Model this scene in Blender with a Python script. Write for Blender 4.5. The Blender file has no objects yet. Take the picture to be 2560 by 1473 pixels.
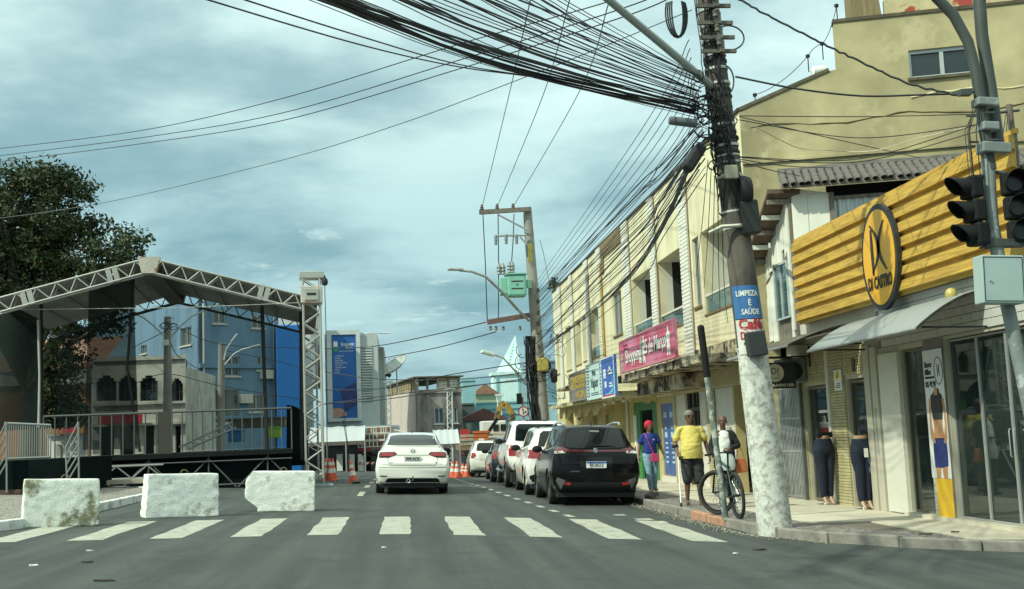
import bpy,bmesh,math,random
from mathutils import Vector,Matrix,Euler
from mathutils.bvhtree import BVHTree
R = random.Random(7)
scn = bpy.context.scene
C = scn.collection
rad = math.radians
S = 0.04                      # cross fall of the street
TILT = math.atan(S)

# ---------------------------------------------------------------- camera
FPX,CXP,CYP,HZ,VPX = 2900.0,1280.0,736.5,1098.0,1005.0
pitch = math.atan((HZ - CYP) / FPX)
yaw = math.atan((CXP - VPX) / FPX * math.cos(pitch))
camrot = (Matrix.Rotation(TILT,3,'Y') @ Matrix.Rotation(-yaw,3,'Z') @ Matrix.Rotation(math.pi / 2 + pitch,3,'X'))
CAM = Matrix.Rotation(TILT,3,'Y') @ Vector((0,0,1.3))
cd = bpy.data.cameras.new('camera')
cam = bpy.data.objects.new('camera',cd)
C.objects.link(cam)
cam.matrix_world = Matrix.Translation(CAM) @ camrot.to_4x4()
cd.sensor_width = 36.0
cd.lens = 36.0 * FPX / 2560.0
cd.clip_start = 0.1
cd.clip_end = 3000
scn.camera = cam

# ---------------------------------------------------------------- world, sun, exposure
SUN_AZ = Vector((0.87,0.49)).normalized()      # direction the light travels
SUN_EL = rad(43)
world = bpy.data.worlds.new('World')
scn.world = world
world.use_nodes = True
wn,wl = world.node_tree.nodes,world.node_tree.links
wn.clear()
wo = wn.new('ShaderNodeOutputWorld')
bg = wn.new('ShaderNodeBackground')
bg.inputs['Strength'].default_value = 0.1
sky = wn.new('ShaderNodeTexSky')
sky.sky_type = 'NISHITA'
sky.sun_disc = False
sky.sun_elevation = SUN_EL
sky.sun_rotation = math.atan2(-SUN_AZ.x,-SUN_AZ.y)
sky.air_density = 1.2
sky.dust_density = 2.0
sky.ozone_density = 1.5
tc = wn.new('ShaderNodeTexCoord')
# cloud deck: the view direction projected on a flat layer, so clouds flatten towards the horizon
sep = wn.new('ShaderNodeSeparateXYZ');wl.new(tc.outputs['Generated'],sep.inputs[0])
def wmath(op,a,b=None,clamp=False):
    n = wn.new('ShaderNodeMath');n.operation = op;n.use_clamp = clamp
    for i,v in enumerate((a,b)):
        if v is None: continue
        if isinstance(v,(int,float)): n.inputs[i].default_value = v
        else: wl.new(v,n.inputs[i])
    return n.outputs[0]
zz = wmath('ADD',wmath('MAXIMUM',sep.outputs['Z'],0.0),0.16)
cu = wmath('DIVIDE',sep.outputs['X'],zz);cv = wmath('DIVIDE',sep.outputs['Y'],zz)
cmb = wn.new('ShaderNodeCombineXYZ');wl.new(cu,cmb.inputs[0]);wl.new(cv,cmb.inputs[1])
def wnoise(scale,detail,rough,off,dist=0.0):
    mp = wn.new('ShaderNodeMapping');mp.inputs['Location'].default_value = off
    mp.inputs['Scale'].default_value = (1.0,1.0,1.0)
    wl.new(cmb.outputs[0],mp.inputs[0])
    n = wn.new('ShaderNodeTexNoise');n.inputs['Scale'].default_value = scale
    n.inputs['Detail'].default_value = detail;n.inputs['Roughness'].default_value = rough
    n.inputs['Distortion'].default_value = dist
    wl.new(mp.outputs[0],n.inputs['Vector'])
    return n.outputs['Fac']
def wramp(src,stops):
    r = wn.new('ShaderNodeValToRGB');r.color_ramp.interpolation = 'EASE'
    while len(r.color_ramp.elements) < len(stops): r.color_ramp.elements.new(0.5)
    for e,(p,c) in zip(r.color_ramp.elements,stops): e.position = p;e.color = c if len(c) == 4 else (*c,1)
    wl.new(src,r.inputs[0]);return r.outputs[0]
def wmix(fac,a,b):
    m = wn.new('ShaderNodeMix');m.data_type = 'RGBA'
    wl.new(fac,m.inputs[0])
    for i,v in ((6,a),(7,b)):
        if isinstance(v,tuple): m.inputs[i].default_value = (*v,1)
        else: wl.new(v,m.inputs[i])
    return m.outputs[2]
elev = wmath('MAXIMUM',sep.outputs['Z'],0.0)
def tall(stops):            # colours by height above the horizon (whiter overhead, as under thin overcast)
    sc = wn.new('ShaderNodeVectorMath');sc.operation = 'SCALE';sc.inputs['Scale'].default_value = 16.0
    wl.new(wramp(elev,[(p,tuple(v / 1.6 for v in c)) for p,c in stops]),sc.inputs[0]);return sc.outputs[0]
light = tall([(0.0,(.31,.47,.49)),(.16,(.40,.60,.61)),(.36,(.66,.86,.83)),(1.0,(1.42,1.62,1.46))])
dark = tall([(0.0,(.175,.325,.37)),(.16,(.18,.33,.375)),(.36,(.27,.43,.46)),(1.0,(.94,1.14,1.04))])
tone = wramp(wnoise(1.15,6,0.54,(7.2,2.6,1),0.12),[(0.36,(0,0,0)),(0.62,(1,1,1))])
cloud = wmix(tone,dark,light)
# small bright puffs low over the roofs, thin veil of blue in the gaps
puff = wramp(wnoise(3.4,6,0.58,(1.3,5.5,2),0.15),[(0.58,(0,0,0)),(0.70,(.85,.85,.85))])
gap = wramp(wnoise(.6,4,0.5,(3.1,0.4,0),0.2),[(0.30,(.55,.55,.55)),(0.46,(0,0,0))])
skyc = wn.new('ShaderNodeMix');skyc.data_type = 'RGBA';skyc.blend_type = 'MULTIPLY';skyc.inputs[0].default_value = 1.0
wl.new(sky.outputs[0],skyc.inputs[6]);skyc.inputs[7].default_value = (0.62,0.95,0.84,1)
c1 = wmix(gap,cloud,skyc.outputs[2])
lowm = wramp(elev,[(0.05,(0,0,0)),(.11,(1,1,1)),(.17,(1,1,1)),(.24,(0,0,0))])
pm = wn.new('ShaderNodeMix');pm.data_type = 'RGBA';pm.blend_type = 'MULTIPLY';pm.inputs[0].default_value = 1.0;wl.new(puff,pm.inputs[6]);wl.new(lowm,pm.inputs[7])
c2 = wmix(pm.outputs[2],c1,(4.6,6.3,6.2))
wl.new(c2,bg.inputs['Color'])
wl.new(bg.outputs[0],wo.inputs[0])
sd = bpy.data.lights.new('sun','SUN')
sd.energy = 3.0
sd.angle = rad(0.8)
sd.color = (0.95,0.985,0.80)
sun = bpy.data.objects.new('sun',sd)
C.objects.link(sun)
sdir = Vector((SUN_AZ.x * math.cos(SUN_EL),SUN_AZ.y * math.cos(SUN_EL),-math.sin(SUN_EL)))
sun.rotation_euler = sdir.to_track_quat('-Z','Y').to_euler()
sun.location = (-20,-10,30)
vs = scn.view_settings
vs.view_transform = 'Standard'
vs.look = 'None'
vs.exposure = 0.42
vs.gamma = 1.0
scn.cycles.max_bounces = 6
scn.cycles.transparent_max_bounces = 12
scn.cycles.use_denoising = True

# ---------------------------------------------------------------- placing helpers
def G(x,y=0.0):
    """height of the street surface"""
    return -S * x - 0.014 * max(0.0,min(y,150.0) - 32.0)
def gp(x,y,h=0.0):
    return Vector((x,y,G(x,y) + h))
def _ray(px,py):
    return camrot @ Vector(((px - CXP) / FPX,-(py - CYP) / FPX,-1.0))
def aY(px,py,Y):
    d = _ray(px,py);return CAM + d * ((Y - CAM.y) / d.y)
def aX(px,py,X):
    d = _ray(px,py);return CAM + d * ((X - CAM.x) / d.x)

# ---------------------------------------------------------------- materials
MATS = {}
def M(name,col=(0.5,0.5,0.5),rough=0.6,metal=0.0,var=0.12,scale=3.0,bump=0.0,bscale=40.0,spec=0.5,
      dirt=None,dscale=1.2,dthr=(0.52,0.68),coat=0.0,emit=None,estr=0.0,alpha=None,trans=0.0,stretch=(1,1,1),damt=1.0,wave=None):
    if name in MATS: return MATS[name]
    m = bpy.data.materials.new(name);m.use_nodes = True
    n,l = m.node_tree.nodes,m.node_tree.links
    b = n['Principled BSDF']
    b.inputs['Roughness'].default_value = rough
    b.inputs['Metallic'].default_value = metal
    b.inputs['Specular IOR Level'].default_value = spec
    b.inputs['Coat Weight'].default_value = coat
    b.inputs['Coat Roughness'].default_value = 0.06
    if trans: b.inputs['Transmission Weight'].default_value = trans
    tcn = n.new('ShaderNodeTexCoord')
    mp = n.new('ShaderNodeMapping');mp.inputs['Scale'].default_value = stretch
    l.new(tcn.outputs['Object'],mp.inputs[0])
    def noise(sc,det=4,ro=0.6):
        t = n.new('ShaderNodeTexNoise');t.inputs['Scale'].default_value = sc
        t.inputs['Detail'].default_value = det;t.inputs['Roughness'].default_value = ro
        l.new(mp.outputs[0],t.inputs['Vector']);return t.outputs['Fac']
    def ramp(src,stops):
        r = n.new('ShaderNodeValToRGB')
        while len(r.color_ramp.elements) < len(stops): r.color_ramp.elements.new(0.5)
        for e,(p,c) in zip(r.color_ramp.elements,stops): e.position = p;e.color = (*c[:3],1)
        l.new(src,r.inputs[0]);return r.outputs[0]
    def mix(fac,a,bb,mode='MIX'):
        x = n.new('ShaderNodeMix');x.data_type = 'RGBA';x.blend_type = mode
        if isinstance(fac,float): x.inputs[0].default_value = fac
        else: l.new(fac,x.inputs[0])
        for i,v in ((6,a),(7,bb)):
            if isinstance(v,tuple): x.inputs[i].default_value = (*v[:3],1)
            else: l.new(v,x.inputs[i])
        return x.outputs[2]
    cur = None
    if var > 0:
        lo = tuple(max(0,c * (1 - var)) for c in col);hi = tuple(min(1,c * (1 + var)) for c in col)
        cur = ramp(noise(scale),[(0.3,lo),(0.7,hi)])
    if dirt:
        f = ramp(noise(dscale,8,0.68),[(dthr[0],(0,0,0)),(dthr[1],(damt,damt,damt))])
        cur = mix(f,cur if cur is not None else col,dirt)
    if cur is not None: l.new(cur,b.inputs['Base Color'])
    else: b.inputs['Base Color'].default_value = (*col,1)
    if bump > 0:
        bp = n.new('ShaderNodeBump');bp.inputs['Strength'].default_value = bump;bp.inputs['Distance'].default_value = 0.02
        l.new(noise(bscale,5,0.65),bp.inputs['Height']);l.new(bp.outputs[0],b.inputs['Normal'])
    if emit:
        b.inputs['Emission Color'].default_value = (*emit,1);b.inputs['Emission Strength'].default_value = estr
    if alpha is not None: b.inputs['Alpha'].default_value = alpha
    MATS[name] = m
    return m
def paint(name,col,rough=0.22,coat=1.0,dirt=None,dthr=(0.55,0.75),metal=0.0):
    return M(name,col,rough=0.35,coat=coat,var=0.03,scale=1.5,dirt=dirt,dthr=dthr,dscale=1.6,metal=metal)
def glass(name,tint=(0.02,0.03,0.03),rough=0.03,see=0.0):
    """window pane: mirror-like front; see = share of what lies behind that shows through"""
    if name in MATS: return MATS[name]
    m = bpy.data.materials.new(name);m.use_nodes = True
    n,l = m.node_tree.nodes,m.node_tree.links
    b = n['Principled BSDF'];b.inputs['Base Color'].default_value = (*tint,1)
    b.inputs['Roughness'].default_value = rough;b.inputs['Specular IOR Level'].default_value = 0.8
    b.inputs['Coat Weight'].default_value = 0.6;b.inputs['Coat Roughness'].default_value = 0.02
    if see > 0:
        t = n.new('ShaderNodeBsdfTransparent');t.inputs[0].default_value = (0.82,0.9,0.87,1)
        mx = n.new('ShaderNodeMixShader');mx.inputs[0].default_value = see
        l.new(b.outputs[0],mx.inputs[1]);l.new(t.outputs[0],mx.inputs[2])
        l.new(mx.outputs[0],n['Material Output'].inputs[0])
    MATS[name] = m
    return m

# ---------------------------------------------------------------- mesh helpers
MW = {}          # world matrix of every root / part
def thing(name,label,cat,group=None,loc=(0,0,0),rot=None,kind=None):
    o = bpy.data.objects.new(name,None);C.objects.link(o)
    o.empty_display_size = 0.2
    m = Matrix.Translation(Vector(loc)) @ (rot.to_4x4() if rot is not None else Matrix.Identity(4))
    o.matrix_world = m;MW[o.name] = m
    tag(o,label,cat,group,kind)
    return o
def tag(o,label=None,cat=None,group=None,kind=None):
    if label: o['label'] = label
    if cat: o['category'] = cat
    if group: o['group'] = group
    if kind: o['kind'] = kind
    return o
def link_mesh(name,me,mat,parent=None,world=True,smooth=None,bevel=0.0):
    o = bpy.data.objects.new(name,me);C.objects.link(o)
    if mat is not None and not me.materials:
        for mm in (mat if isinstance(mat,(list,tuple)) else [mat]): me.materials.append(mm)
    if parent is not None:
        m = MW[parent.name]
        if world: me.transform(m.inverted())
        o.parent = parent;MW[o.name] = m
    else: MW[o.name] = Matrix.Identity(4)
    if smooth is not None:
        me.polygons.foreach_set('use_smooth',[True] * len(me.polygons))
        me.set_sharp_from_angle(angle=rad(smooth))
    if bevel > 0:
        b = o.modifiers.new('bevel','BEVEL');b.width = bevel;b.segments = 2;b.limit_method = 'ANGLE';b.angle_limit = rad(40)
    return o
def frame_of(d):
    d = d.normalized();up = Vector((0,0,1)) if abs(d.z) < 0.95 else Vector((0,1,0))
    a = d.cross(up).normalized();return a,d.cross(a).normalized()
class MB:
    def __init__(self,T=None): self.v = [];self.f = [];self.mi = [];self.T = T;self.m = 0
    def add(self,vs,fs):
        k = len(self.v)
        for p in vs:
            p = Vector(p)
            if self.T is not None: p = self.T(p) if callable(self.T) else self.T @ p
            self.v.append(p)
        for f in fs: self.f.append(tuple(i + k for i in f));self.mi.append(self.m)
        return self
    def box(self,x0,x1,y0,y1,z0,z1):
        return self.add([(x,y,z) for z in (z0,z1) for y in (y0,y1) for x in (x0,x1)],
                        [(0,2,3,1),(4,5,7,6),(0,1,5,4),(2,6,7,3),(0,4,6,2),(1,3,7,5)])
    def cbox(self,c,sx,sy,sz,rot=None):
        c = Vector(c);vs = []
        for z in (-sz / 2,sz / 2):
            for y in (-sy / 2,sy / 2):
                for x in (-sx / 2,sx / 2):
                    p = Vector((x,y,z));vs.append(c + (rot @ p if rot is not None else p))
        return self.add(vs,[(0,2,3,1),(4,5,7,6),(0,1,5,4),(2,6,7,3),(0,4,6,2),(1,3,7,5)])
    def quad(self,a,b,c,d): return self.add([a,b,c,d],[(0,1,2,3)])
    def beam(self,p,q,w,h=None):
        """square bar from p to q"""
        p,q = Vector(p),Vector(q);a,b = frame_of(q - p);h = h or w
        o = [(a * sx * w / 2 + b * sy * h / 2) for sx,sy in ((-1,-1),(1,-1),(1,1),(-1,1))]
        return self.add([p + x for x in o] + [q + x for x in o],[(3,2,1,0),(4,5,6,7),(0,1,5,4),(1,2,6,5),(2,3,7,6),(3,0,4,7)])
    def tube(self,pts,r,n=8,cap=True,closed=False):
        pts = [Vector(p) for p in pts];N = len(pts)
        rs = r if isinstance(r,(list,tuple)) else [r] * N
        vs = [];a = None
        for i,p in enumerate(pts):
            if closed: d = pts[(i + 1) % N] - pts[i - 1]
            else: d = pts[min(i + 1,N - 1)] - pts[max(i - 1,0)]
            if d.length < 1e-9: d = Vector((0,0,1))
            d.normalize()
            if a is None: a,b = frame_of(d)
            else:
                a = (a - d * a.dot(d))
                if a.length < 1e-6: a,b = frame_of(d)
                a.normalize();b = d.cross(a)
            for k in range(n):
                t = 2 * math.pi * k / n
                vs.append(p + (a * math.cos(t) + b * math.sin(t)) * rs[i])
        fs = []
        for i in range(N if closed else N - 1):
            j = (i + 1) % N
            for k in range(n):
                k2 = (k + 1) % n
                fs.append((i * n + k,i * n + k2,j * n + k2,j * n + k))
        if cap and not closed: fs.append(tuple(range(n))[::-1]);fs.append(tuple((N - 1) * n + k for k in range(n)))
        return self.add(vs,fs)
    def lathe(self,prof,c=(0,0,0),axis='Z',n=24,cap=False):
        """prof: list of (r, h) along the axis"""
        c = Vector(c);vs = []
        for r_,h in prof:
            for k in range(n):
                t = 2 * math.pi * k / n;x,y = r_ * math.cos(t),r_ * math.sin(t)
                vs.append(c + {'Z': Vector((x,y,h)),'X': Vector((h,x,y)),'Y': Vector((x,h,y))}[axis])
        fs = []
        for i in range(len(prof) - 1):
            for k in range(n):
                k2 = (k + 1) % n;fs.append((i * n + k,i * n + k2,(i + 1) * n + k2,(i + 1) * n + k))
        if cap: fs.append(tuple(range(n))[::-1]);fs.append(tuple((len(prof) - 1) * n + k for k in range(n)))
        return self.add(vs,fs)
    def prism(self,poly,fn0,fn1):
        """poly of 2-d points, fn0 / fn1 turn them into the two end faces"""
        n = len(poly)
        vs = [fn0(*p) for p in poly] + [fn1(*p) for p in poly]
        fs = [tuple(range(n)),tuple(range(2 * n - 1,n - 1,-1))] + [(i,i + n,(i + 1) % n + n,(i + 1) % n) for i in range(n)]
        return self.add(vs,fs)
    def grid(self,fn,nu,nv):
        vs = [fn(i / nu,j / nv) for j in range(nv + 1) for i in range(nu + 1)]
        fs = [(j * (nu + 1) + i,j * (nu + 1) + i + 1,(j + 1) * (nu + 1) + i + 1,(j + 1) * (nu + 1) + i) for j in range(nv) for i in range(nu)]
        return self.add(vs,fs)
    def mesh(self,name):
        me = bpy.data.meshes.new(name)
        me.from_pydata([tuple(p) for p in self.v],[],self.f);me.update()
        bm = bmesh.new();bm.from_mesh(me)
        bmesh.ops.recalc_face_normals(bm,faces=bm.faces);bm.to_mesh(me);bm.free()
        if any(self.mi): me.polygons.foreach_set('material_index',self.mi)
        return me
    def build(self,name,mat,parent=None,world=True,smooth=None,bevel=0.0):
        return link_mesh(name,self.mesh(name),mat,parent,world,smooth,bevel)
def clone(o,parent=None):
    """a copy of a thing with copies of its parts and sub-parts"""
    c = o.copy();C.objects.link(c)
    MW[c.name] = MW[o.name]
    if parent is not None: c.parent = parent;c.matrix_parent_inverse = Matrix.Identity(4)
    for ch in KIDS(o): clone(ch,c)
    return c
def KIDS(o): return [x for x in C.objects if x.parent == o]
def place(o,loc,rot=None):
    m = Matrix.Translation(Vector(loc)) @ (rot.to_4x4() if rot is not None else Matrix.Identity(4))
    o.matrix_world = m;MW[o.name] = m
def tilted(yaw_=0.0):
    """orientation of something that stands on the sloping street"""
    return Matrix.Rotation(TILT,3,'Y') @ Matrix.Rotation(yaw_,3,'Z')
def text(s,size,T,mat,parent,name='lettering',depth=0.004,world=True,sx=1.0,bold=0.0,align='CENTER',shear=0.0):
    """flat lettering; T maps text plane (x right, y up, z out) to space"""
    cu_ = bpy.data.curves.new('t','FONT');cu_.body = s;cu_.size = size;cu_.align_x = align;cu_.align_y = 'CENTER'
    cu_.extrude = depth;cu_.offset = bold;cu_.resolution_u = 2;cu_.shear = shear
    ob = bpy.data.objects.new('t',cu_)
    me = bpy.data.meshes.new_from_object(ob)
    bpy.data.objects.remove(ob);bpy.data.curves.remove(cu_)
    for v in me.vertices: v.co.x *= sx
    me.transform(T);me.name = name
    return link_mesh(name,me,mat,parent,world)
def T_negX(x,y,z):
    """plane facing -X (street side of the right-hand buildings): text runs towards -Y"""
    return Matrix(((0,0,-1,x),(-1,0,0,y),(0,1,0,z),(0,0,0,1)))
def T_negY(x,y,z):
    return Matrix(((1,0,0,x),(0,0,-1,y),(0,1,0,z),(0,0,0,1)))
def wall(mb,u0,u1,v0,v1,holes,w0,w1,fn,back=False):
    """wall with openings; fn(u, v, w) -> point; holes: (u0,u1,v0,v1)"""
    us = sorted({u0,u1,*[h[0] for h in holes],*[h[1] for h in holes]});us = [u for u in us if u0 <= u <= u1]
    vs_ = sorted({v0,v1,*[h[2] for h in holes],*[h[3] for h in holes]});vs_ = [v for v in vs_ if v0 <= v <= v1]
    solid = {}
    for i in range(len(us) - 1):
        for j in range(len(vs_) - 1):
            a,b = (us[i] + us[i + 1]) / 2,(vs_[j] + vs_[j + 1]) / 2
            solid[i,j] = not any(h[0] < a < h[1] and h[2] < b < h[3] for h in holes)
    for (i,j),s_ in solid.items():
        if not s_: continue
        a,b,c,d = us[i],us[i + 1],vs_[j],vs_[j + 1]
        mb.quad(fn(a,c,w0),fn(b,c,w0),fn(b,d,w0),fn(a,d,w0))
        if back: mb.quad(fn(a,c,w1),fn(a,d,w1),fn(b,d,w1),fn(b,c,w1))
        for di,dj,e in ((-1,0,(a,c,a,d)),(1,0,(b,c,b,d)),(0,-1,(a,c,b,c)),(0,1,(a,d,b,d))):
            if not solid.get((i + di,j + dj),False):
                mb.quad(fn(e[0],e[1],w0),fn(e[2],e[3],w0),fn(e[2],e[3],w1),fn(e[0],e[1],w1))
def fX(x): return lambda u,v,w: Vector((x + w,u,v))       # facade facing -X, u = Y
def fY(y): return lambda u,v,w: Vector((u,y + w,v))       # facade facing -Y, u = X
def bezier(p0,p1,p2,n=12):
    p0,p1,p2 = Vector(p0),Vector(p1),Vector(p2)
    return [(p0 * (1 - t) ** 2 + p1 * 2 * t * (1 - t) + p2 * t * t) for t in [i / n for i in range(n + 1)]]
def sag(p,q,s=0.3,n=16):
    p,q = Vector(p),Vector(q)
    return [p.lerp(q,t) - Vector((0,0,4 * s * t * (1 - t))) for t in [i / n for i in range(n + 1)]]

# common materials
m_black = M('black rubber',(0.012,0.013,0.013),rough=0.7)
m_tyre = M('tyre rubber',(0.02,0.021,0.021),rough=0.85,dirt=(0.10,0.09,0.075),dthr=(0.5,0.9),damt=0.5)
m_chrome = M('chrome',(0.6,0.62,0.62),rough=0.15,metal=1.0,var=0.0)
m_steel = M('galvanised steel',(0.42,0.45,0.45),rough=0.5,metal=0.6,var=0.2,dirt=(0.18,0.17,0.15))
m_conc = M('weathered concrete',(0.30,0.29,0.26),rough=0.92,var=0.25,scale=2.5,bump=0.25,bscale=30,dirt=(0.10,0.095,0.08),dscale=1.5)
m_white = M('white paint',(0.78,0.79,0.74),rough=0.6,var=0.05,dirt=(0.42,0.41,0.34),dthr=(0.55,0.85))
m_wire = M('cable sheath',(0.012,0.014,0.015),rough=0.6,var=0.1)

# ================================================================ ground, road, pavements
def asphalt(name,col):
    m = bpy.data.materials.new(name);m.use_nodes = True
    n,l = m.node_tree.nodes,m.node_tree.links;b = n['Principled BSDF']
    t = n.new('ShaderNodeTexCoord')
    def noise(sc,det,st=(1,1,1)):
        mp = n.new('ShaderNodeMapping');mp.inputs['Scale'].default_value = st;l.new(t.outputs['Object'],mp.inputs[0])
        x = n.new('ShaderNodeTexNoise');x.inputs['Scale'].default_value = sc;x.inputs['Detail'].default_value = det
        x.inputs['Roughness'].default_value = 0.6;l.new(mp.outputs[0],x.inputs['Vector']);return x.outputs['Fac']
    def ramp(src,stops):
        r = n.new('ShaderNodeValToRGB')
        while len(r.color_ramp.elements) < len(stops): r.color_ramp.elements.new(0.5)
        for e,(p,c) in zip(r.color_ramp.elements,stops): e.position = p;e.color = (*c,1)
        l.new(src,r.inputs[0]);return r.outputs[0]
    def mul(a,bb):
        x = n.new('ShaderNodeMix');x.data_type = 'RGBA';x.blend_type = 'MULTIPLY';x.inputs[0].default_value = 1
        l.new(a,x.inputs[6]);l.new(bb,x.inputs[7]);return x.outputs[2]
    c = tuple(col)
    base = ramp(noise(0.35,4),[(0.3,tuple(v * 0.86 for v in c)),(0.7,tuple(v * 1.14 for v in c))])
    streak = ramp(noise(1.0,4,(2.4,0.10,1)),[(0.35,(0.72,0.72,0.72)),(0.65,(1.16,1.16,1.16))])
    grain = ramp(noise(190,2),[(0.3,(0.62,0.62,0.62)),(0.7,(1.35,1.35,1.35))])
    stain = ramp(noise(0.9,7),[(0.30,(0.66,0.66,0.66)),(0.44,(1,1,1)),(0.66,(1,1,1)),(0.8,(1.25,1.25,1.22))])
    vo = n.new('ShaderNodeTexVoronoi');vo.feature = 'DISTANCE_TO_EDGE';vo.inputs['Scale'].default_value = 0.42;wv = n.new('ShaderNodeVectorMath');wv.operation = 'ADD'
    dn = n.new('ShaderNodeTexNoise');dn.inputs['Scale'].default_value = 1.6;dn.inputs['Detail'].default_value = 5;l.new(t.outputs['Object'],dn.inputs['Vector'])
    l.new(t.outputs['Object'],wv.inputs[0]);l.new(dn.outputs['Color'],wv.inputs[1]);l.new(wv.outputs[0],vo.inputs['Vector'])
    crack = ramp(vo.outputs['Distance'],[(0.004,(0.78,0.78,0.78)),(0.012,(1,1,1))])
    l.new(mul(mul(mul(mul(base,streak),grain),stain),crack),b.inputs['Base Color'])
    b.inputs['Roughness'].default_value = 0.86;b.inputs['Specular IOR Level'].default_value = 0.35
    bp = n.new('ShaderNodeBump');bp.inputs['Strength'].default_value = 0.35;bp.inputs['Distance'].default_value = 0.006
    l.new(noise(150,3),bp.inputs['Height']);l.new(bp.outputs[0],b.inputs['Normal'])
    return m
def cobble(name,c1,c2,mortar,sx,sy):
    m = bpy.data.materials.new(name);m.use_nodes = True
    n,l = m.node_tree.nodes,m.node_tree.links;b = n['Principled BSDF']
    t = n.new('ShaderNodeTexCoord');mp = n.new('ShaderNodeMapping');mp.inputs['Scale'].default_value = (sx,sy,1)
    l.new(t.outputs['Object'],mp.inputs[0])
    v = n.new('ShaderNodeTexVoronoi');v.feature = 'DISTANCE_TO_EDGE';v.inputs['Scale'].default_value = 1;v.inputs['Randomness'].default_value = 0.6
    v2 = n.new('ShaderNodeTexVoronoi');v2.inputs['Scale'].default_value = 1;v2.inputs['Randomness'].default_value = 0.6
    l.new(mp.outputs[0],v.inputs['Vector']);l.new(mp.outputs[0],v2.inputs['Vector'])
    r = n.new('ShaderNodeValToRGB');r.color_ramp.elements[0].color = (*c1,1);r.color_ramp.elements[1].color = (*c2,1)
    l.new(v2.outputs['Color'],r.inputs[0])
    e = n.new('ShaderNodeValToRGB');e.color_ramp.elements[0].position = 0.03;e.color_ramp.elements[1].position = 0.12
    l.new(v.outputs['Distance'],e.inputs[0])
    x = n.new('ShaderNodeMix');x.data_type = 'RGBA';x.inputs[6].default_value = (*mortar,1)
    l.new(e.outputs[0],x.inputs[0]);l.new(r.outputs[0],x.inputs[7]);l.new(x.outputs[2],b.inputs['Base Color'])
    b.inputs['Roughness'].default_value = 0.9
    bp = n.new('ShaderNodeBump');bp.inputs['Strength'].default_value = 0.7;bp.inputs['Distance'].default_value = 0.015
    l.new(e.outputs[0],bp.inputs['Height']);l.new(bp.outputs[0],b.inputs['Normal'])
    return m
m_asph = asphalt('asphalt',(0.058,0.067,0.061))
m_cob = cobble('cobble setts',(0.20,0.18,0.15),(0.36,0.33,0.28),(0.09,0.08,0.07),9,9)
m_cobR = cobble('small setts',(0.22,0.20,0.18),(0.34,0.31,0.28),(0.10,0.09,0.08),10,14)
m_slab = M('pale concrete slab',(0.56,0.51,0.40),rough=0.75,var=0.10,scale=1.2,bump=0.08,bscale=60,dirt=(0.30,0.27,0.21),dscale=0.9,dthr=(0.5,0.75))
m_kerbW = M('lime washed kerb stone',(0.72,0.74,0.72),rough=0.9,var=0.12,scale=6,bump=0.3,bscale=25,dirt=(0.32,0.33,0.32),dscale=3,dthr=(0.48,0.62))
m_kerb = M('bare kerb stone',(0.24,0.22,0.19),rough=0.95,var=0.25,scale=5,bump=0.4,bscale=20)
m_kerbR = M('worn red kerb stone',(0.42,0.22,0.14),rough=0.95,var=0.25,scale=5,bump=0.4,bscale=20)
m_line = M('road paint',(0.36,0.365,0.30),rough=0.85,var=0.14,scale=3,bump=0.3,bscale=60,dirt=(0.10,0.105,0.10),dscale=5.5,dthr=(0.55,0.68),damt=0.9)
m_dirt = M('dusty soil',(0.20,0.18,0.14),rough=0.95,var=0.2,scale=0.3)

def sheet(name,xs,ys,h,mat,kind='structure'):
    mb = MB()
    vs = [gp(x,y,h) for y in ys for x in xs];nx = len(xs)
    mb.add(vs,[(j * nx + i,j * nx + i + 1,(j + 1) * nx + i + 1,(j + 1) * nx + i) for j in range(len(ys) - 1) for i in range(nx - 1)])
    o = mb.build(name,mat);o['kind'] = kind;return o
YS = [-40,-10,0,8,14,20,26,32,40,60,100,150,300,900]
ground = sheet('ground',[-600,-60,-20,0,20,60,600],YS,-0.03,m_dirt)
ROAD = sheet('road',[-60,-20,-8,0,8,20,60],[-40,0,8,14,20,26,32,40,60,100,150],0.0,m_asph)

def strip(name,poly,h,mat,parent=None):
    """flat painted / paved polygon of ground points"""
    mb = MB();mb.add([gp(x,y,h) for x,y in poly],[tuple(range(len(poly)))])
    return mb.build(name,mat,parent)
# zebra crossing: ten worn stripes, slightly fanned as painted
def yN(x): return 16.3 - 0.20 * max(0,-x - 1) - 0.33 * max(0,x - 0.2) - 0.02 * x * x * (x > 0)
def yF(x): return 19.95 - 0.24 * max(0,-x - 0.8) - 0.45 * max(0,x - 0.9)
def paint_strip(x0,x1,ya,yb,y0,y1,n=7,j=0.02):
    L_,R_ = [],[]
    for i in range(n + 1):
        t = i / n
        L_.append((x0 + R.uniform(-j,j),ya + (yb - ya) * t));R_.append((x1 + R.uniform(-j,j),y0 + (y1 - y0) * t))
    return L_ + R_[::-1]
for k in range(10):
    x0 = -5.28 + k * 1.0;x1 = x0 + 0.42
    strip('crosswalk_stripe',paint_strip(x0,x1,yN(x0),yF(x0),yN(x1),yF(x1)),0.004,m_line,ROAD)
for k in range(7):       # centre line
    y0 = 27.2 + 4.75 * k
    strip('lane_dash',[(-1.02,y0),(-0.88,y0),(-0.88,y0 + 2.2),(-1.02,y0 + 2.2)],0.004,m_line,ROAD)
for k in range(22):      # parking bay line, bending out at the corner
    y0 = 19.6 + 1.35 * k + (0.02 * k * k)
    xx = lambda y: 2.02 + 0.85 * max(0,(40 - y) / 20.5) ** 1.5
    x0,x1 = xx(y0),xx(y0 + 0.6)
    strip('parking_dash',[(x0 - 0.06,y0),(x0 + 0.06,y0),(x1 + 0.06,y0 + 0.6),(x1 - 0.06,y0 + 0.6)],0.004,m_line,ROAD)
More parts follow.
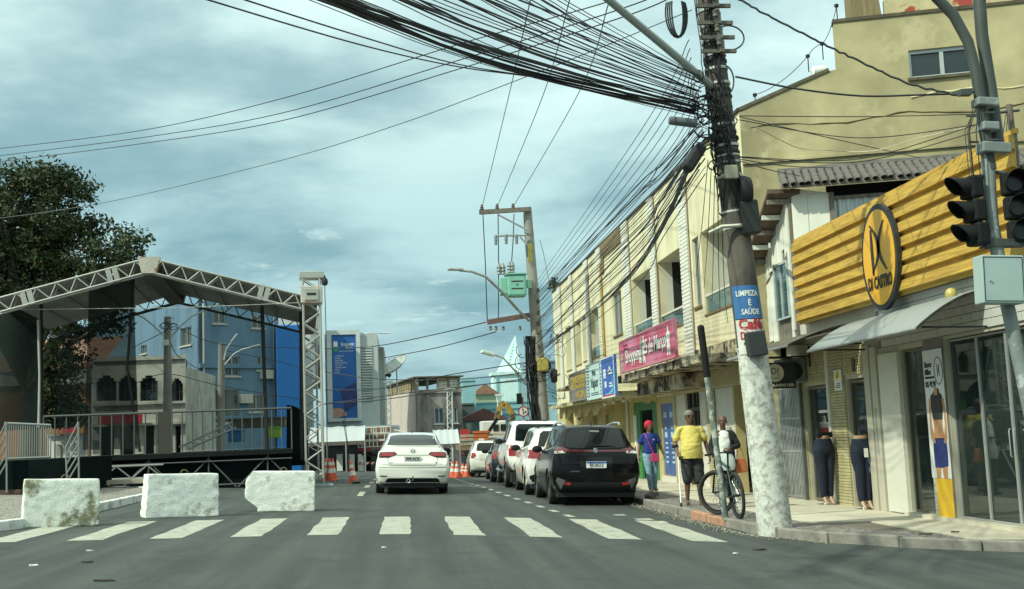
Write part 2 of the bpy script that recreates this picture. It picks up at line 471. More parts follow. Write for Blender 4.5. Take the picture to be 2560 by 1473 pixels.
for (x,y,l_,w_) in ((3.95,18.75,0.4,0.14),(3.75,19.9,0.3,0.1),(-3.9,30.5,1.2,0.12),(-4.2,24.0,0.8,0.05)):
    strip('paint_patch',[(x - w_,y),(x + w_,y),(x + w_ * .9,y + l_),(x - w_ * 1.1,y + l_ * .9)],0.004,m_line,ROAD)

# right-hand pavement with kerb
KR = [(4.72,100),(4.72,60),(4.74,40),(4.76,28),(4.78,22),(4.78,18.4),(4.80,16.6),(4.92,15.6),(5.2,14.75),(5.65,14.1),(6.3,13.55),(7.2,13.02),(9,12.5),(14,12.2),(30,11.8)]
def offset_in(path,d):
    out = []
    for i,p in enumerate(path):
        a = Vector(path[max(i - 1,0)]);b = Vector(path[min(i + 1,len(path) - 1)]);t = (b - a).normalized()
        out.append((p[0] - t.y * d,p[1] + t.x * d))
    return out
def band(name,path,d0,d1,h0,h1,mat,parent=None):
    A,B = offset_in(path,d0),offset_in(path,d1)
    mb = MB();n = len(path)
    mb.add([gp(*p,h0) for p in A] + [gp(*p,h1) for p in B],[(i,i + 1,n + i + 1,n + i) for i in range(n - 1)])
    return mb.build(name,mat,parent)
HS = 0.13
def resample(path,step):
    pts = [Vector(p) for p in path];out = [pts[0]];acc = 0
    for a,b in zip(pts[:-1],pts[1:]):
        L_ = (b - a).length;d = step - acc
        while d <= L_: out.append(a.lerp(b,d / L_));d += step
        acc = (L_ - (d - step))
    return out
KRd = resample(KR,0.5)
SW = band('pavement',KRd,0.12,0.9,HS - 0.012,HS - 0.004,m_cobR);SW['kind'] = 'structure'
band('paving_base',KRd,0.9,30.0,HS - 0.02,HS - 0.02,M('joint mortar',(0.16,0.14,0.11),rough=0.95),SW)
# concrete slabs of the pavement (each a piece)
yy = 13.3
row = 0
slabmesh = {}
while yy < 56:
    L_ = 1.55
    for (xa,xb) in ((5.70,6.72),(6.72,8.3)):
        if yy < 14.9 and xa < 6: continue
        x0 = xa + (0.0 if xa > 5.8 else 0.0)
        mb = MB();g = 0.008;dz = R.uniform(-0.003,0.003)
        a,b,c,d = (x0 + g,yy + g),(xb - g,yy + g),(xb - g,yy + L_ - g),(x0 + g,yy + L_ - g)
        mb.add([gp(*p,HS - 0.05) for p in (a,b,c,d)] + [gp(*p,HS + dz) for p in (a,b,c,d)],
               [(3,2,1,0),(4,5,6,7),(0,1,5,4),(1,2,6,5),(2,3,7,6),(3,0,4,7)])
        mb.build('slab',m_slab,SW)
    yy += L_
for (xa,xb) in ((7.2,8.7),(8.7,10.2),(10.2,11.7),(11.7,13.2)):   # slabs round the corner
    mb = MB();g = 0.008
    y0 = 13.35 if xa > 8 else 13.55
    a,b,c,d = (xa + g,y0),(xb - g,y0),(xb - g,14.9),(xa + g,14.9)
    mb.add([gp(*p,HS - 0.05) for p in (a,b,c,d)] + [gp(*p,HS + 0.006) for p in (a,b,c,d)],
           [(3,2,1,0),(4,5,6,7),(0,1,5,4),(1,2,6,5),(2,3,7,6),(3,0,4,7)])
    mb.build('slab',m_slab,SW)
def kerbs(path,step,mats,parent,h,w=0.13,jit=0.012):
    pts = resample(path,step)
    for i in range(len(pts) - 1):
        a,b = pts[i],pts[i + 1];t = (b - a).normalized();nrm = Vector((-t.y,t.x))
        a2,b2 = a + t * 0.008,b - t * 0.008
        o1 = R.uniform(-jit,jit);hh = h + R.uniform(-jit,jit) * 0.6
        q = [a2 + nrm * o1,b2 + nrm * o1,b2 + nrm * (w + o1),a2 + nrm * (w + o1)]
        mb = MB()
        mb.add([gp(p.x,p.y,-0.04) for p in q] + [gp(p.x,p.y,hh) for p in q],[(3,2,1,0),(4,5,6,7),(0,1,5,4),(1,2,6,5),(2,3,7,6),(3,0,4,7)])
        mb.build('kerb_stone',mats(i,a),parent,bevel=0.018)
kerbs([p for p in KR if p[1] <= 60],0.95,lambda i,a: m_kerbR if 17.3 < a.y < 19.6 else m_kerb,SW,HS - 0.004,jit=0.02)

# left-hand pavement, lime-washed kerb
KL = [(-30,14.6),(-14,14.9),(-8,15.3),(-6.6,15.9),(-5.85,16.8),(-5.5,18.0),(-5.45,20),(-5.45,25),(-5.5,27.5),(-5.8,29),(-6.6,30),(-9,30.6),(-30,31)]
KLd = resample(KL,0.5)
mb = MB()
A = offset_in(KLd,0.12)
mb.add([gp(*p,HS - 0.006) for p in A],[tuple(range(len(A)))])
PL = mb.build('pavement_left',m_cob);PL['kind'] = 'structure'
kerbs([p for p in KL if p[0] > -16],1.0,lambda i,a: m_kerbW,PL,HS + 0.01)
# litter, stones and grit
m_grit = M('grit',(0.34,0.31,0.24),rough=0.95,var=0.3,scale=20)
mb = MB()
for k in range(800):
    y = R.uniform(14.3,24);x = 4.72 - abs(R.gauss(0,0.13)) + (0.12 if y < 16 else 0);s_ = R.uniform(0.004,0.013)
    if y < 15.6: x += (15.6 - y) * 0.55
    c = gp(x,y,s_ * 0.4)
    mb.cbox(c,s_ * 1.5,s_ * 1.2,s_,Euler((R.uniform(0,3),R.uniform(0,3),R.uniform(0,3))).to_matrix())
gr = mb.build('gutter_grit',m_grit);tag(gr,'pale grit and crumbs gathered along the right gutter','grit',kind='stuff')
for (px,py,sx,sy,mt,nm) in ((-3.3,12.9,.10,.03,'leaf','leaf_scrap'),(-3.6,14.2,.1,.05,'paper','paper_scrap'),(-3.75,12.6,.09,.04,'paper','paper_scrap'),(-2.7,11.2,.17,.02,'leaf','leaf_scrap'),(-.2,14.3,.07,.03,'paper','paper_scrap'),(4.2,13.6,.18,.06,'leaf','leaf_scrap'),(3.8,13.2,.06,.05,'paper','paper_scrap'),(4.1,18.2,.16,.1,'paper','paper_scrap'),(1.3,9.6,.05,.04,'paper','paper_scrap'),(6.4,13.9,.2,.04,'leaf','leaf_scrap'),(6.9,14.2,.12,.05,'leaf','leaf_scrap')):
    h_ = HS + 0.012 if px > 5.5 else 0.004
    mb = MB();a_ = R.uniform(0,3)
    pts = [Vector((.6 * sx * math.cos(t) * R.uniform(.5,1.1),.6 * sy * math.sin(t) * R.uniform(.5,1.1))) for t in [i * math.pi / 4 for i in range(8)]]
    top = [gp(px + p.x,py + p.y,h_ + R.uniform(.004,.02)) for p in pts]
    mb.add([gp(px + p.x,py + p.y,h_) for p in pts] + top,[tuple(range(8))[::-1],tuple(range(8,16))] + [(i,(i + 1) % 8,(i + 1) % 8 + 8,i + 8) for i in range(8)])
    mb.build(nm,M('dry leaf',(.03,.028,.02),rough=.9) if mt == 'leaf' else M('scrap paper',(.6,.6,.56),rough=.9),ROAD if px < 5 else SW)

# ================================================================ right-hand side of the street
m_yel = M('cream yellow render',(0.71,0.655,0.44),rough=0.85,var=0.06,scale=0.8,bump=0.06,bscale=50,dirt=(0.36,0.32,0.19),dscale=0.9,dthr=(0.48,0.76),damt=0.8,stretch=(1.4,1.4,.5))
m_cream = M('old ochre render',(0.385,0.335,0.185),rough=0.9,var=0.34,scale=0.6,bump=0.15,bscale=18,dirt=(0.54,0.47,0.28),dscale=0.9,dthr=(0.54,0.66),damt=0.75)
m_loggia = M('off white loggia plaster',(0.62,0.62,0.52),rough=0.8,var=0.05)
m_pil = M('white split brick tile',(0.72,0.72,0.64),rough=0.7,var=0.08,scale=3)
m_brown = M('brown trim paint',(0.20,0.145,0.07),rough=0.8,var=0.1)
m_stain = M('mould stained concrete',(0.46,0.40,0.27),rough=0.95,var=0.2,scale=2,bump=0.3,bscale=15,dirt=(0.035,0.032,0.026),dscale=2.2,dthr=(0.44,0.56))
m_gl = glass('dark window glass',(0.012,0.018,0.018))
m_glB = glass('balcony glass',(0.10,0.17,0.17),see=0.45)
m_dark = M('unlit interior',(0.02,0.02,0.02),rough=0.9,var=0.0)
m_alu = M('aluminium frame',(0.48,0.50,0.48),rough=0.4,metal=0.5,var=0.05)
m_tileY = M('beige ribbed tile',(0.50,0.43,0.23),rough=0.6,var=0.12,scale=6)
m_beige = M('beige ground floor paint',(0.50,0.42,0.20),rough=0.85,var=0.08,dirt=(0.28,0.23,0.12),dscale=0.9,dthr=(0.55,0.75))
m_panelW = M('grey white shutter paint',(0.60,0.58,0.50),rough=0.7,var=0.05,dirt=(0.40,0.37,0.30),dthr=(0.55,0.8))
FX,Y0B,Y1B,ZR = 7.4,23.5,54.6,7.95
base = gp(FX,39,0)
YB = thing('commercial_building','long two storey cream yellow building with white tiled pilasters and loggias','building',loc=(FX,38.0,G(FX,38)))
ups = [(24.3,27.2,3.98,5.97),(27.45,28.1,4.25,5.95),(29.2,32.05,4.0,5.98),(32.85,35.75,4.1,5.98),(37.6,39.2,4.5,5.94),
       (41.95,43.9,4.08,5.9),(44.95,46.1,4.1,5.9),(46.5,48.1,4.06,5.9),(49.0,50.9,4.0,5.9),(52.75,54.1,4.03,5.88)]
mb = MB();wall(mb,Y0B,Y1B,2.2,ZR,ups,0.0,0.22,fX(FX));mb.build('upper_wall',m_yel,YB)
# ground floor
lows = [(23.6,25.25,-0.6,2.2),(25.35,30.75,-0.16,2.18),(31.1,32.6,0.0,1.99),(33.15,36.5,-0.6,2.15),(39.0,39.7,0.7,1.9),(41.0,41.6,0.9,1.9),(43.5,44.4,-0.6,1.9),(47.0,48.6,-0.6,1.9)]
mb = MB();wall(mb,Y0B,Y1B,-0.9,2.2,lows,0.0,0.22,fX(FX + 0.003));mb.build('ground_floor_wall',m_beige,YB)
# coping and seams
mb = MB();mb.box(FX - 0.05,FX + 0.3,Y0B - 0.02,Y1B,ZR,ZR + 0.07);mb.build('coping',M('tarred coping',(0.05,0.045,0.04),rough=0.9),YB)
pils = [(28.35,29.15),(32.12,32.8),(35.9,36.85),(41.0,41.85),(44.0,44.85),(48.2,48.9),(51.85,52.65)]
pm = {}
for (a,b) in pils:
    mb = MB();w = b - a
    n = 52;z0,z1 = 2.85,ZR - 0.02;dz = (z1 - z0) / n
    mb.box(FX - 0.035,FX - 0.002,a,b,z0,z1)
    for i in range(n):        # projecting courses of split brick
        zz_ = z0 + i * dz
        mb.box(FX - 0.062,FX - 0.035,a,b,zz_ + 0.012,zz_ + dz - 0.012)
    mb.build('pilaster',m_pil,YB)
    mb = MB();mb.box(FX - 0.02,FX - 0.001,a - 0.09,a - 0.005,2.85,ZR);mb.build('pilaster_edge',m_brown,YB)
mb = MB();mb.box(FX - 0.05,FX - 0.001,36.95,40.9,7.45,ZR - 0.005);mb.box(FX - 0.05,FX - 0.001,40.45,40.85,6.9,7.445);mb.build('brown_panel',m_brown,YB)
# loggias / windows
for i,(a,b,z0,z1) in enumerate(ups):
    if i in (1,4):
        mb = MB();mb.box(FX + 0.10,FX + 0.13,a,b,z0,z1);w_ = mb.build('window',m_gl,YB)
        mb = MB()
        for (p,q,r_,s_) in ((a,b,z0,z0 + 0.05),(a,b,z1 - 0.05,z1),(a,a + 0.05,z0 + 0.05,z1 - 0.05),(b - 0.05,b,z0 + 0.05,z1 - 0.05),((a + b) / 2 - 0.025,(a + b) / 2 + 0.025,z0 + 0.05,z1 - 0.05)):
            mb.box(FX + 0.06,FX + 0.099,p,q,r_,s_)
        mb.build('frame',m_alu,w_)
        mb = MB();mb.box(FX - 0.05,FX + 0.1,a - 0.05,b + 0.05,z0 - 0.06,z0 - 0.002);mb.build('sill',m_brown,w_)
        continue
    D = 1.3
    deep = i in (2,3,5)
    mb = MB()
    x0,x1 = FX + 0.22,FX + D
    xs = FX + .42 if deep else x1
    if not deep: mb.quad((x1,a,z0),(x1,b,z0),(x1,b,z1),(x1,a,z1))
    mb.quad((x0,b,z0),(xs,b,z0),(xs,b,z1),(x0,b,z1));mb.quad((x0,a,z0),(xs,a,z0),(xs,a,z1),(x0,a,z1))
    mb.quad((x0,a,z1),(x1,a,z1),(x1,b,z1),(x0,b,z1));mb.quad((x0,a,z0),(x1,a,z0),(x1,b,z0),(x0,b,z0))
    lo = mb.build('loggia',m_loggia,YB)
    if deep:
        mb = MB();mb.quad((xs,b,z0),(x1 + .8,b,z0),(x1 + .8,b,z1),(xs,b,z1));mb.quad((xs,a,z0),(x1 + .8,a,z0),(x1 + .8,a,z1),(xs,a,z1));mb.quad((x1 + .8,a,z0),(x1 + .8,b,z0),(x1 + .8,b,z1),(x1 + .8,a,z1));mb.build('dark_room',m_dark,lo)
    if not deep:
        da,db = a + (b - a) * 0.08,a + (b - a) * 0.80
        mb = MB();mb.box(x1 - 0.06,x1 - 0.02,da,db,z0 + 0.02,z1 - 0.35);mb.build('balcony_door',m_gl,lo)
        mb = MB()
        for yy in (da,(da + db) / 2,db): mb.box(x1 - 0.085,x1 - 0.062,yy - 0.03,yy + 0.03,z0 + 0.02,z1 - 0.33)
        mb.build('door_frame',m_alu,lo)
    if b - a > 1.9:
        zr = z0 + (0.44 if i < 5 else 0.40)
        mb = MB();mb.box(FX + 0.05,FX + 0.062,a + 0.02,b - 0.02,z0 + 0.03,zr - 0.02);mb.build('balcony_glass',m_glB,YB)
        mb = MB();mb.box(FX + 0.03,FX + 0.08,a - 0.0,b,zr - 0.018,zr + 0.035);mb.build('handrail',m_panelW,YB)
    mb = MB();mb.box(FX - 0.03,FX + 0.02,a,b,z0 - 0.05,z0 - 0.003);mb.build('sill',m_brown,YB)
# lower parapet band with stain, concrete awnings
mb = MB()
n = 40
for k in range(n):
    y0,y1 = Y0B + (32.6 - Y0B) * k / n,Y0B + (32.6 - Y0B) * (k + 1) / n
    mb.box(6.2 + R.uniform(-.012,.012),FX - 0.003,y0,y1,2.62 + R.uniform(-.012,.012),2.82 + R.uniform(-.02,.02))
mb.build('concrete_awning',m_stain,YB)
mb = MB();mb.box(FX - 0.02,FX - 0.003,Y0B,32.5,2.83,3.2);mb.build('stained_band',m_stain,YB)
mb = MB();mb.box(6.75,FX - 0.003,27.2,32.6,2.25,2.60);mb.build('awning_beam',m_stain,YB)
mb = MB();mb.box(6.2,FX - 0.004,32.63,47.9,2.27,2.41);mb.build('concrete_awning',M('yellow awning edge',(0.58,0.52,0.30),rough=.9,dirt=(.12,.10,.07),dscale=3,dthr=(.52,.6)),YB)
mb = MB();mb.box(6.3,FX - 0.004,42.6,46.6,2.95,3.04);mb.build('upper_awning',m_stain,YB)
for k in range(9):    # joint ticks and lamps under the far awning
    y = 34.0 + 1.6 * k
    mb = MB();mb.lathe([(0.01,0),(0.05,-0.02),(0.075,-0.1),(0.03,-0.16),(0.0,-0.165)],(6.6,y,2.268),n=10);mb.build('awning_lamp',m_panelW,YB,smooth=50)
# ribbed tile band and tile strips
mb = MB()
for k in range(9): mb.box(FX - 0.03,FX - 0.002,24.8,31.05,2.21 + 0.047 * k,2.21 + 0.047 * k + 0.036)
mb.build('tile_band',m_tileY,YB)
for (a,b) in ((30.78,31.05),(26.8,27.6)):
    mb = MB()
    for k in range(46): mb.box(FX - 0.025,FX - 0.002,a,b,-0.12 + 0.05 * k,-0.12 + 0.05 * k + 0.036)
    mb.build('tile_strip',m_tileY,YB)
# shop front with white panels
def leaf(a,b,z0,z1,mat,name='door_leaf',x=FX + 0.02,frame=True):
    mb = MB();mb.box(x,x + 0.04,a,b,z0,z1);o = mb.build(name,mat,YB)
    if frame:
        mb = MB();w = 0.05
        for (p,q,r_,s_) in ((a,b,z0,z0 + w),(a,b,z1 - w,z1),(a,a + w,z0 + w,z1 - w),(b - w,b,z0 + w,z1 - w),(a + w,b - w,(z0 + z1) / 2 + .2,(z0 + z1) / 2 + .25)):
            mb.box(x - 0.015,x - 0.001,p,q,r_,s_)
        mb.build('moulding',mat,o)
    return o
leaf(29.72,30.75,-0.16,2.17,m_panelW);leaf(27.7,28.28,-0.16,2.17,m_panelW);leaf(25.36,26.78,-0.16,2.17,m_panelW)
leaf(28.3,29.7,-0.16,2.17,m_gl,'shop_window',FX + 0.12,False)
mb = MB()
for y in (28.3,28.75,29.1,29.62): mb.box(FX + 0.07,FX + 0.118,y,y + 0.06,-0.16,2.17)
mb.box(FX + 0.06,FX + 0.117,28.3,29.7,1.72,1.80);mb.build('window_frame',M('dark brown joinery',(0.06,0.05,0.04),rough=.6),YB)
# blue folding door with printed film
m_blueF = M('blue printed film',(0.05,0.11,0.32),rough=0.35,var=0.15,scale=1.5,dirt=(0.08,0.33,0.55),dscale=0.9,dthr=(0.5,0.7))
for k in range(2):
    a = 31.12 + 0.74 * k
    lf = leaf(a,a + 0.72,0.0,1.985,m_blueF,'blue_door_leaf',FX + 0.03,False)
    mb = MB()
    for j in range(5): mb.box(FX + 0.022,FX + 0.0295,a + 0.2,a + 0.5 - 0.06 * (j % 2),0.35 + 0.13 * j,0.40 + 0.13 * j)
    mb.box(FX + 0.022,FX + 0.0295,a + 0.22,a + 0.5,1.05,1.2);mb.box(FX + 0.022,FX + 0.0295,a + 0.25,a + 0.46,1.28,1.36);mb.box(FX + 0.022,FX + 0.0295,a + 0.2,a + 0.55,1.6,1.75)
    mb.build('printed_block',M('pale blue print',(0.45,0.6,0.75),rough=.5,var=.2,scale=12),lf)
mb = MB();mb.box(FX - 0.04,FX - 0.003,31.0,32.75,-0.35,-0.02);mb.build('door_step',m_panelW,YB)
# green shop
m_green = M('green shop paint',(0.03,0.20,0.05),rough=0.5,var=0.1)
for (a,b) in ((33.16,33.9),(35.75,36.5)):
    mb = MB();mb.box(FX + 0.03,FX + 0.1,a,b,-0.5,2.14);mb.build('green_jamb',m_green,YB)
mb = MB();mb.box(FX + 0.035,FX + 0.1,33.9,35.75,1.88,2.14);mb.build('green_lintel',m_green,YB)
mb = MB();mb.box(FX + 0.5,FX + 0.52,33.9,35.75,-0.5,1.88);mb.build('doorway',M('deep green interior',(.012,.05,.025),rough=.9,var=0),YB)
mb = MB();mb.box(FX + 0.3,FX + 0.34,34.2,34.8,0.2,1.5);mb.cbox((FX + .32,34.5,1.55),.05,.16,.3);mb.build('poster_figure',M('warm poster print',(.30,.16,.07),rough=.6,var=.5,scale=6),YB)
mb = MB();mb.box(FX - 0.03,FX + 0.02,36.2,36.48,0.1,1.75);o = mb.build('white_sign_strip',m_white,YB)
text('JUEB',0.24,T_negX(FX - .034,36.34,.55) @ Matrix.Rotation(rad(90),4,'Z'),M('sign ink',(.05,.07,.06),rough=.6),o)
# wavy valance above the green shop
def wave_poly():
    pts = [(33.05,2.3)]
    for i in range(41):
        t = i / 40;y = 33.05 + 3.5 * t
        pts.append((y,2.06 + 0.16 * t + 0.055 * math.sin(t * 13)))
    pts.append((36.55,2.3));return pts
mb = MB();mb.prism(wave_poly(),lambda y,z: Vector((FX - 0.06,y,z)),lambda y,z: Vector((FX - 0.003,y,z)));mb.build('wavy_valance',m_beige,YB)
mb = MB()
for k in range(6): mb.box(FX - 0.026,FX - 0.0035,31.1,36.6,2.32 + 0.04 * k,2.32 + 0.04 * k + 0.03)
mb.build('tile_band',m_tileY,YB)
for (a,b,z0,z1) in lows[4:]:
    mb = MB();mb.box(FX + 0.1,FX + 0.14,a,b,z0,z1);w_ = mb.build('window',m_gl,YB)
    mb = MB();
    for (p,q,r_,s_) in ((a - .07,a,z0,z1),(b,b + .07,z0,z1),(a - .07,b + .07,z1,z1 + .07)): mb.box(FX - 0.03,FX + 0.002,p,q,r_,s_)
    mb.build('surround',m_tileY,w_)
# wavy bracket fascia below the far awning
def wave2():
    pts = [(37.2,2.26)]
    for i in range(61):
        t = i / 60;pts.append((37.2 + 10.5 * t,2.02 + 0.09 * math.sin(t * 30) - .08 * (math.sin(t * 30) < -.6)))
    pts.append((47.7,2.26));return pts
mb = MB();mb.prism(wave2(),lambda y,z: Vector((6.55,y,z)),lambda y,z: Vector((6.62,y,z)));mb.build('wavy_fascia',m_beige,YB)
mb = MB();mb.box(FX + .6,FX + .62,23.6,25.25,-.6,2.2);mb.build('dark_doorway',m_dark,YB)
# slender ground floor piers and drain pipe
for y,x,h in ((38.2,7.1,1.9),(45.5,6.5,2.0)):
    mb = MB();mb.box(x,x + 0.3,y,y + 0.35,G(x,y) + .1,h + .36);mb.build('pier',m_beige,YB)
mb = MB();mb.tube([(FX - .06,40.95,7.3),(FX - .06,40.95,2.45)],0.05,8);mb.build('drain_pipe',M('rusty yellow pipe',(.40,.28,.07),rough=.6,var=.3,scale=5),YB,smooth=40)
mb = MB();mb.tube([(FX - .06,37.3,2.3),(FX - .06,37.3,0.0)],0.045,8);mb.build('drain_pipe',m_panelW,YB,smooth=40)

# ---- side wall of the building, turned towards the cross street
ANG = rad(17)
DS = Vector((math.cos(ANG),-math.sin(ANG),0));NS = Vector((-math.sin(ANG),-math.cos(ANG),0));PS = Vector((FX,Y0B,0))
def aP(px,py,P=PS,n=NS):
    d = _ray(px,py);return CAM + d * ((P - CAM).dot(n) / d.dot(n))
def uS(p): return (p - PS).dot(DS)
def fS(u,v,w): return PS + DS * u - NS * w + Vector((0,0,v))
p_b,p_c,p_d = aP(2072,178),aP(2083,57),aP(2560,2)
ub,zb_,uc,zc_,ud,zd_ = uS(p_b),p_b.z,uS(p_c),p_c.z,uS(p_d),p_d.z
WB = thing('gable_building','tall ochre rendered side wall with sloping roofline and one strip window','building',loc=(FX + 3,Y0B - 1,G(FX + 3,Y0B)))
wq = [aP(*q) for q in ((2270,125),(2436,112),(2277,195),(2440,182))]
wu0,wu1 = min(uS(p) for p in wq),max(uS(p) for p in wq);wz0,wz1 = (wq[2].z + wq[3].z) / 2,(wq[0].z + wq[1].z) / 2
mb = MB();wall(mb,uc,18.0,-1.0,zc_,[(wu0,wu1,wz0,wz1)],0,0.25,fS)
poly = [(0.0,-1.0),(uc,-1.0),(uc,zb_ + 0.02),(ub - 0.05,zb_),(0.0,ZR + 0.02)]
mb.prism(poly,lambda u,v: fS(u,v,0),lambda u,v: fS(u,v,0.25))
mb.build('side_wall',m_cream,WB)
mb = MB()
m_cope = M('blackened coping',(0.10,0.085,0.055),rough=.95,var=.4,scale=3)
mb.beam(fS(0,ZR + .04,.12),fS(ub,zb_ + .03,.12),.30,.07);mb.beam(fS(uc - .02,zc_ + .03,.12),fS(18,zc_ + .03,.12),.30,.07)
mb.build('coping',m_cope,WB)
mb = MB();zl = 6.78
mb.prism([(0,zl),(14,zl),(14,zl + .05),(0,zl + .05)],lambda u,v: fS(u,v,-0.05),lambda u,v: fS(u,v,0.0));mb.build('ledge',m_cream,WB)
mb = MB();pts = [fS(u,7.55 + .05 * math.sin(u * 2.3) + R.uniform(-.02,.02),-0.004) for u in [0.2 + .25 * i for i in range(30)]]
mb.tube(pts,[R.uniform(.006,.02) for _ in pts],5);mb.build('crack',M('crack shadow',(.16,.12,.06),rough=1,var=.3),WB)
mb = MB();pts = [fS(u,7.95 + .03 * math.sin(u * 3.1) + R.uniform(-.025,.025),-0.004) for u in [3.5 + .2 * i for i in range(28)]]
mb.tube(pts,[R.uniform(.008,.03) for _ in pts],5);mb.build('peeling_seam',M('bare plaster',(.66,.58,.36),rough=1,var=.2),WB)
mb = MB();mb.prism([(wu0,wz0),(wu1,wz0),(wu1,wz1),(wu0,wz1)],lambda u,v: fS(u,v,.12),lambda u,v: fS(u,v,.15));w_ = mb.build('window',m_gl,WB)
mb = MB()
for (a,b,c,d) in ((wu0,wu1,wz1 - .07,wz1),(wu0,wu1,wz0,wz0 + .05),(wu0,wu0 + .05,wz0 + .05,wz1 - .07),(wu1 - .05,wu1,wz0 + .05,wz1 - .07),((wu0 + wu1) / 2 - .04,(wu0 + wu1) / 2 + .04,wz0 + .05,wz1 - .07)):
    mb.prism([(a,c),(b,c),(b,d),(a,d)],lambda u,v: fS(u,v,.06),lambda u,v: fS(u,v,.118))
mb.build('frame',m_alu,w_)
mb = MB();mb.prism([(wu0 - .05,wz0 - .06),(wu1 + .05,wz0 - .06),(wu1 + .05,wz0 - .003),(wu0 - .05,wz0 - .003)],lambda u,v: fS(u,v,-.06),lambda u,v: fS(u,v,.1));mb.build('sill',m_cope,w_)
# roof top bits: wooden tank housing and painted parapet
pA,pB = aP(2128,40),aP(2192,40)
mb = MB();mb.prism([(uS(pA),zc_ + .07),(uS(pB) + .15,zc_ + .07),(uS(pB),zc_ + 1.5),(uS(pA),zc_ + 1.5)],lambda u,v: fS(u,v,.3),lambda u,v: fS(u,v,1.2));mb.build('roof_housing',M('weathered boards',(.22,.17,.09),rough=.9,var=.3,scale=3,stretch=(6,6,.4)),WB)
mb = MB();mb.prism([(uS(pB) + .2,zc_ + .07),(18,zc_ + .07),(18,zc_ + .75),(uS(pB) + .2,zc_ + .5)],lambda u,v: fS(u,v,.35),lambda u,v: fS(u,v,.5))
mb.build('painted_parapet',M('faded red and cream paint',(.50,.43,.24),rough=.9,var=.15,dirt=(.36,.06,.045),dscale=1.1,dthr=(.5,.54)),WB)
m_wht = M('white sealing sheet',(.75,.75,.70),rough=.7)
mb = MB();mb.lathe([(0.02,0),(.12,.03),(.13,.3),(.08,.36)],fS(ub - .35,zb_ + .05,.1),'X',10);mb.build('roof_roll',m_wht,WB,smooth=60)
for (u,v) in ((.35,ZR + .3),(ub - .4,zb_ + .35),(uc + .1,zc_ + .35),(uc - .25,zc_ - .45)):
    mb = MB();mb.tube([fS(u,v - .3,.1),fS(u,v,.1)],.012,5);mb.lathe([(.0,0),(.045,.02),(.05,.07),(.0,.1)],fS(u,v,.1),n=8);mb.build('insulator',m_black,WB)
mb = MB();mb.tube(sag(fS(uc + .1,zc_ + .38,.1),fS(uc - .25,zc_ - .4,.1),.12),.008,4);mb.tube(sag(fS(uc - .25,zc_ - .4,.1),fS(ub - .4,zb_ + .4,.1),-.05),.008,4);mb.tube(sag(fS(ub - .4,zb_ + .4,.1),fS(.35,ZR + .35,.1),.12),.008,4);mb.build('roof_wire',m_wire,WB)

# ---- old white timber house squeezed behind the sign
m_wboard = M('flaking white boards',(.74,.73,.64),rough=.85,var=.08,scale=2,bump=.15,bscale=12,dirt=(.16,.145,.12),dscale=1.6,dthr=(.60,.66),stretch=(2.2,2.2,.35))
m_gboard = M('grey bare wood',(.20,.175,.14),rough=.9,var=.35,scale=3,stretch=(5,5,.4),bump=.2,bscale=10)
OH = thing('timber_house','old white timber house with torn boards and grey tiled roof above yellow sign','house',loc=(8.2,22.2,G(8.2,22)))
PH = Vector((7.80,21.8,0));AH = rad(17);DH = Vector((math.cos(AH),-math.sin(AH),0));NH = Vector((-math.sin(AH),-math.cos(AH),0))
def fH(u,v,w): return PH + DH * u - NH * w + Vector((0,0,v))
mb = MB();mb.prism([(0,3.0),(.72,3.0),(.72,5.75),(0,5.9)],lambda u,v: fH(u,v,0),lambda u,v: fH(u,v,.08));mb.build('front_boards',m_wboard,OH)
for (u0,u1,z0,z1,d) in ((0.02,.30,4.3,5.84,-.02),(.31,.71,4.75,5.74,-.014),(.30,.72,4.0,4.73,-.018)):
    mb = MB();mb.prism([(u0,z0),(u1,z0 + R.uniform(-.05,.05)),(u1,z1),(u0,z1)],lambda u,v: fH(u,v,d),lambda u,v: fH(u,v,-.001));mb.build('board',m_wboard,OH)
m_corr = M('zinc sheet',(.48,.50,.48),rough=.45,metal=.5,var=.15,scale=2);m_corrR = M('rusted sheet',(.16,.08,.055),rough=.8,var=.3,scale=2)
for (u0,u1,mt) in ((.80,1.75,m_corr),(1.75,4.5,m_corrR)):
    mb = MB();n = int((u1 - u0) / .022)
    mb.grid(lambda s,t: fH(u0 + (u1 - u0) * s,3.2 + 2.42 * t,.05 + .02 * math.sin((u0 + (u1 - u0) * s) * 2 * math.pi / .16)),n,1)
    mb.build('corrugated_sheet',mt,OH,smooth=60)
mb = MB();mb.beam(fH(.76,3.2,0),fH(.76,5.75,0),.08);mb.beam(fH(.7,5.64,.02),fH(4.6,5.64,.02),.06);mb.build('frame_post',m_gboard,OH)
mb = MB();mb.prism([(0.72,3.0),(4.6,3.0),(4.6,6.0),(.72,6.0)],lambda u,v: fH(u,v,.6),lambda u,v: fH(u,v,.65));mb.build('inner_wall',m_dark,OH)
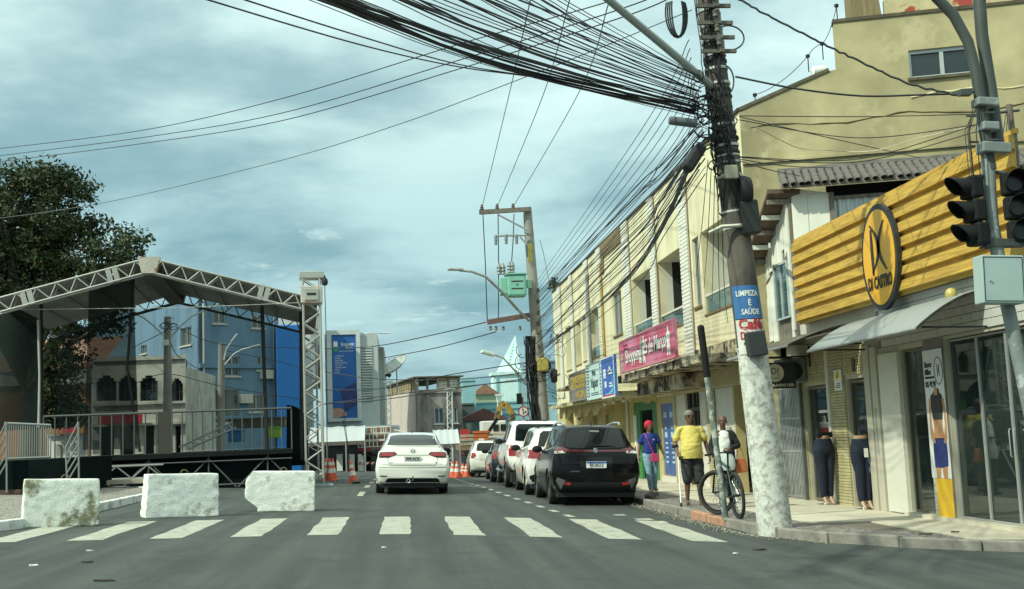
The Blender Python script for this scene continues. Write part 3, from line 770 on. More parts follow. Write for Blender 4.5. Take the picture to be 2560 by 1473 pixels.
# tiled roof: individual barrel tiles down the slope
slope = rad(24)
er = 5.93
tm = MB()
def tilept(s,t):
    a = math.pi * s;return Vector((-.072 * math.cos(a) * (1 - .12 * t),-.46 * t,.052 * math.sin(a) * (1 - .1 * t)))
tm.grid(tilept,6,1);tm.grid(lambda s,t: tilept(s,t) * .86 + Vector((0,-.46 * t * .14,-.012)),6,1)
tme = tm.mesh('roof_tile');tme.polygons.foreach_set('use_smooth',[True] * len(tme.polygons))
m_tileR = M('lichen grey clay tile',(.115,.105,.095),rough=.95,var=.35,scale=4,bump=.3,bscale=25)
tme.materials.append(m_tileR)
RM = Matrix((DH,-NH,Vector((0,0,1)))).transposed()
for i in range(35):
    for j in range(3):
        o = bpy.data.objects.new('roof_tile',tme);C.objects.link(o)
        pos = fH(-.12 + .153 * i,er - .03,-.38) + (-NH * math.cos(slope) + Vector((0,0,math.sin(slope)))) * (.40 + .36 * j) + Vector((0,0,R.uniform(-.006,.006)))
        mm = Matrix.Translation(pos) @ (RM @ Matrix.Rotation(slope,3,'X') @ Matrix.Rotation(R.uniform(-.04,.04),3,'Z')).to_4x4()
        o.parent = OH;o.matrix_local = MW[OH.name].inverted() @ mm
mb = MB();e0 = fH(-.2,er - .06,-.36);e1 = fH(5.3,er - .06,-.36);up_ = (-NH * math.cos(slope) + Vector((0,0,math.sin(slope)))) * 1.15
mb.add([e0,e1,e1 + up_,e0 + up_] + [p - Vector((0,0,.05)) for p in (e0,e1,e1 + up_,e0 + up_)],[(0,1,2,3),(7,6,5,4),(0,4,5,1),(1,5,6,2),(2,6,7,3),(3,7,4,0)]);mb.build('roof_deck',m_gboard,OH)
rp = [e0 + up_ + (e1 - e0) * (i / 12) + Vector((0,0,.04 + R.uniform(-.012,.012))) for i in range(13)]
mb = MB();mb.tube(rp,[.085 + R.uniform(-.008,.012) for _ in rp],8);mb.build('ridge_tiles',m_tileR,OH,smooth=40)
# street gable side with window, torn planks
mb = MB();mb.prism([(21.8,2.85),(23.46,2.85),(23.46,4.75),(21.8,5.85)],lambda y,z: Vector((7.74,y,z)),lambda y,z: Vector((7.9,y,z)));mb.build('gable_wall',m_gboard,OH)
pl = [(21.82,21.98,3.1,5.75),(22.0,22.14,4.6,5.6),(22.3,22.62,4.55,5.35),(22.62,22.95,4.5,5.15),(22.95,23.2,4.35,4.95),(23.2,23.44,4.3,4.8),(22.85,23.15,2.9,4.35),(23.16,23.44,3.0,4.25),(21.86,22.0,2.95,4.3),(22.15,22.3,4.7,5.5)]
for (a,b,z0,z1) in pl:
    mb = MB();tw = R.uniform(-.05,.05)
    mb.prism([(a + .01,z0 + R.uniform(-.08,.08)),(b - .01,z0 + R.uniform(-.08,.08)),(b - .01 + tw,z1 - .1),(a + .01 + tw,z1)],lambda y,z: Vector((7.705 - .02 * abs(z - z0) * .3,y,z)),lambda y,z: Vector((7.735,y,z)));mb.build('plank',m_wboard,OH)
mb = MB();mb.box(7.69,7.73,22.0,22.75,3.4,4.45);w_ = mb.build('window',glass('green grey glass',(.05,.09,.09)),OH)
mb = MB()
for (a,b,c,d) in ((21.96,22.0,3.36,4.5),(22.75,22.79,3.36,4.5),(22.0,22.75,4.45,4.5),(22.0,22.75,3.36,3.4),(22.355,22.395,3.4,4.45)): mb.box(7.66,7.70,a,b,c,d)
mb.build('frame',M('pale blue frame',(.42,.5,.48),rough=.6),w_)
mb = MB();mb.prism([(21.7,5.86),(23.5,4.72),(23.5,4.64),(21.7,5.78)],lambda y,z: Vector((7.3,y,z)),lambda y,z: Vector((7.95,y,z)));mb.build('verge_sheet',M('rusty eave sheet',(.13,.09,.065),rough=.9,var=.4,scale=6),OH)
for k in range(5):
    y = 21.8 + .38 * k;z = 5.77 - .63 * (y - 21.7);mb = MB();mb.box(7.32,7.74,y,y + .07,z - .12,z - .03);mb.build('rafter_end',m_wboard if k % 2 else m_gboard,OH)
mb = MB();mb.beam((7.2,21.5,4.72),(7.66,22.9,4.52),.04,.1);mb.build('window_hood',M('zinc hood',(.45,.48,.45),rough=.5),OH)

# ================================================================ clothes shop on the corner
SX = 7.9
m_wtile = M('white glazed tile',(.55,.54,.49),rough=.3,var=.05);m_grout = M('grey grout',(.22,.21,.19),rough=.95)
m_stone = M('beige split stone',(.42,.37,.20),rough=.85,var=.2,scale=5,bump=.2,bscale=20)
m_door = M('beige door panel',(.46,.43,.34),rough=.6,var=.05)
m_shopgl = glass('shop glass',(.03,.045,.042),rough=.015,see=.42)
m_aluD = M('bronze aluminium',(.20,.19,.15),rough=.4,metal=.4,var=.05)
GS = lambda y: G(SX,y) + HS
SH = thing('clothes_shop','corner clothes shop with beige stone piers and full height glass front','shop',loc=(SX,18,G(SX,18)))
gz = G(SX,18) + HS
holes = [(20.85,22.05,gz - .5,2.0),(18.98,19.92,gz - .5,2.03),(16.8,17.62,gz - .5,2.38),(13.0,16.1,gz - .5,2.42),(22.2,23.3,gz - .5,2.05)]
mb = MB();wall(mb,13.0,23.4,gz - .6,3.25,holes,0,.18,fX(SX));mb.build('front_wall',m_door,SH)
mb = MB();mb.box(SX,14.0,23.0,23.42,gz - .5,3.1);mb.build('side_wall',m_door,SH);mb = MB();mb.box(SX + .01,13.0,12.6,12.99,gz - .5,3.2);mb.build('side_wall',m_door,SH)
mb = MB();mb.box(SX - .02,14,12.6,23.4,3.2,3.3);mb.build('flat_roof',m_conc,SH)
# stone cladding: horizontal split courses
def courses(a,b,z0,z1,name,h=.052,d=.03):
    mb = MB();z = z0
    while z < z1 - .01:
        hh = min(h * R.uniform(.8,1.2),z1 - z);mb.box(SX - d - R.uniform(0,.012),SX - .002,a,b,z + .004,z + hh - .004);z += hh
    mb.build(name,m_stone,SH)
courses(19.95,20.62,gz,2.6,'stone_pier');courses(22.07,22.18,gz,2.6,'stone_pier');courses(20.68,22.18,2.05,2.62,'stone_panel');courses(19.0,19.93,2.1,2.6,'stone_panel')
mb = MB();mb.box(SX - .07,SX - .003,20.63,20.74,gz,2.66);mb.build('pale_post',m_panelW,SH)
mb = MB();mb.box(SX - .07,SX - .003,18.72,18.95,gz,2.55);mb.box(SX - .06,SX - .003,18.45,18.68,gz,2.5);mb.build('door_jamb',m_door,SH)
mb = MB();mb.box(SX - .09,SX - .06,18.55,18.58,.75,1.5);mb.build('pull_handle',m_alu,SH)
mb = MB();mb.box(SX - .04,SX - .003,17.66,18.4,gz + .02,2.36);mb.build('white_panel',m_panelW,SH)
# white tile field: tiles one by one
mb = MB();mb.box(SX - .012,SX - .002,13.0,18.4,2.46,3.19);mb.build('grout_bed',m_grout,SH)
tl = MB();tl.box(-.014,0,.004,.286,.004,.114);tlm = tl.mesh('wall_tile');tlm.materials.append(m_wtile)
def tile_at(y,z,nm='wall_tile'):
    o = bpy.data.objects.new(nm,tlm);C.objects.link(o);o.parent = SH
    o.matrix_local = MW[SH.name].inverted() @ Matrix.Translation((SX - .0122 - R.uniform(0,.003),y,z))
for j in range(6):
    for i in range(18): tile_at(13.02 + .29 * i + (.145 if j % 2 else 0),2.47 + .12 * j)
mb = MB();mb.box(SX - .012,SX - .0015,16.12,16.78,gz,2.45);mb.build('pier_bed',m_grout,SH)
for j in range(20):
    for i in range(2): tile_at(16.15 + .305 * i,gz + .01 + .12 * j)
# doors and panes
def pane(a,b,z0,z1,x=SX + .08,mat=m_shopgl,fr=.05,fm=m_aluD,nm='glass_pane'):
    mb = MB();mb.box(x,x + .012,a,b,z0,z1);o = mb.build(nm,mat,SH)
    mb = MB()
    for (p,q,r_,s_) in ((a,b,z1 - fr,z1),(a,b,z0,z0 + fr),(a,a + fr,z0 + fr,z1 - fr),(b - fr,b,z0 + fr,z1 - fr)): mb.box(x - .025,x - .001,p,q,r_,s_)
    mb.build('frame',fm,o);return o
pane(20.87,22.03,gz + .01,1.98);pane(19.0,19.9,gz + .01,2.01)
pane(16.82,17.6,gz + .06,2.37,fr=.03)
xs_ = [13.0,13.75,14.5,15.28,16.1]
for a,b in zip(xs_[:-1],xs_[1:]): pane(a + .004,b - .004,gz + .06,2.40,fr=.022,fm=m_alu)
mb = MB();mb.box(SX - .12,SX + .2,13.0,17.64,gz - .02,gz + .055);mb.build('threshold',m_slab,SH)
for y in (14.44,14.56): mb = MB();mb.tube([(SX + .05,y,.75),(SX + .03,y,.77),(SX + .03,y,1.1),(SX + .05,y,1.12)],.008,6);mb.build('door_handle',m_alu,SH,smooth=50)
# interior
m_in = M('shop interior paint',(.36,.36,.31),rough=.8,var=.05)
mb = MB();mb.quad((11.5,13,gz),(11.5,23,gz),(11.5,23,3.2),(11.5,13,3.2));mb.quad((SX + .2,13,gz + .03),(11.5,13,gz + .03),(11.5,23,gz + .03),(SX + .2,23,gz + .03));mb.quad((SX + .2,13,2.9),(11.5,13,2.9),(11.5,23,2.9),(SX + .2,23,2.9))
mb.box(SX + .2,11.5,18.7,18.8,gz,2.9);mb.box(SX + .2,11.5,22.9,23.0,gz,2.9);mb.build('interior',m_in,SH)
# hearts stuck on the glass
m_heart = M('red foil',(.50,.045,.05),rough=.35)
def heart_poly(s):
    return [(s * 16 * math.sin(t) ** 3 / 17,s * 1.35 * (13 * math.cos(t) - 5 * math.cos(2 * t) - 2 * math.cos(3 * t) - math.cos(4 * t)) / 17) for t in [2 * math.pi * i / 24 for i in range(24)]]
for (px,py) in ((2445,900),(2390,965),(2508,965),(2460,1018),(2388,1070),(2500,1065),(2550,930)):
    p = aX(px,py,SX + .11);mb = MB();yy = p.y
    mb.prism(heart_poly(.085),lambda a,b: Vector((SX + .10,p.y + a,p.z + b)),lambda a,b: Vector((SX + .112,p.y + a,p.z + b)));mb.build('heart_sticker',m_heart,SH)
# pier poster: a woman in blue shorts, with price
p0,p1 = 16.14,16.76
po = MB();po.box(SX - .034,SX - .029,p0,p1,.42,2.3);PO = po.build('poster',M('white poster',(.74,.75,.72),rough=.4,var=.03),SH)
mb = MB();mb.box(SX - .035,SX - .028,p0 - .0,p1 - .12,gz + .01,.415);mb.build('yellow_base',M('yellow enamel',(.75,.45,.02),rough=.4),SH)
ink = M('poster ink',(.03,.03,.03),rough=.6)
def onposter(poly,mat,nm,x=SX - .037):
    mb = MB();mb.prism(poly,lambda a,b: Vector((x,a,b)),lambda a,b: Vector((x + .0035,a,b)));mb.build(nm,mat,PO)
m_skin1 = M('printed skin',(.52,.26,.12),rough=.5,var=.15,scale=8)
cy = 16.42
def body_poly(rows):      # outline from (z, left, right) rows
    return [(cy + r[2],r[0]) for r in rows] + [(cy + r[1],r[0]) for r in rows[::-1]]
onposter(body_poly([(1.69,-.06,.05),(1.62,-.19,.18),(1.5,-.21,.20),(1.36,-.17,.17),(1.27,-.15,.15)]),ink,'printed_top')
onposter(body_poly([(1.275,-.145,.145),(1.18,-.125,.13),(1.08,-.15,.15),(.99,-.18,.175)]),m_skin1,'printed_waist')
onposter(body_poly([(1.0,-.19,.185),(.9,-.215,.205),(.75,-.225,.215),(.60,-.215,.205),(.57,-.02,.20)]),M('printed denim',(.015,.03,.16),rough=.6,var=.35,scale=14),'printed_shorts')
onposter(body_poly([(.61,-.20,-.02),(.5,-.18,-.03),(.42,-.165,-.045)]),m_skin1,'printed_leg',SX - .0365);onposter(body_poly([(.60,.02,.19),(.5,.03,.175),(.42,.045,.16)]),m_skin1,'printed_leg',SX - .0365)
onposter(body_poly([(1.58,.17,.23),(1.4,.20,.26),(1.2,.21,.27),(1.0,.15,.25),(.93,.12,.19)]),m_skin1,'printed_arm',SX - .038);onposter(body_poly([(1.58,-.235,-.18),(1.4,-.265,-.2),(1.2,-.275,-.21),(1.0,-.25,-.16),(.93,-.2,-.13)]),m_skin1,'printed_arm',SX - .038)
onposter(body_poly([(1.74,-.045,.04),(1.69,-.05,.045),(1.63,-.09,.08)]),m_skin1,'printed_neck',SX - .0385)
onposter(body_poly([(1.72,-.10,-.05),(1.5,-.13,-.06),(1.38,-.12,-.08)]),M('printed hair',(.05,.02,.012),rough=.6),'printed_hair',SX - .039)
for s_,z,sz in (('Shorts',2.08,.12),('Miller',1.97,.12),('VISTE DO 36 AO 46',1.89,.045),('R$ 49,90',1.79,.12)):
    text(s_,sz,T_negX(SX - .036,p1 - .04,z),ink,PO,align='LEFT',sx=.75,bold=.002)
mb = MB();mb.tube([(SX - .037,16.28 + .13 * math.cos(t),1.98 + .2 * math.sin(t)) for t in [2 * math.pi * i / 24 for i in range(24)]],.006,4,closed=True);mb.build('printed_oval',ink,PO)
text(')(',.2,T_negX(SX - .036,16.28,2.0),ink,PO,sx=.8)
# little signs on the stone
mb = MB();mb.box(SX - .055,SX - .045,20.0,20.34,1.85,2.22);o = mb.build('notice',m_white,SH)
mb = MB();mb.lathe([(.0,0),(.085,0),(.085,.006),(0,.006)],(SX - .062,20.17,2.12),'X',20);sm = mb.build('smiley',M('smiley yellow',(.8,.62,.03),rough=.5),o)
mb = MB()
mb.tube([(SX - .064,20.17 + .05 * math.cos(t),2.125 + .05 * math.sin(t)) for t in [math.pi + math.pi * i / 10 for i in range(11)]],.006,4);mb.cbox((SX - .064,20.14,2.145),.004,.012,.025);mb.cbox((SX - .064,20.20,2.145),.004,.012,.025);mb.build('smiley_face',ink,o)
for k in range(3): mb = MB();mb.box(SX - .058,SX - .0555,20.06,20.28 - .03 * k,1.9 + .035 * k,1.915 + .035 * k);mb.build('notice_line',ink,o)
mb = MB();mb.box(SX - .06,SX - .045,19.36,19.47,2.15,2.37);o = mb.build('house_number',M('bronze plate',(.10,.08,.05),rough=.5),SH)
# metal grille gate at the far end
for k in range(16):
    mb = MB();y = 22.25 + .066 * k;mb.tube([(SX - .05 - .1 * (k / 16),y,gz + .03),(SX - .05 - .1 * (k / 16),y,2.03)],.012,5);mb.build('gate_bar',m_steel,SH)
mb = MB()
for z in (gz + .06,.75,1.4,2.0): mb.beam((SX - .05,22.22,z),(SX - .15,23.28,z),.03)
mb.build('gate_rail',m_steel,SH)
mb = MB();mb.box(SX - .1,SX - .003,22.10,22.2,gz,2.1);mb.box(SX - .1,SX - .003,23.3,23.42,gz,2.1);mb.build('gate_post',M('graphite paint',(.09,.095,.095),rough=.5),SH)
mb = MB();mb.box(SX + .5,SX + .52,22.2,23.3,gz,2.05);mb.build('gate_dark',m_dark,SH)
# lamp under the sign
mb = MB();mb.lathe([(.0,-.12),(.07,-.09),(.085,0),(.06,.06),(.02,.08)],(7.7,15.35,3.0),n=14);mb.build('globe_lamp',M('yellowed globe',(.52,.42,.12),rough=.4),SH,smooth=60)

# ---- the big plank sign
SG = thing('shop_sign','wide yellow plank shop sign with black and orange oval emblem','sign',loc=(7.75,17.5,3.2))
m_plank = M('varnished yellow planks',(.54,.34,.06),rough=.6,var=.30,scale=5,stretch=(7,.4,7),dirt=(.34,.19,.035),dscale=2.2,dthr=(.50,.66),damt=.75,bump=.15,bscale=20)
zs = [3.17,3.40,3.61,3.83,4.05,4.28,4.51,4.76]
m_plankW = M('weathered plank ends',(.62,.58,.46),rough=.8)
for k in range(7):
    z0,z1 = zs[k],zs[k + 1] - .004
    prof = [(0,z0),(-.010,z0),(-.010,z0 + .062),(-.078,z0 + .072),(-.078,z0 + .086),(-.071,z0 + .090),(-.070,z0 + .135),(-.065,z0 + .138),(-.062,z1 - .006),(-.010,z1),(0,z1)]
    mb = MB();mb.prism(prof,lambda x,z: Vector((7.73 + x,13.42,z)),lambda x,z: Vector((7.73 + x,21.6,z)));mb.build('plank',m_plank,SG)
mb = MB();mb.box(7.72,7.78,13.40,21.62,4.765,4.83);mb.build('cap_board',m_plank,SG)
mb = MB();mb.box(7.735,7.77,13.42,21.6,3.18,4.76);mb.build('backing',m_gboard,SG)
cy,cz = 17.40,3.84
def oval(ry,rz,n=48): return [(cy + ry * math.cos(2 * math.pi * i / n),cz + rz * math.sin(2 * math.pi * i / n)) for i in range(n)]
mb = MB();mb.prism(oval(.68,.84),lambda y,z: Vector((7.59,y,z)),lambda y,z: Vector((7.66,y,z)));EM = mb.build('oval_emblem',M('charcoal sign edge',(.025,.03,.03),rough=.5),SG,smooth=40)
mb = MB();mb.prism(oval(.60,.755),lambda y,z: Vector((7.582,y,z)),lambda y,z: Vector((7.5895,y,z)));mb.build('oval_face',M('orange yellow acrylic',(.78,.40,.015),rough=.25,var=.06,scale=1.2),EM)
mk = M('emblem black',(.03,.028,.02),rough=.5)
def stroke(pts,w):   # flat calligraphic stroke on the emblem
    mb = MB();a = [];b = []
    for i,(y,z) in enumerate(pts):
        ww = w * (.45 + .55 * math.sin(math.pi * (i + .6) / (len(pts) + .2)));a.append((y + ww / 2,z));b.append((y - ww / 2,z))
    mb.prism(a + b[::-1],lambda y,z: Vector((7.574,y,z)),lambda y,z: Vector((7.5815,y,z)));mb.build('monogram_stroke',mk,EM)
stroke([(cy + .22,cz + .47 - .105 * i) for i in range(8)],.10)
stroke([(cy + .25 - .29 * math.sin(math.pi * i / 14),cz + .54 - .055 * i) for i in range(15)],.10)
stroke([(cy - .28 + .25 * math.sin(math.pi * i / 14),cz + .54 - .055 * i) for i in range(15)],.11)
text('DI CASTRO',.27,T_negX(7.576,cy,cz - .40),mk,EM,sx=.66,bold=.010)
for k in range(5): mb = MB();y = 14 + 1.8 * k;mb.beam((7.76,y,3.4),(7.89,y,3.22),.04);mb.build('bracket',m_steel,SG)

# ---- canopies
def canopy(name,label,y0,y1,xw,zw,xo,zo,mat,see=True):
    o = thing(name,label,'canopy',loc=(xw,(y0 + y1) / 2,zw))
    def f(s,t):
        return Vector((xw - (xw - xo) * t,y0 + (y1 - y0) * s,zo + (zw - zo) * (1 - t ** 1.7)))
    mb = MB();mb.grid(f,14,10);mb.grid(lambda s,t: f(s,t) - Vector((0,0,.012)),14,10);mb.build('curved_sheet',mat,o,smooth=50)
    for y in [y0 + (y1 - y0) * i / 4 for i in range(5)]:
        s_ = (y - y0) / (y1 - y0);mb = MB();mb.tube([f(s_,t / 10) - Vector((0,0,.03)) for t in range(11)],.010,5);mb.build('rib',m_black,o)
    mb = MB();mb.tube([f(0,1) - Vector((0,0,.02)),f(1,1) - Vector((0,0,.02))],.02,6);mb.tube([f(0,.02) - Vector((0,0,.03)),f(1,.02) - Vector((0,0,.03))],.02,6);mb.build('edge_rail',M('grey rail',(.30,.31,.30),rough=.5),o)
    for y in (y0 + .05,y1 - .05):
        mb = MB();mb.tube([(xw,y,zo - .02),(xo + .1,y,zo)],.014,5);mb.build('tie_bar',m_black,o)
    return o
canopy('door_canopy','curved pale grey sheet canopy over the shop entrance',14.7,18.85,7.86,2.98,6.85,2.50,M('frosted grey sheet',(.27,.29,.28),rough=.5,var=.08,scale=1))
canopy('frame_canopy','dark brown framed canopy beside the hanging black sign',18.95,22.6,7.86,2.96,6.55,2.62,M('smoked sheet',(.12,.10,.07),rough=.5))
# hanging black sign on a bracket, edge on to the street
YS_ = 21.35
c0,c1,c2,c3 = aY(1893,918,YS_),aY(1985,905,YS_),aY(1994,970,YS_),aY(1900,985,YS_)
xa,xb,za,zb2 = c0.x,(c1.x + c2.x) / 2,c2.z,c1.z
HSN = thing('hanging_sign','small black hanging sign with round cream logo on a bracket','sign',loc=(xb,YS_,za))
mb = MB();mb.box(xa,xb,YS_,YS_ + .06,za,zb2);mb.build('panel',M('black sign face',(.018,.022,.02),rough=.5),HSN)
lx,lz = aY(1938,938,YS_).x,(za + zb2) / 2 + .05
m_creamS = M('cream sign ink',(.60,.56,.42),rough=.6)
mb = MB();mb.lathe([(0,0),(.17,0),(.17,-.006),(0,-.006)],(lx,YS_ - .001,lz),'Y',28);mb.build('logo_disc',m_creamS,HSN)
text('D(',.17,T_negY(lx,YS_ - .009,lz + .03),mk,HSN,depth=.002,sx=.9);text('DI CASTRO',.035,T_negY(lx,YS_ - .009,lz - .1),mk,HSN,depth=.002)
text('O MUNDO USA',.075,T_negY((xa + xb) / 2 + .06,YS_ - .003,za + .06),m_creamS,HSN,bold=.002)
mb = MB();mb.tube([(xb + .32,YS_ + .03,zb2 + .1),(xa - .1,YS_ + .03,zb2 + .1)],.018,6);mb.tube([(xb + .3,YS_ + .03,zb2 - .1),(xb + .3,YS_ + .03,zb2 + .3)],.02,6)
for x in (xa + .15,xb - .1): mb.tube([(x,YS_ + .03,zb2),(x,YS_ + .03,zb2 + .1)],.008,5)
mb.build('bracket',m_black,HSN)
# wall mounted air conditioner above it
AC = thing('air_conditioner','grey air conditioning unit on the wall above the hanging sign','air conditioner',loc=(7.75,22.0,2.15))
mb = MB();mb.box(7.4,7.85,21.75,22.35,2.08,2.55);mb.build('casing',M('grey unit casing',(.16,.19,.18),rough=.5),AC,bevel=.03)
mb = MB();mb.lathe([(.0,0),(.17,0),(.17,-.02),(.15,-.02),(.15,-.008),(0,-.008)],(7.6,21.749,2.3),'Y',18);mb.build('fan_grille',m_black,AC)

# ---- sign boards on the yellow building
def board(name,label,x,y0,y1,z0,z1,mat,fmat,fw=.04,th=.08):
    o = thing(name,label,'sign',loc=(x,(y0 + y1) / 2,z0))
    mb = MB();mb.box(x,x + th,y0,y1,z0,z1);mb.build('panel',mat,o)
    mb = MB()
    for (a,b,c,d) in ((y0,y1,z1 - fw,z1),(y0,y1,z0,z0 + fw),(y0,y0 + fw,z0 + fw,z1 - fw),(y1 - fw,y1,z0 + fw,z1 - fw)): mb.box(x - .012,x - .001,a,b,c,d)
    mb.build('frame',fmat,o);return o
wl_ = M('sign white',(.72,.74,.70),rough=.5,var=.04);dkr = M('sign dark red',(.20,.02,.05),rough=.6)
PK = board('pink_sign','faded pink shop sign with white lettering above the concrete awning',6.08,25.05,31.5,2.84,3.72,M('faded pink vinyl',(.52,.085,.15),rough=.5,var=.10,scale=.8,dirt=(.58,.22,.34),dscale=.5,dthr=(.48,.64)),M('pink frame',(.50,.20,.24),rough=.5))
for dx,mt in ((0.0,wl_),):
    text('Shopping',.50,T_negX(6.076,29.62,3.22),dkr,PK,sx=1.12,bold=.03,depth=.003);text('Shopping',.50,T_negX(6.070,29.62,3.22),mt,PK,sx=1.12,bold=.008,depth=.003)
    text('25 de Março',.50,T_negX(6.076,27.05,3.30),dkr,PK,sx=.98,bold=.03,depth=.003);text('25 de Março',.50,T_negX(6.070,27.05,3.30),mt,PK,sx=.98,bold=.008,depth=.003)
text('Rua dos',.11,T_negX(6.076,30.6,3.55),dkr,PK,sx=1.6);text('Varejistas',.09,T_negX(6.076,30.55,3.45),dkr,PK,sx=1.6)
def flat(o,x,poly,mat,nm):
    mb = MB();mb.prism(poly,lambda a,b: Vector((x - .004,a,b)),lambda a,b: Vector((x - .0005,a,b)));mb.build(nm,mat,o)
gry = M('sign grey',(.34,.30,.28),rough=.6)
for (yc,z0,s_) in ((28.55,2.93,1.0),(28.28,2.92,.95),(31.15,2.88,.8),(25.6,2.92,.95)):   # printed figures in white
    H_ = .72 * s_
    flat(PK,6.08 - .002,[(yc - .16,z0),(yc - .05,z0 + .02),(yc,z0 + .25 * H_),(yc + .06,z0),(yc + .17,z0 + .02),(yc + .15,z0 + .5 * H_),(yc + .2,z0 + .72 * H_),(yc + .05,z0 + .84 * H_),(yc + .05,z0 + H_),(yc - .05,z0 + H_),(yc - .05,z0 + .84 * H_),(yc - .2,z0 + .72 * H_),(yc - .12,z0 + .5 * H_)],wl_ if yc < 28.4 else gry,'printed_figure')
BL = board('blue_sign','upright blue shop sign with pale swoosh hanging below the pink sign',5.98,31.9,34.0,2.24,3.42,M('blue vinyl',(.05,.12,.42),rough=.45,var=.15,scale=.8,dirt=(.05,.27,.52),dscale=.6,dthr=(.5,.66)),wl_)
flat(BL,5.98,[(33.5,2.36),(32.9,2.30),(32.15,2.42),(31.98,2.62),(32.3,2.45),(32.9,2.37)],M('sky blue vinyl',(.18,.5,.72),rough=.5),'swoosh')
for (a,b,c,d) in ((33.25,33.65,2.82,3.08),(32.3,32.9,2.98,3.02),(32.2,32.8,2.9,2.94),(33.2,33.5,2.55,2.72),(32.3,32.75,2.62,2.66),(32.2,32.8,2.54,2.58),(32.5,32.7,2.98,3.12)): flat(BL,5.98,[(a,c),(b,c),(b,d),(a,d)],wl_,'printed_block')
flat(BL,5.98,[(31.95,2.285),(33.95,2.285),(33.95,2.33),(31.95,2.33)],M('sign red',(.55,.08,.06),rough=.5),'red_stripe')
WG = board('film_strip_sign','pale blue sign edged with dark squares like a film strip',6.1,34.5,37.55,2.30,3.44,M('pale blue vinyl',(.52,.66,.66),rough=.5,var=.06),M('pale frame',(.5,.6,.58),rough=.5))
ink2 = M('dark green ink',(.035,.085,.07),rough=.6)
for k in range(5):
    for yc in (34.75,37.25): flat(WG,6.1,[(yc - .2,2.4 + .2 * k),(yc + .2,2.4 + .2 * k),(yc + .2,2.55 + .2 * k),(yc - .2,2.55 + .2 * k)],ink2,'film_square');flat(WG,6.096,[(yc - .09,2.44 + .2 * k),(yc + .09,2.44 + .2 * k),(yc + .09,2.51 + .2 * k),(yc - .09,2.51 + .2 * k)],wl_,'film_hole')
text('Pitch',.26,T_negX(6.094,36.05,3.12),ink2,WG,sx=1.3,bold=.004);text('Vapor',.44,T_negX(6.094,36.0,2.80),ink2,WG,sx=1.25,bold=.006)
for k in range(2): flat(WG,6.1,[(35.2 + .1 * k,2.42 + .06 * k),(36.7,2.42 + .06 * k),(36.7,2.45 + .06 * k),(35.2 + .1 * k,2.45 + .06 * k)],ink2,'printed_line')
CK = board('grey_photo_sign','grey photographic shop sign with gold lettering',6.1,37.6,41.5,2.36,3.36,M('grey photo print',(.20,.19,.17),rough=.5,var=.4,scale=1.2),M('grey frame',(.25,.23,.2),rough=.5))
gold = M('gold lettering',(.50,.34,.04),rough=.45)
text('CANE:KIDU',.62,T_negX(6.094,39.5,2.98),gold,CK,sx=1.0,bold=.01);text('ART CAFÉ',.36,T_negX(6.094,38.9,2.55),gold,CK,sx=1.1,bold=.005)
# round white shop totem and planter further along
TT = thing('totem_sign','white rounded totem sign with gold letter in front of yellow shops','sign',loc=gp(6.4,42.5,HS))
gz2 = G(6.4,42.5) + HS
mb = MB();mb.prism([(-.45,0),(.45,0),(.45,1.35)] + [(.45 * math.cos(t),1.35 + .42 * math.sin(t)) for t in [math.pi * i / 14 for i in range(1,14)]] + [(-.45,1.35)],lambda a,b: Vector((6.4 + a,42.5,gz2 + b)),lambda a,b: Vector((6.4 + a,42.62,gz2 + b)));mb.build('panel',m_white,TT,bevel=.02)
text('G',.42,T_negY(6.4,42.495,gz2 + 1.4),gold,TT)

# ================================================================ stage on the left, houses and far end
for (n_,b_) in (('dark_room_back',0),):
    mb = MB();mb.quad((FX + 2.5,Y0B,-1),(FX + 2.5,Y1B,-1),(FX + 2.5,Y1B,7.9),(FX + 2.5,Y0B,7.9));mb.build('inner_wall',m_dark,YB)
_uc = MB();_uc.lathe([(1,0),(1,1)],n=8,cap=True);UCYL = _uc.mesh('bar');UCYL.polygons.foreach_set('use_smooth',[True] * len(UCYL.polygons));UCYL.set_sharp_from_angle(angle=rad(40))
_bars = {}
def bar(p,q,r,mat,parent,name='brace'):
    """one straight round bar; alike bars share a mesh per material"""
    key = mat.name
    if key not in _bars:
        me = UCYL.copy();me.materials.append(mat);_bars[key] = me
    p,q = Vector(p),Vector(q);d = q - p
    a,b = frame_of(d);m = Matrix((a,b,d.normalized())).transposed().to_4x4()
    o = bpy.data.objects.new(name,_bars[key]);C.objects.link(o);o.parent = parent
    o.matrix_local = MW[parent.name].inverted() @ (Matrix.Translation(p) @ m @ Matrix.Diagonal((r,r,d.length,1)))
    return o
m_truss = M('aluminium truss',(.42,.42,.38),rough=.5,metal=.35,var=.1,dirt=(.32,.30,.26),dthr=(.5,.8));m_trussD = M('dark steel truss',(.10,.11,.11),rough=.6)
def truss(p,q,side,up,w,h,parent,mat,step=.55,rc=.03,rb=.017,sides=True):
    """box truss from p to q (p, q on its near lower chord)"""
    p,q = Vector(p),Vector(q);n = max(2,int((q - p).length / step))
    off = [Vector((0,0,0)),up * h,side * w,side * w + up * h]
    for o_ in off: bar(p + o_,q + o_,rc,mat,parent,'chord')
    for i in range(n):
        a,b = p.lerp(q,i / n),p.lerp(q,(i + 1) / n);m_ = (a + b) / 2
        bar(a,m_ + up * h,rb,mat,parent);bar(m_ + up * h,b,rb,mat,parent)
        if sides:
            bar(a + side * w,m_ + up * h + side * w,rb,mat,parent);bar(m_ + up * h + side * w,b + side * w,rb,mat,parent)
RZ5 = rad(5)
E1 = Vector((math.cos(RZ5),math.sin(RZ5),0));D1 = Vector((-math.sin(RZ5),math.cos(RZ5),0));ZU = Vector((0,0,1))
P1 = Vector((-2.42,33.5,0))
def fT(u,w,z): return P1 + E1 * u + D1 * w + ZU * z
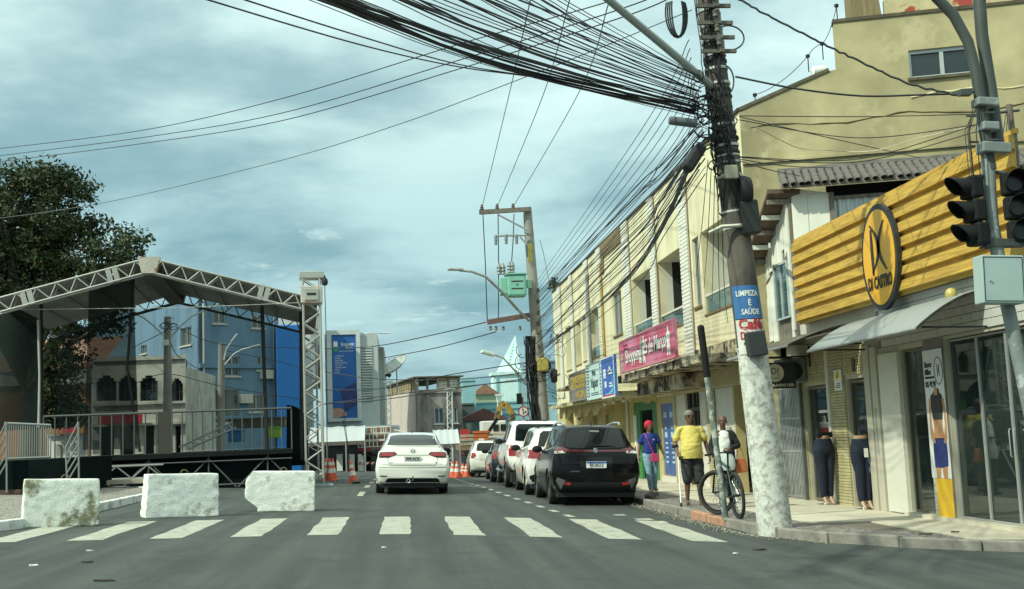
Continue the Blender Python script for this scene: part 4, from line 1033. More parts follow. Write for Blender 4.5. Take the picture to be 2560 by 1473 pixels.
STG = thing('stage_roof','grey gabled event stage roof on aluminium truss','stage roof',loc=fT(-4.5,4,G(-7,37)))
ZE,ZP = 5.12,6.25     # lower chord at the towers and at the peak
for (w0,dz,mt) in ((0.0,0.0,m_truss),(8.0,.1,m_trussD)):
    sl = (ZP - ZE) / 4.2
    pl_,pc,pr = fT(-8.7,w0,ZE + dz),fT(-4.5,w0,ZP + dz),fT(-.3,w0,ZE + dz)
    for a,b in ((pl_,pc),(pr,pc)):
        d = (b - a).normalized();upv = (ZU - d * d.z).normalized()
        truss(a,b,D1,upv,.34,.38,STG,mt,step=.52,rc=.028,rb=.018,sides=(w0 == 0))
    mb = MB();mb.prism([(-.17,-.04),(.17,-.04),(.28,.42),(-.28,.42)],lambda a,b: pc + E1 * a * 1.1 + ZU * b - D1 * .03,lambda a,b: pc + E1 * a * 1.1 + ZU * b + D1 * .36);mb.build('ridge_joint',M('worn joint plate',(.50,.46,.40),rough=.6,var=.2,dirt=(.34,.10,.06),dscale=6,dthr=(.55,.62)) if w0 == 0 else m_trussD,STG)
    if w0 == 0:
        for t in (.245,.78):     # bolted joint plates along the truss
            for a,b in ((pl_,pc),(pr,pc)):
                d = (b - a).normalized();upv = (ZU - d * d.z).normalized();c = a + (b - a) * (t if a is pl_ else .26)
                for k in (-.09,.09):
                    mb = MB();cc = c + d * k - D1 * .02;mb.prism([(-.07,-.03),(.07,-.03),(.07,.41),(-.07,.41)],lambda u,v: cc + d * u + upv * v,lambda u,v: cc + d * u + upv * v + D1 * .36);mb.build('joint_plate',m_truss,STG)
                if t > .5: break
# roof sheet in two slopes with purlins
m_tarp = M('grey roof sheet',(.40,.41,.39),rough=.7,var=.1,scale=.8,dirt=(.24,.25,.24),dthr=(.5,.75))
for s_ in (-1,1):
    mb = MB()
    a0,a1 = fT(-4.5 + s_ * 4.25,.05,ZE + .40),fT(-4.5,.05,ZP + .40);b0,b1 = fT(-4.5 + s_ * 4.25,8.3,ZE + .42),fT(-4.5,8.3,ZP + .42)
    def rf(s,t): return (a0.lerp(a1,t)).lerp(b0.lerp(b1,t),s) - ZU * (.05 * math.sin(math.pi * ((s * 5) % 1)))
    mb.grid(rf,30,6);mb.grid(lambda s,t: rf(s,t) + ZU * .015,30,6);mb.build('roof_sheet',m_tarp,STG,smooth=50)
    for k in range(1,5):
        t = k / 5;bar(a0.lerp(a1,t) - ZU * .1,b0.lerp(b1,t) - ZU * .1,.025,m_trussD,STG,'purlin')
# ridge beam
mb = MB();mb.prism([(-.25,-.38),(.25,-.38),(.02,0)],lambda a,b: fT(-4.5 + a,.4,ZP + .35 + b),lambda a,b: fT(-4.5 + a,8,ZP + .4 + b));mb.build('ridge_beam',M('grey felt',(.13,.13,.12),rough=.9),STG)
# side edge beam with skirt, right
mb = MB();mb.prism([(-.2,ZE - .12),(.18,ZE - .12),(.18,ZE + .36),(-.2,ZE + .36)],lambda a,b: fT(-.02 + a,.5,b),lambda a,b: fT(-.02 + a,7.7,b + .08));mb.build('edge_beam',M('weathered grey boards',(.20,.19,.17),rough=.8,var=.2),STG)
m_mesh = M('black scrim',(.012,.018,.017),rough=.95,var=.1,alpha=.80,spec=.05);m_meshD = M('dense black scrim',(.016,.023,.021),rough=.95,var=.15,scale=1.2,alpha=.93,spec=.03)
def tower(w,label,top):
    o = thing('truss_tower',label,'truss tower',loc=fT(0,w,G(-2.4,33.5 + w)),group=None)
    z0 = G(-2.45,33.5 + w) + .05
    for (a,b) in ((-.24,-.02),(.24,-.02),(-.24,.46),(.24,.46)): bar(fT(a,w + b,z0),fT(a,w + b,top),.034,m_truss,o,'chord')
    n = int((top - z0) / .62)
    for i in range(n):
        za,zm,zb = z0 + (top - z0) * i / n,z0 + (top - z0) * (i + .5) / n,z0 + (top - z0) * (i + 1) / n
        for b in (-.02,.46): bar(fT(-.24,w + b,za),fT(.24,w + b,zm),.02,m_truss,o);bar(fT(.24,w + b,zm),fT(-.24,w + b,zb),.02,m_truss,o)
        for a in (-.24,.24): bar(fT(a,w - .02,zm),fT(a,w + .46,za),.016,m_truss,o);bar(fT(a,w - .02,zm),fT(a,w + .46,zb),.016,m_truss,o)
    # sleeve block that carries the roof
    mb = MB();mb.T = None
    mb.prism([(-.31,5.27),(.31,5.27),(.31,5.77),(-.31,5.77)],lambda a,b: fT(a,w - .12,b),lambda a,b: fT(a,w + .56,b));mb.build('sleeve_block',M('worn joint plate',(.5,.46,.4)),o,bevel=.03)
    mb = MB();mb.prism([(-.2,5.35),(.2,5.35),(.2,5.69),(-.2,5.69)],lambda a,b: fT(a,w - .15,b),lambda a,b: fT(a,w - .122,b));mb.build('sleeve_plate',m_truss,o,bevel=.04)
    mb = MB();mb.prism([(-.13,5.49),(.13,5.49),(.13,5.56),(-.13,5.56)],lambda a,b: fT(a,w - .155,b),lambda a,b: fT(a,w - .151,b));mb.build('slot',m_black,o)
    mb = MB();mb.prism([(-.34,top),(.36,top),(.36,top + .2),(-.34,top + .2)],lambda a,b: fT(a,w - .06,b),lambda a,b: fT(a,w + .5,b));mb.build('head_block',m_truss,o,bevel=.015)
    mb = MB();c = fT(.38,w,top - .12);mb.lathe([(0,-.1),(.07,-.09),(.1,0),(.08,.09),(.03,.14),(.02,.2)],c,n=10);mb.build('hoist',m_black,o,smooth=60)
    pts = [fT(.38,w,top - .2),fT(.39,w - .03,4),fT(.34,w - .05,z0 + .3)];mb = MB();mb.tube(pts,.012,5);mb.build('hoist_chain',m_wire,o)
    for s_ in (-1,1): mb = MB();mb.prism([(-.5,-.06),(.5,-.06),(.5,0),(-.5,0)],lambda a,b: fT(a * 1.0,w + .22 + s_ * .3,z0 + b),lambda a,b: fT(a * 1.0,w + .22 + s_ * .3 + .12,z0 + b));mb.build('base_beam',m_steel,o)
    return o
tower(0.0,'aluminium truss tower with hoist nearest the concrete blocks',6.0)
tower(8.1,'rear aluminium truss tower with hoist standing behind the leaning cone',6.35)
# scrims and legs
SC = thing('stage_scrim','sheer black mesh curtain hanging from the stage roof','curtain',loc=fT(-5.8,1.5,G(-8,35)))
A_,B_,C_,D_ = aY(222,722,35.5),aY(333,690,35.5),aY(350,1122,35.5),aY(206,1125,35.5)
mb = MB();mb.grid(lambda s,t: (A_.lerp(B_,s)).lerp(D_.lerp(C_,s),t) + Vector((0,.08 * math.sin(s * 9 + t * 3),0)),12,10);mb.build('mesh_sheet',m_mesh,SC,smooth=60)
RS_ = thing('rear_scrim','thin dark mesh veil stretched across the rear of the stage','curtain',loc=fT(-4.5,7.7,zt if False else 1.2))
mb = MB();_o = [(-8.4,1.2),(-.35,1.2),(-.35,ZE + .05),(-4.5,ZP + .05),(-8.4,ZE + .1)]
mb.add([fT(u,7.7,z) for u,z in _o],[tuple(range(5))]);mb.build('mesh_sheet',M('thin black mesh',(.02,.028,.028),rough=.95,var=.05,alpha=.34,spec=.03),RS_)
SC2 = thing('stage_side_screen','dense dark mesh screen closing the left end of the stage','curtain',loc=fT(-9,2,G(-11,35)))
A_,B_,C_,D_ = aY(-60,775,35),aY(101,800,35),aY(104,1070,35),aY(-60,1085,35)
mb = MB();mb.grid(lambda s,t: (A_.lerp(B_,s)).lerp(D_.lerp(C_,s),t) + ZU * .25 * math.sin(math.pi * s) * (1 - t) + Vector((0,.1 * math.sin(s * 7 + t * 2),0)),12,10);mb.build('mesh_sheet',m_meshD,SC2,smooth=60)
mb = MB();mb.tube([aY(103,760,34.9),aY(108,1190,34.9)],.045,6);mb.build('edge_pole',m_black,SC2)
mb = MB();mb.tube([aY(96,800,34.8),aY(99,940,34.8),aY(97,1068,34.8)],[.05,.035,.045],6);mb.build('tied_cloth',m_truss,SC2,smooth=60)
def leg(pts,label,r=.055):
    mb = MB();mb.tube(pts,r,6);o = mb.build('black_upright',m_black,None,smooth=50);tag(o,label,'pole');return o
leg([aY(655,765,35),aY(668,1130,35)],'black stage leg rising through the railing beside the blue pillar');leg([aY(335,690,35.3),aY(318,920,35.3),aY(350,1130,35.3)],'bent black stage leg along the edge of the sheer curtain',.04);leg([aY(752,780,36),aY(754,1150,36)],'black cable riser close beside the truss tower',.05)

# ---- stage deck with railing
m_skirt = M('black skirt cloth',(.006,.011,.011),rough=1.0,var=.2,spec=.02)
DK = thing('stage_deck','black skirted stage deck with dark steel railing','stage',loc=fT(-3.5,-1.2,G(-6,32)))
u0,u1 = -7.0,-.62;wf = -1.3
zt = 1.16
def bx(u_0,u_1,w_0,w_1,z_0,z_1,nm,mat,par,bevel=0):
    mb = MB();mb.prism([(u_0,z_0),(u_1,z_0),(u_1,z_1),(u_0,z_1)],lambda a,b: fT(a,w_0,b),lambda a,b: fT(a,w_1,b));return mb.build(nm,mat,par,bevel=bevel)
bx(u0,u1,wf,8,zt - .12,zt,'deck_boards',M('black deck',(.012,.016,.016),rough=.9,spec=.1),DK)
bx(u0 + .05,u1 - .05,wf + .25,wf + .28,.12,zt - .12,'skirt',m_skirt,DK)
bx(u1 - .1,u1 - .05,wf + .3,7,.12,zt - .12,'side_skirt',m_skirt,DK)
m_brD = M('dark steel',(.075,.085,.082),rough=.6)
for k in range(4):
    a = u0 + .3 + k * 1.55
    bar(fT(a,wf + .1,.2),fT(a + .75,wf + .1,zt - .2),.022,m_brD,DK);bar(fT(a + 1.5,wf + .1,.2),fT(a + .8,wf + .1,zt - .2),.022,m_brD,DK);bar(fT(a + .78,wf + .1,.15),fT(a + .78,wf + .1,zt - .12),.022,m_brD,DK,'prop')
bar(fT(u0,wf + .05,zt - .25),fT(u1,wf + .05,zt - .25),.02,m_brD,DK,'rail');bar(fT(u0,wf + .1,.28),fT(u1,wf + .1,.28),.025,m_brD,DK,'rail')
for (a,b) in ((u0,-4.15),(-3.75,u1)):
    zr = zt + 1.1
    bar(fT(a,wf,zr),fT(b,wf,zr),.028,m_brD,DK,'top_rail')
    n = int((b - a) / .26)
    for i in range(n + 1): bar(fT(a + (b - a) * i / n,wf,zt),fT(a + (b - a) * i / n,wf,zr),.018,m_brD,DK,'baluster')
bx(-4.12,-3.78,wf,wf + .06,zt,zt + 1.12,'dark_post_panel',M('brown black board',(.05,.045,.035),rough=.8),DK)
# low lattice beam lying in front
LB = thing('lattice_beam','low grey lattice beam lying on the ground under the stage deck','truss',loc=fT(-6,-2.2,G(-8,31)))
z0 = G(-8,31) + .25
truss(fT(-6.9,-2.3,z0),fT(-3.9,-2.3,z0),D1,ZU,.3,.32,LB,M('grey lattice steel',(.22,.23,.22),rough=.6),step=.7,rc=.025,rb=.02,sides=False)
for k,(a,b) in enumerate(((-7.6,-4.2),(-7.4,-3.4))):
    zz_ = G(-8,30) + HS + .03 + .001 * k
    o = bx(a,b,-3.1 - .5 * k,-2.8 - .5 * k,zz_,zz_ + .1,'timber_beam',M('pale timber',(.34,.31,.24),rough=.9,var=.2),None);tag(o,'pale timber beam lying flat on the cobbles before the stage','timber','timber beams before the stage')
# steps block and grey barrier at the far left
LBK = thing('stage_wing','black skirted side platform with grey barred railing panel','platform',loc=gp(-9,26.2,HS))
gl = G(-9,26) + HS
pA,pB = aY(-40,1150,26.0),aY(165,1146,26.0)
mb = MB();mb.box(pA.x,pB.x,26.0,30,gl,pB.z);mb.build('skirt',m_skirt,LBK)
mb = MB();mb.box(pA.x,pB.x + .02,25.95,26.0,gl - .02,gl + .07);mb.build('base_board',M('red brown board',(.09,.05,.04),rough=.8),LBK)
q0,q1 = aY(12,1058,26.6),aY(127,1063,26.6);zb_0,zb_1 = pB.z,q1.z
for i in range(21): bar((q0.x + (q1.x - q0.x) * i / 20,26.6,zb_0),(q0.x + (q1.x - q0.x) * i / 20,26.6,q0.z + (q1.z - q0.z) * i / 20),.014,M('dim grey steel',(.20,.22,.21),rough=.7),LBK,'bar')
bar((q0.x,26.6,q0.z),(q1.x,26.6,q1.z),.025,MATS['dim grey steel'],LBK,'top_rail');bar((q0.x,26.6,zb_0 + .04),(q1.x,26.6,zb_0 + .04),.025,MATS['dim grey steel'],LBK,'bottom_rail')
def stair_rail(px0,label):
    o = thing('stair_railing',label,'railing',loc=gp(-7.3,26,HS),group='slanted stair railings of the stage')
    b0,b1,t0,t1 = aY(px0,1205,25.8),aY(px0 + 30,1160,25.8),aY(px0 - 4,1120,25.8),aY(px0 + 28,1055,25.8)
    for i in range(5):
        s_ = i / 4
        bar(b0.lerp(t0,s_),b1.lerp(t1,s_) if i else b1 + ZU * .05,.018,MATS['dim grey steel'],o,'slanted_bar')
    bar(b0,t0,.02,MATS['dim grey steel'],o,'post');bar(b1 - ZU * .6,t1,.02,MATS['dim grey steel'],o,'post');return o
stair_rail(168,'slanted white stair railing leading up between the two stage platforms');stair_rail(-12,'slanted white stair railing at the outer end of the side platform')
# lying ladder ramp and things behind the deck
RP = thing('ladder_ramp','grey ladder frame leaning up onto the stage from the rear','ladder',loc=fT(-3,3,zt))
a,b = aY(448,1118,37),aY(580,1056,37);a2,b2 = aY(470,1122,37),aY(590,1070,37)
bar(a,b,.03,m_steel,RP,'stringer');bar(a2,b2,.03,m_steel,RP,'stringer')
for i in range(7): bar(a.lerp(b,(i + .5) / 7),a2.lerp(b2,(i + .5) / 7),.022,m_truss,RP,'rung')
def crate(px0,py0,px1,py1,Y,d,mat,nm,label,cat):
    p,q = aY(px0,py1,Y),aY(px1,py0,Y);o = thing(nm,label,cat,loc=((p.x + q.x) / 2,Y,p.z))
    mb = MB();mb.box(p.x,q.x,Y,Y + d,p.z,q.z);mb.build('body',mat,o,bevel=.02);mb = MB();mb.box(p.x - .03,q.x + .03,Y - .03,Y + d + .03,q.z - .001,q.z + .05);mb.build('rim',mat,o);return o
crate(570,1078,606,1106,40.5,.6,M('blue plastic',(.03,.13,.30),rough=.5),'blue_crate','blue plastic crate standing on the stage deck','crate')
crate(665,1070,700,1096,40.5,.5,M('lime plastic',(.24,.42,.05),rough=.5),'lime_crate','lime green plastic crate standing on the stage deck','crate')
crate(572,1045,712,1072,43,1.0,M('grey plank stack',(.20,.19,.15),rough=.9,var=.3,scale=3),'plank_stack','stack of grey scaffold planks behind the stage railing','planks')
BQ = thing('covered_equipment','black rounded cover over equipment between deck and truss tower','equipment',loc=gp(-3.2,36,0))
p,q = aY(716,1165,36.5),aY(762,1010,36.5)
mb = MB();n = 14
mb.grid(lambda s,t: Vector((p.x + (q.x - p.x) * s,36.5 + 1.2 * t,(p.z + (q.z - p.z) * (.55 + .45 * math.sqrt(max(0,1 - (1 - s) * 0 - (s) ** 2 * .75)))) if 0 < t < 1 else p.z)),n,3);mb.build('cover',m_skirt,BQ,smooth=60)

# ---------------------------------------------------------------- houses behind
def building(name,label,P,e,W,Dp,z0,z1,mat,fwin=(),swin=(),mside=None,win=None,side='left',cat='building'):
    """box building: front from P along e, side wall going back from P (left) ; windows are real recesses"""
    e = Vector((e[0],e[1],0)).normalized();d = Vector((-e.y,e.x,0));P = Vector((P[0],P[1],0))
    o = thing(name,label,cat,loc=(P.x,P.y,z0))
    f1 = lambda u,v,w: P + e * u + d * w + ZU * v
    mb = MB();wall(mb,0,W,z0,z1,list(fwin),0,.2,f1);mb.quad(f1(0,z0,Dp),f1(W,z0,Dp),f1(W,z1,Dp),f1(0,z1,Dp));mb.quad(f1(W,z0,0),f1(W,z0,Dp),f1(W,z1,Dp),f1(W,z1,0));mb.build('front_wall',mat,o)
    f2 = lambda u,v,w: P + d * u + e * w + ZU * v
    mb = MB();wall(mb,0,Dp,z0,z1,list(swin),0,.2,f2);mb.build('side_wall',mside or mat,o)
    mb = MB();mb.quad(f1(0,z1 - .15,0.02),f1(W,z1 - .15,0.02),f1(W,z1 - .15,Dp),f1(0,z1 - .15,Dp));mb.build('roof',m_conc,o)
    for fn,ws in ((f1,fwin),(f2,swin)):
        for (a,b,c,dd) in ws:
            mb = MB();mb.prism([(a,c),(b,c),(b,dd),(a,dd)],lambda u,v: fn(u,v,.13),lambda u,v: fn(u,v,.16));w_ = mb.build('window',win or m_gl,o)
            mb = MB();t = .06
            for (p,q,r_,s_) in ((a,b,dd - t,dd),(a,b,c,c + t),(a,a + t,c + t,dd - t),(b - t,b,c + t,dd - t),((a + b) / 2 - .03,(a + b) / 2 + .03,c + t,dd - t)): mb.prism([(p,r_),(q,r_),(q,s_),(p,s_)],lambda u,v: fn(u,v,.07),lambda u,v: fn(u,v,.128))
            mb.build('frame',m_alu,w_)
            mb = MB();mb.prism([(a - .08,c - .08),(b + .08,c - .08),(b + .08,c - .002),(a - .08,c - .002)],lambda u,v: fn(u,v,-.08),lambda u,v: fn(u,v,.1));mb.build('sill',m_panelW,w_)
    return o,f1,f2
# blue apartment building
m_blueW = M('sky blue render',(.17,.29,.40),rough=.85,var=.14,scale=.5,dirt=(.10,.17,.25),dscale=.6,dthr=(.46,.70),stretch=(1.3,1.3,.45))
c0 = aY(499,1098,64);tz = aY(499,735,64).z
e = (math.cos(rad(35)),math.sin(rad(35)))
sc_ = 64 / 2900
def bw(px0,px1,py0,py1,Y=65): return ((px0 - 499) * Y / 2900 * 1.13,(px1 - 499) * Y / 2900 * 1.13,aY(px0,py1,Y).z,aY(px0,py0,Y).z)
fw = [bw(532,562,777,811),bw(624,655,783,817),bw(634,657,892,926,66),bw(559,594,890,941),bw(505,592,974,1060),bw(615,652,985,1030)]
BB,f1,f2 = building('blue_apartment_block','sky blue three storey apartment block behind the stage',(c0.x,64),e,4.85,9.5,-1,tz,m_blueW,fw,[(.9,2.3,6.9,7.9),(6.9,7.7,6.9,7.4),(5.0,5.6,4.9,5.5)],win=glass('curtained glass',(.10,.11,.09)))
mb = MB();mb.prism([(0,5.55),(4.85,5.55),(4.85,5.8),(0,5.8)],lambda u,v: f1(u,v,-.12),lambda u,v: f1(u,v,-.002));mb.build('floor_band',m_blueW,BB)
mb = MB();mb.prism([(0,2.75),(4.85,2.75),(4.85,2.95),(0,2.95)],lambda u,v: f1(u,v,-.1),lambda u,v: f1(u,v,-.002));mb.build('floor_band',m_blueW,BB)
for (uu,z0_,z1_) in ((.25,-1,tz),(4.5,-1,tz - .3)): bar(f1(uu,z0_,-.05),f1(uu,z1_,-.05),.05,m_panelW if uu < 1 else m_steel,BB,'downpipe')
for (uu,vv) in ((2.3,3.6),(3.6,4.95)):
    mb = MB();mb.prism([(uu,vv),(uu + .75,vv),(uu + .75,vv + .5),(uu,vv + .5)],lambda u,v: f1(u,v,-.32),lambda u,v: f1(u,v,-.003));mb.build('air_conditioner',m_panelW,BB,bevel=.02)
mb = MB();mb.prism([(-.06,tz),(4.9,tz),(4.9,tz + .12),(-.06,tz + .12)],lambda u,v: f1(u,v,-.1),lambda u,v: f1(u,v,.25));mb.build('parapet_cap',m_conc,BB)
# strong blue pillar and grey shed wall
q = aY(690,1098,66)
mb = MB();mb.box(aY(690,900,66).x,aY(752,900,66).x,66,68,-1,aY(700,812,66).z);o = mb.build('blue_pillar',M('strong blue cladding',(.015,.13,.40),rough=.4,var=.1),None,bevel=.08);tag(o,'strong blue clad pillar between apartment block and grey shed','pillar')
m_shed = M('grey ribbed cladding',(.34,.37,.36),rough=.6,var=.06)
mb = MB();a,b = aY(692,760,70),aY(775,760,70)
mb.box(a.x,b.x,70,80,4.9,a.z + .1);o = mb.build('white_shed',M('white cladding',(.50,.54,.53),rough=.6),None);tag(o,'plain white upper wall of a shed behind the blue pillar','shed')
mb = MB();mb.box(a.x + .3,b.x + .1,69.6,69.95,-1,5.6);mb.build('lower_wall',m_shed,o)
# shed with tall advertising banner
YE = 75
pL,pR = aY(812,880,YE),aY(944,880,YE);ztp = aY(850,838,YE).z;zbt = aY(850,1058,YE).z
EB = thing('banner_building','grey louvred building front carrying a tall blue advertising banner','building',loc=(pL.x,YE,-1))
mb = MB();mb.box(pL.x,pR.x,YE,YE + 12,zbt - .3,ztp);mb.build('main_wall',M('grey white facade',(.42,.46,.45),rough=.7,var=.05),EB)
mb = MB();mb.box(pR.x,aY(960,880,YE + 3).x,YE + 3,YE + 12,-1,aY(950,868,YE + 3).z);mb.build('rear_wall',M('stained grey render',(.36,.37,.35),rough=.9,dirt=(.16,.16,.14),dscale=.6,stretch=(2,2,.3)),EB)
mb = MB();mb.box(pL.x,pR.x + .1,YE + .5,YE + 11,-1.2,zbt - .3);mb.build('ground_floor',M('pale blue grey band',(.33,.40,.41),rough=.7),EB)
bl,br = aY(830,900,YE),aY(891,900,YE);bt,bb = aY(855,838,YE).z,aY(855,1046,YE).z
for (x0,x1) in ((pL.x + .05,bl.x - .35),(br.x + .3,pR.x - .35)):
    z = bb + 1.0
    while z < bt - .9:
        mb = MB();mb.prism([(0,0),(-.07,.02),(-.07,.05),(0,.15)],lambda a,b: Vector((x0,YE - .01 + a,z + b)),lambda a,b: Vector((x1,YE - .01 + a,z + b)));mb.build('louvre',m_shed,EB);z += .17
for (x0,x1) in ((bl.x - .32,bl.x),(br.x,br.x + .27)):
    mb = MB();mb.box(x0,x1,YE - .25,YE - .003,bb - .2,bt + .3);mb.build('banner_post',M('frame white',(.5,.54,.53),rough=.5),EB)
mb = MB();mb.box(bl.x + .003,br.x - .003,YE - .24,YE - .003,bt + .005,bt + .3);mb.build('banner_head',MATS['frame white'],EB);mb = MB();mb.box(bl.x + .003,br.x - .003,YE - .24,YE - .003,bb - .2,bb - .005);mb.build('banner_foot',MATS['frame white'],EB)
mb = MB();mb.box(bl.x + .004,br.x - .004,YE - .16,YE - .1,bb,bt);BN = mb.build('banner',M('blue banner print',(.012,.10,.34),rough=.45,var=.15,scale=.35),EB)
def onb(poly,mat,nm,dy=.165):
    mb = MB();mb.prism(poly,lambda a,b: Vector((bl.x + a,YE - dy,bb + b)),lambda a,b: Vector((bl.x + a,YE - dy + .004,bb + b)));mb.build(nm,mat,BN)
Wb,Hb = br.x - bl.x,bt - bb
text('Economic',.30,T_negY(bl.x + Wb * .66,YE - .168,bb + Hb * .885),wl_,BN,sx=.72,bold=.004);text('Saúde',.26,T_negY(bl.x + Wb * .72,YE - .168,bb + Hb * .845),wl_,BN,sx=.75,bold=.004);text('CARTÃO DE DESCONTO',.11,T_negY(bl.x + Wb * .6,YE - .168,bb + Hb * .80),wl_,BN,sx=.75)
for k,s_ in enumerate(('CONSULTAS','EXAMES','CIRURGIAS','MEDICAMENTOS','ODONTO','LABORATÓRIO','RAIO X','E MAIS')):
    text(s_,.13,T_negY(bl.x + Wb * .12,YE - .168,bb + Hb * (.745 - .028 * k)),wl_,BN,align='LEFT',sx=.8)
onb([(.12,Hb * .86),(.38,Hb * .86),(.38,Hb * .91),(.3,Hb * .93),(.25,Hb * .91),(.2,Hb * .935),(.12,Hb * .91)],wl_,'logo_people');onb([(.05,Hb * .855),(.45,Hb * .855),(.36,Hb * .80),(.14,Hb * .80)],M('logo green',(.03,.25,.08),rough=.5),'logo_pot')
onb([(Wb * .32,Hb * .34),(Wb * .96,Hb * .42),(Wb * 1.08,Hb * .18),(Wb * .5,Hb * .07)],M('navy card',(.018,.03,.13),rough=.4,var=.2),'printed_card',.172)
m_pskin = M('printed hand',(.46,.25,.19),rough=.5,var=.15,scale=2)
onb([(0,0),(Wb * .18,0),(Wb * .42,Hb * .03),(Wb * .46,Hb * .1),(Wb * .3,Hb * .12),(Wb * .12,Hb * .125),(0,Hb * .11)],m_pskin,'printed_hand',.178);onb([(Wb * .42,Hb * .015),(Wb * .56,Hb * .03),(Wb * .55,Hb * .07),(Wb * .47,Hb * .075)],m_pskin,'printed_finger',.178)
for k in range(7):
    mb = MB();x = pL.x + .3 + k * .6;mb.cbox((x,YE + .3,ztp + .07 + .03 * (k % 2)),.66,.5,.05,Euler((0,R.uniform(-.05,.05),0)).to_matrix());mb.build('roof_sheet',M('glossy white sheet',(.78,.8,.8),rough=.3),EB)
# satellite dish
DP = aY(984,912,80);SD = thing('satellite_dish','large mesh satellite dish on a roof pole','satellite dish',loc=aY(991,960,80))
ax = Vector((-.55,-.35,.76)).normalized();aa,ab = frame_of(ax)
def dish(s,t): r_ = 1.05 * t;a = 2 * math.pi * s;return DP + (aa * math.cos(a) + ab * math.sin(a)) * r_ + ax * (-.36 + .36 * t * t)
mb = MB();mb.grid(dish,28,6);mb.build('mesh_bowl',M('dish mesh',(.42,.43,.38),rough=.6,alpha=.8),SD,smooth=60)
for k in range(10): mb = MB();mb.tube([dish(k / 10,t / 5) - ax * .01 for t in range(6)],.018,4);mb.build('rib',m_steel,SD)
mb = MB();mb.tube([dish(i / 24,1) for i in range(24)],.025,5,closed=True);mb.build('rim',m_steel,SD)
for k in range(3): mb = MB();mb.tube([dish(k / 3 + .1,.95),DP + ax * .55],.018,4);mb.build('feed_arm',m_steel,SD)
mb = MB();mb.tube([DP - ax * .36,DP - ax * .36 - ZU * 1.7],.045,6);mb.build('pole',m_steel,SD)
# pink house with open lattice top
c0 = aY(1043,1098,86);k_ = 86 / 2900
m_pink = M('faded pink render',(.50,.43,.39),rough=.9,var=.08,dirt=(.40,.36,.31),dscale=.5,dthr=(.5,.7));m_pinkS = M('mouldy grey pink render',(.32,.28,.25),rough=.95,var=.2,dirt=(.085,.085,.078),dscale=.5,dthr=(.42,.62),stretch=(1.5,1.5,.4))
zt_ = aY(1043,975,86).z
PKB,f1,f2 = building('pink_house','two faced pink and grey stained house with open lattice top storey',(c0.x,86),(math.cos(rad(10)),math.sin(rad(10))),3.45,14,-1.5,zt_,m_pinkS,[(1.35,2.05,aY(1080,1060,86).z,aY(1080,1020,86).z),(2.55,3.1,aY(1080,1060,86).z,aY(1080,1020,86).z)],mside=m_pink)
zu = aY(1043,945,86).z
mb = MB();mb.prism([(-.15,zu),(3.6,zu),(3.6,zu + .1),(-.15,zu + .1)],lambda u,v: f1(u,v,-.2),lambda u,v: f1(u,v,14));mb.build('roof_slab',m_cope,PKB)
mb = MB();mb.prism([(-.1,zt_ - .28),(3.5,zt_ - .28),(3.5,zt_),(-.1,zt_)],lambda u,v: f1(u,v,-.1),lambda u,v: f1(u,v,-.002));mb.build('ledge',m_pinkS,PKB)
m_latt = M('ochre lattice block',(.42,.33,.16),rough=.9,var=.3,scale=4)
for (fn,L_,n_) in ((f1,3.4,4),(f2,13.0,12)):
    for i in range(n_ + 1):
        mb = MB();u = .1 + (L_ - .2) * i / n_;mb.prism([(u - .08,zt_),(u + .08,zt_),(u + .08,zu),(u - .08,zu)],lambda a,b: fn(a,b,.05),lambda a,b: fn(a,b,.22));mb.build('top_post',m_pinkS,PKB)
        if i < n_ and not (fn is f1 and i < 2):
            du = (L_ - .2) / n_;mb = MB()
            for k in range(7): uu = u + .1 + (du - .2) * k / 6;mb.prism([(uu - .03,zt_ + .02),(uu + .03,zt_ + .02),(uu + .03,zu - .02),(uu - .03,zu - .02)],lambda a,b: fn(a,b,.1),lambda a,b: fn(a,b,.16))
            for k in range(4): vv = zt_ + .1 + (zu - zt_ - .2) * k / 3;mb.prism([(u + .1,vv - .03),(u + du - .1,vv - .03),(u + du - .1,vv + .03),(u + .1,vv + .03)],lambda a,b: fn(a,b,.085),lambda a,b: fn(a,b,.175))
            o = mb.build('lattice_panel',m_latt,PKB);o['kind'] = 'stuff'
# white arched old house
YW = 50
c0 = aY(232,1098,YW);c1 = aY(464,1098,YW)
m_oldw = M('stained lime wash',(.52,.52,.46),rough=.9,var=.12,scale=.6,dirt=(.24,.24,.20),dscale=.8,dthr=(.48,.66))
AHs = thing('arched_house','old off white house with four stepped arch windows behind the stage','house',loc=(c0.x,YW,G(c0.x,YW)))
wins = [(241,291,938,1003),(296,342,938,1003),(350,394,938,1003),(428,457,946,1003)]
hl = []
for (a,b,c,d) in wins:
    p,q = aY(a,d,YW),aY(b,c,YW);w_,h_ = q.x - p.x,q.z - p.z
    hl += [(p.x,q.x,p.z,p.z + h_ * .78),(p.x + w_ * .12,q.x - w_ * .12,p.z + h_ * .78,p.z + h_ * .9),(p.x + w_ * .3,q.x - w_ * .3,p.z + h_ * .9,q.z)]
dr = []
for (a,b) in ((250,285),(300,335),(360,385),(415,430),(438,452)): p = aY(a,1060,YW);q = aY(b,1150,YW);dr.append((p.x,q.x,-.2,aY(a,1065,YW).z))
zt_ = aY(350,895,YW).z
mb = MB();wall(mb,c0.x,c1.x,-.5,zt_,hl + dr,0,.25,fY(YW));mb.build('front_wall',m_oldw,AHs)
mb = MB();mb.box(c0.x + .02,c1.x - .02,YW + .5,YW + .6,-.5,zt_ - .1);mb.build('dark_inside',m_dark,AHs)
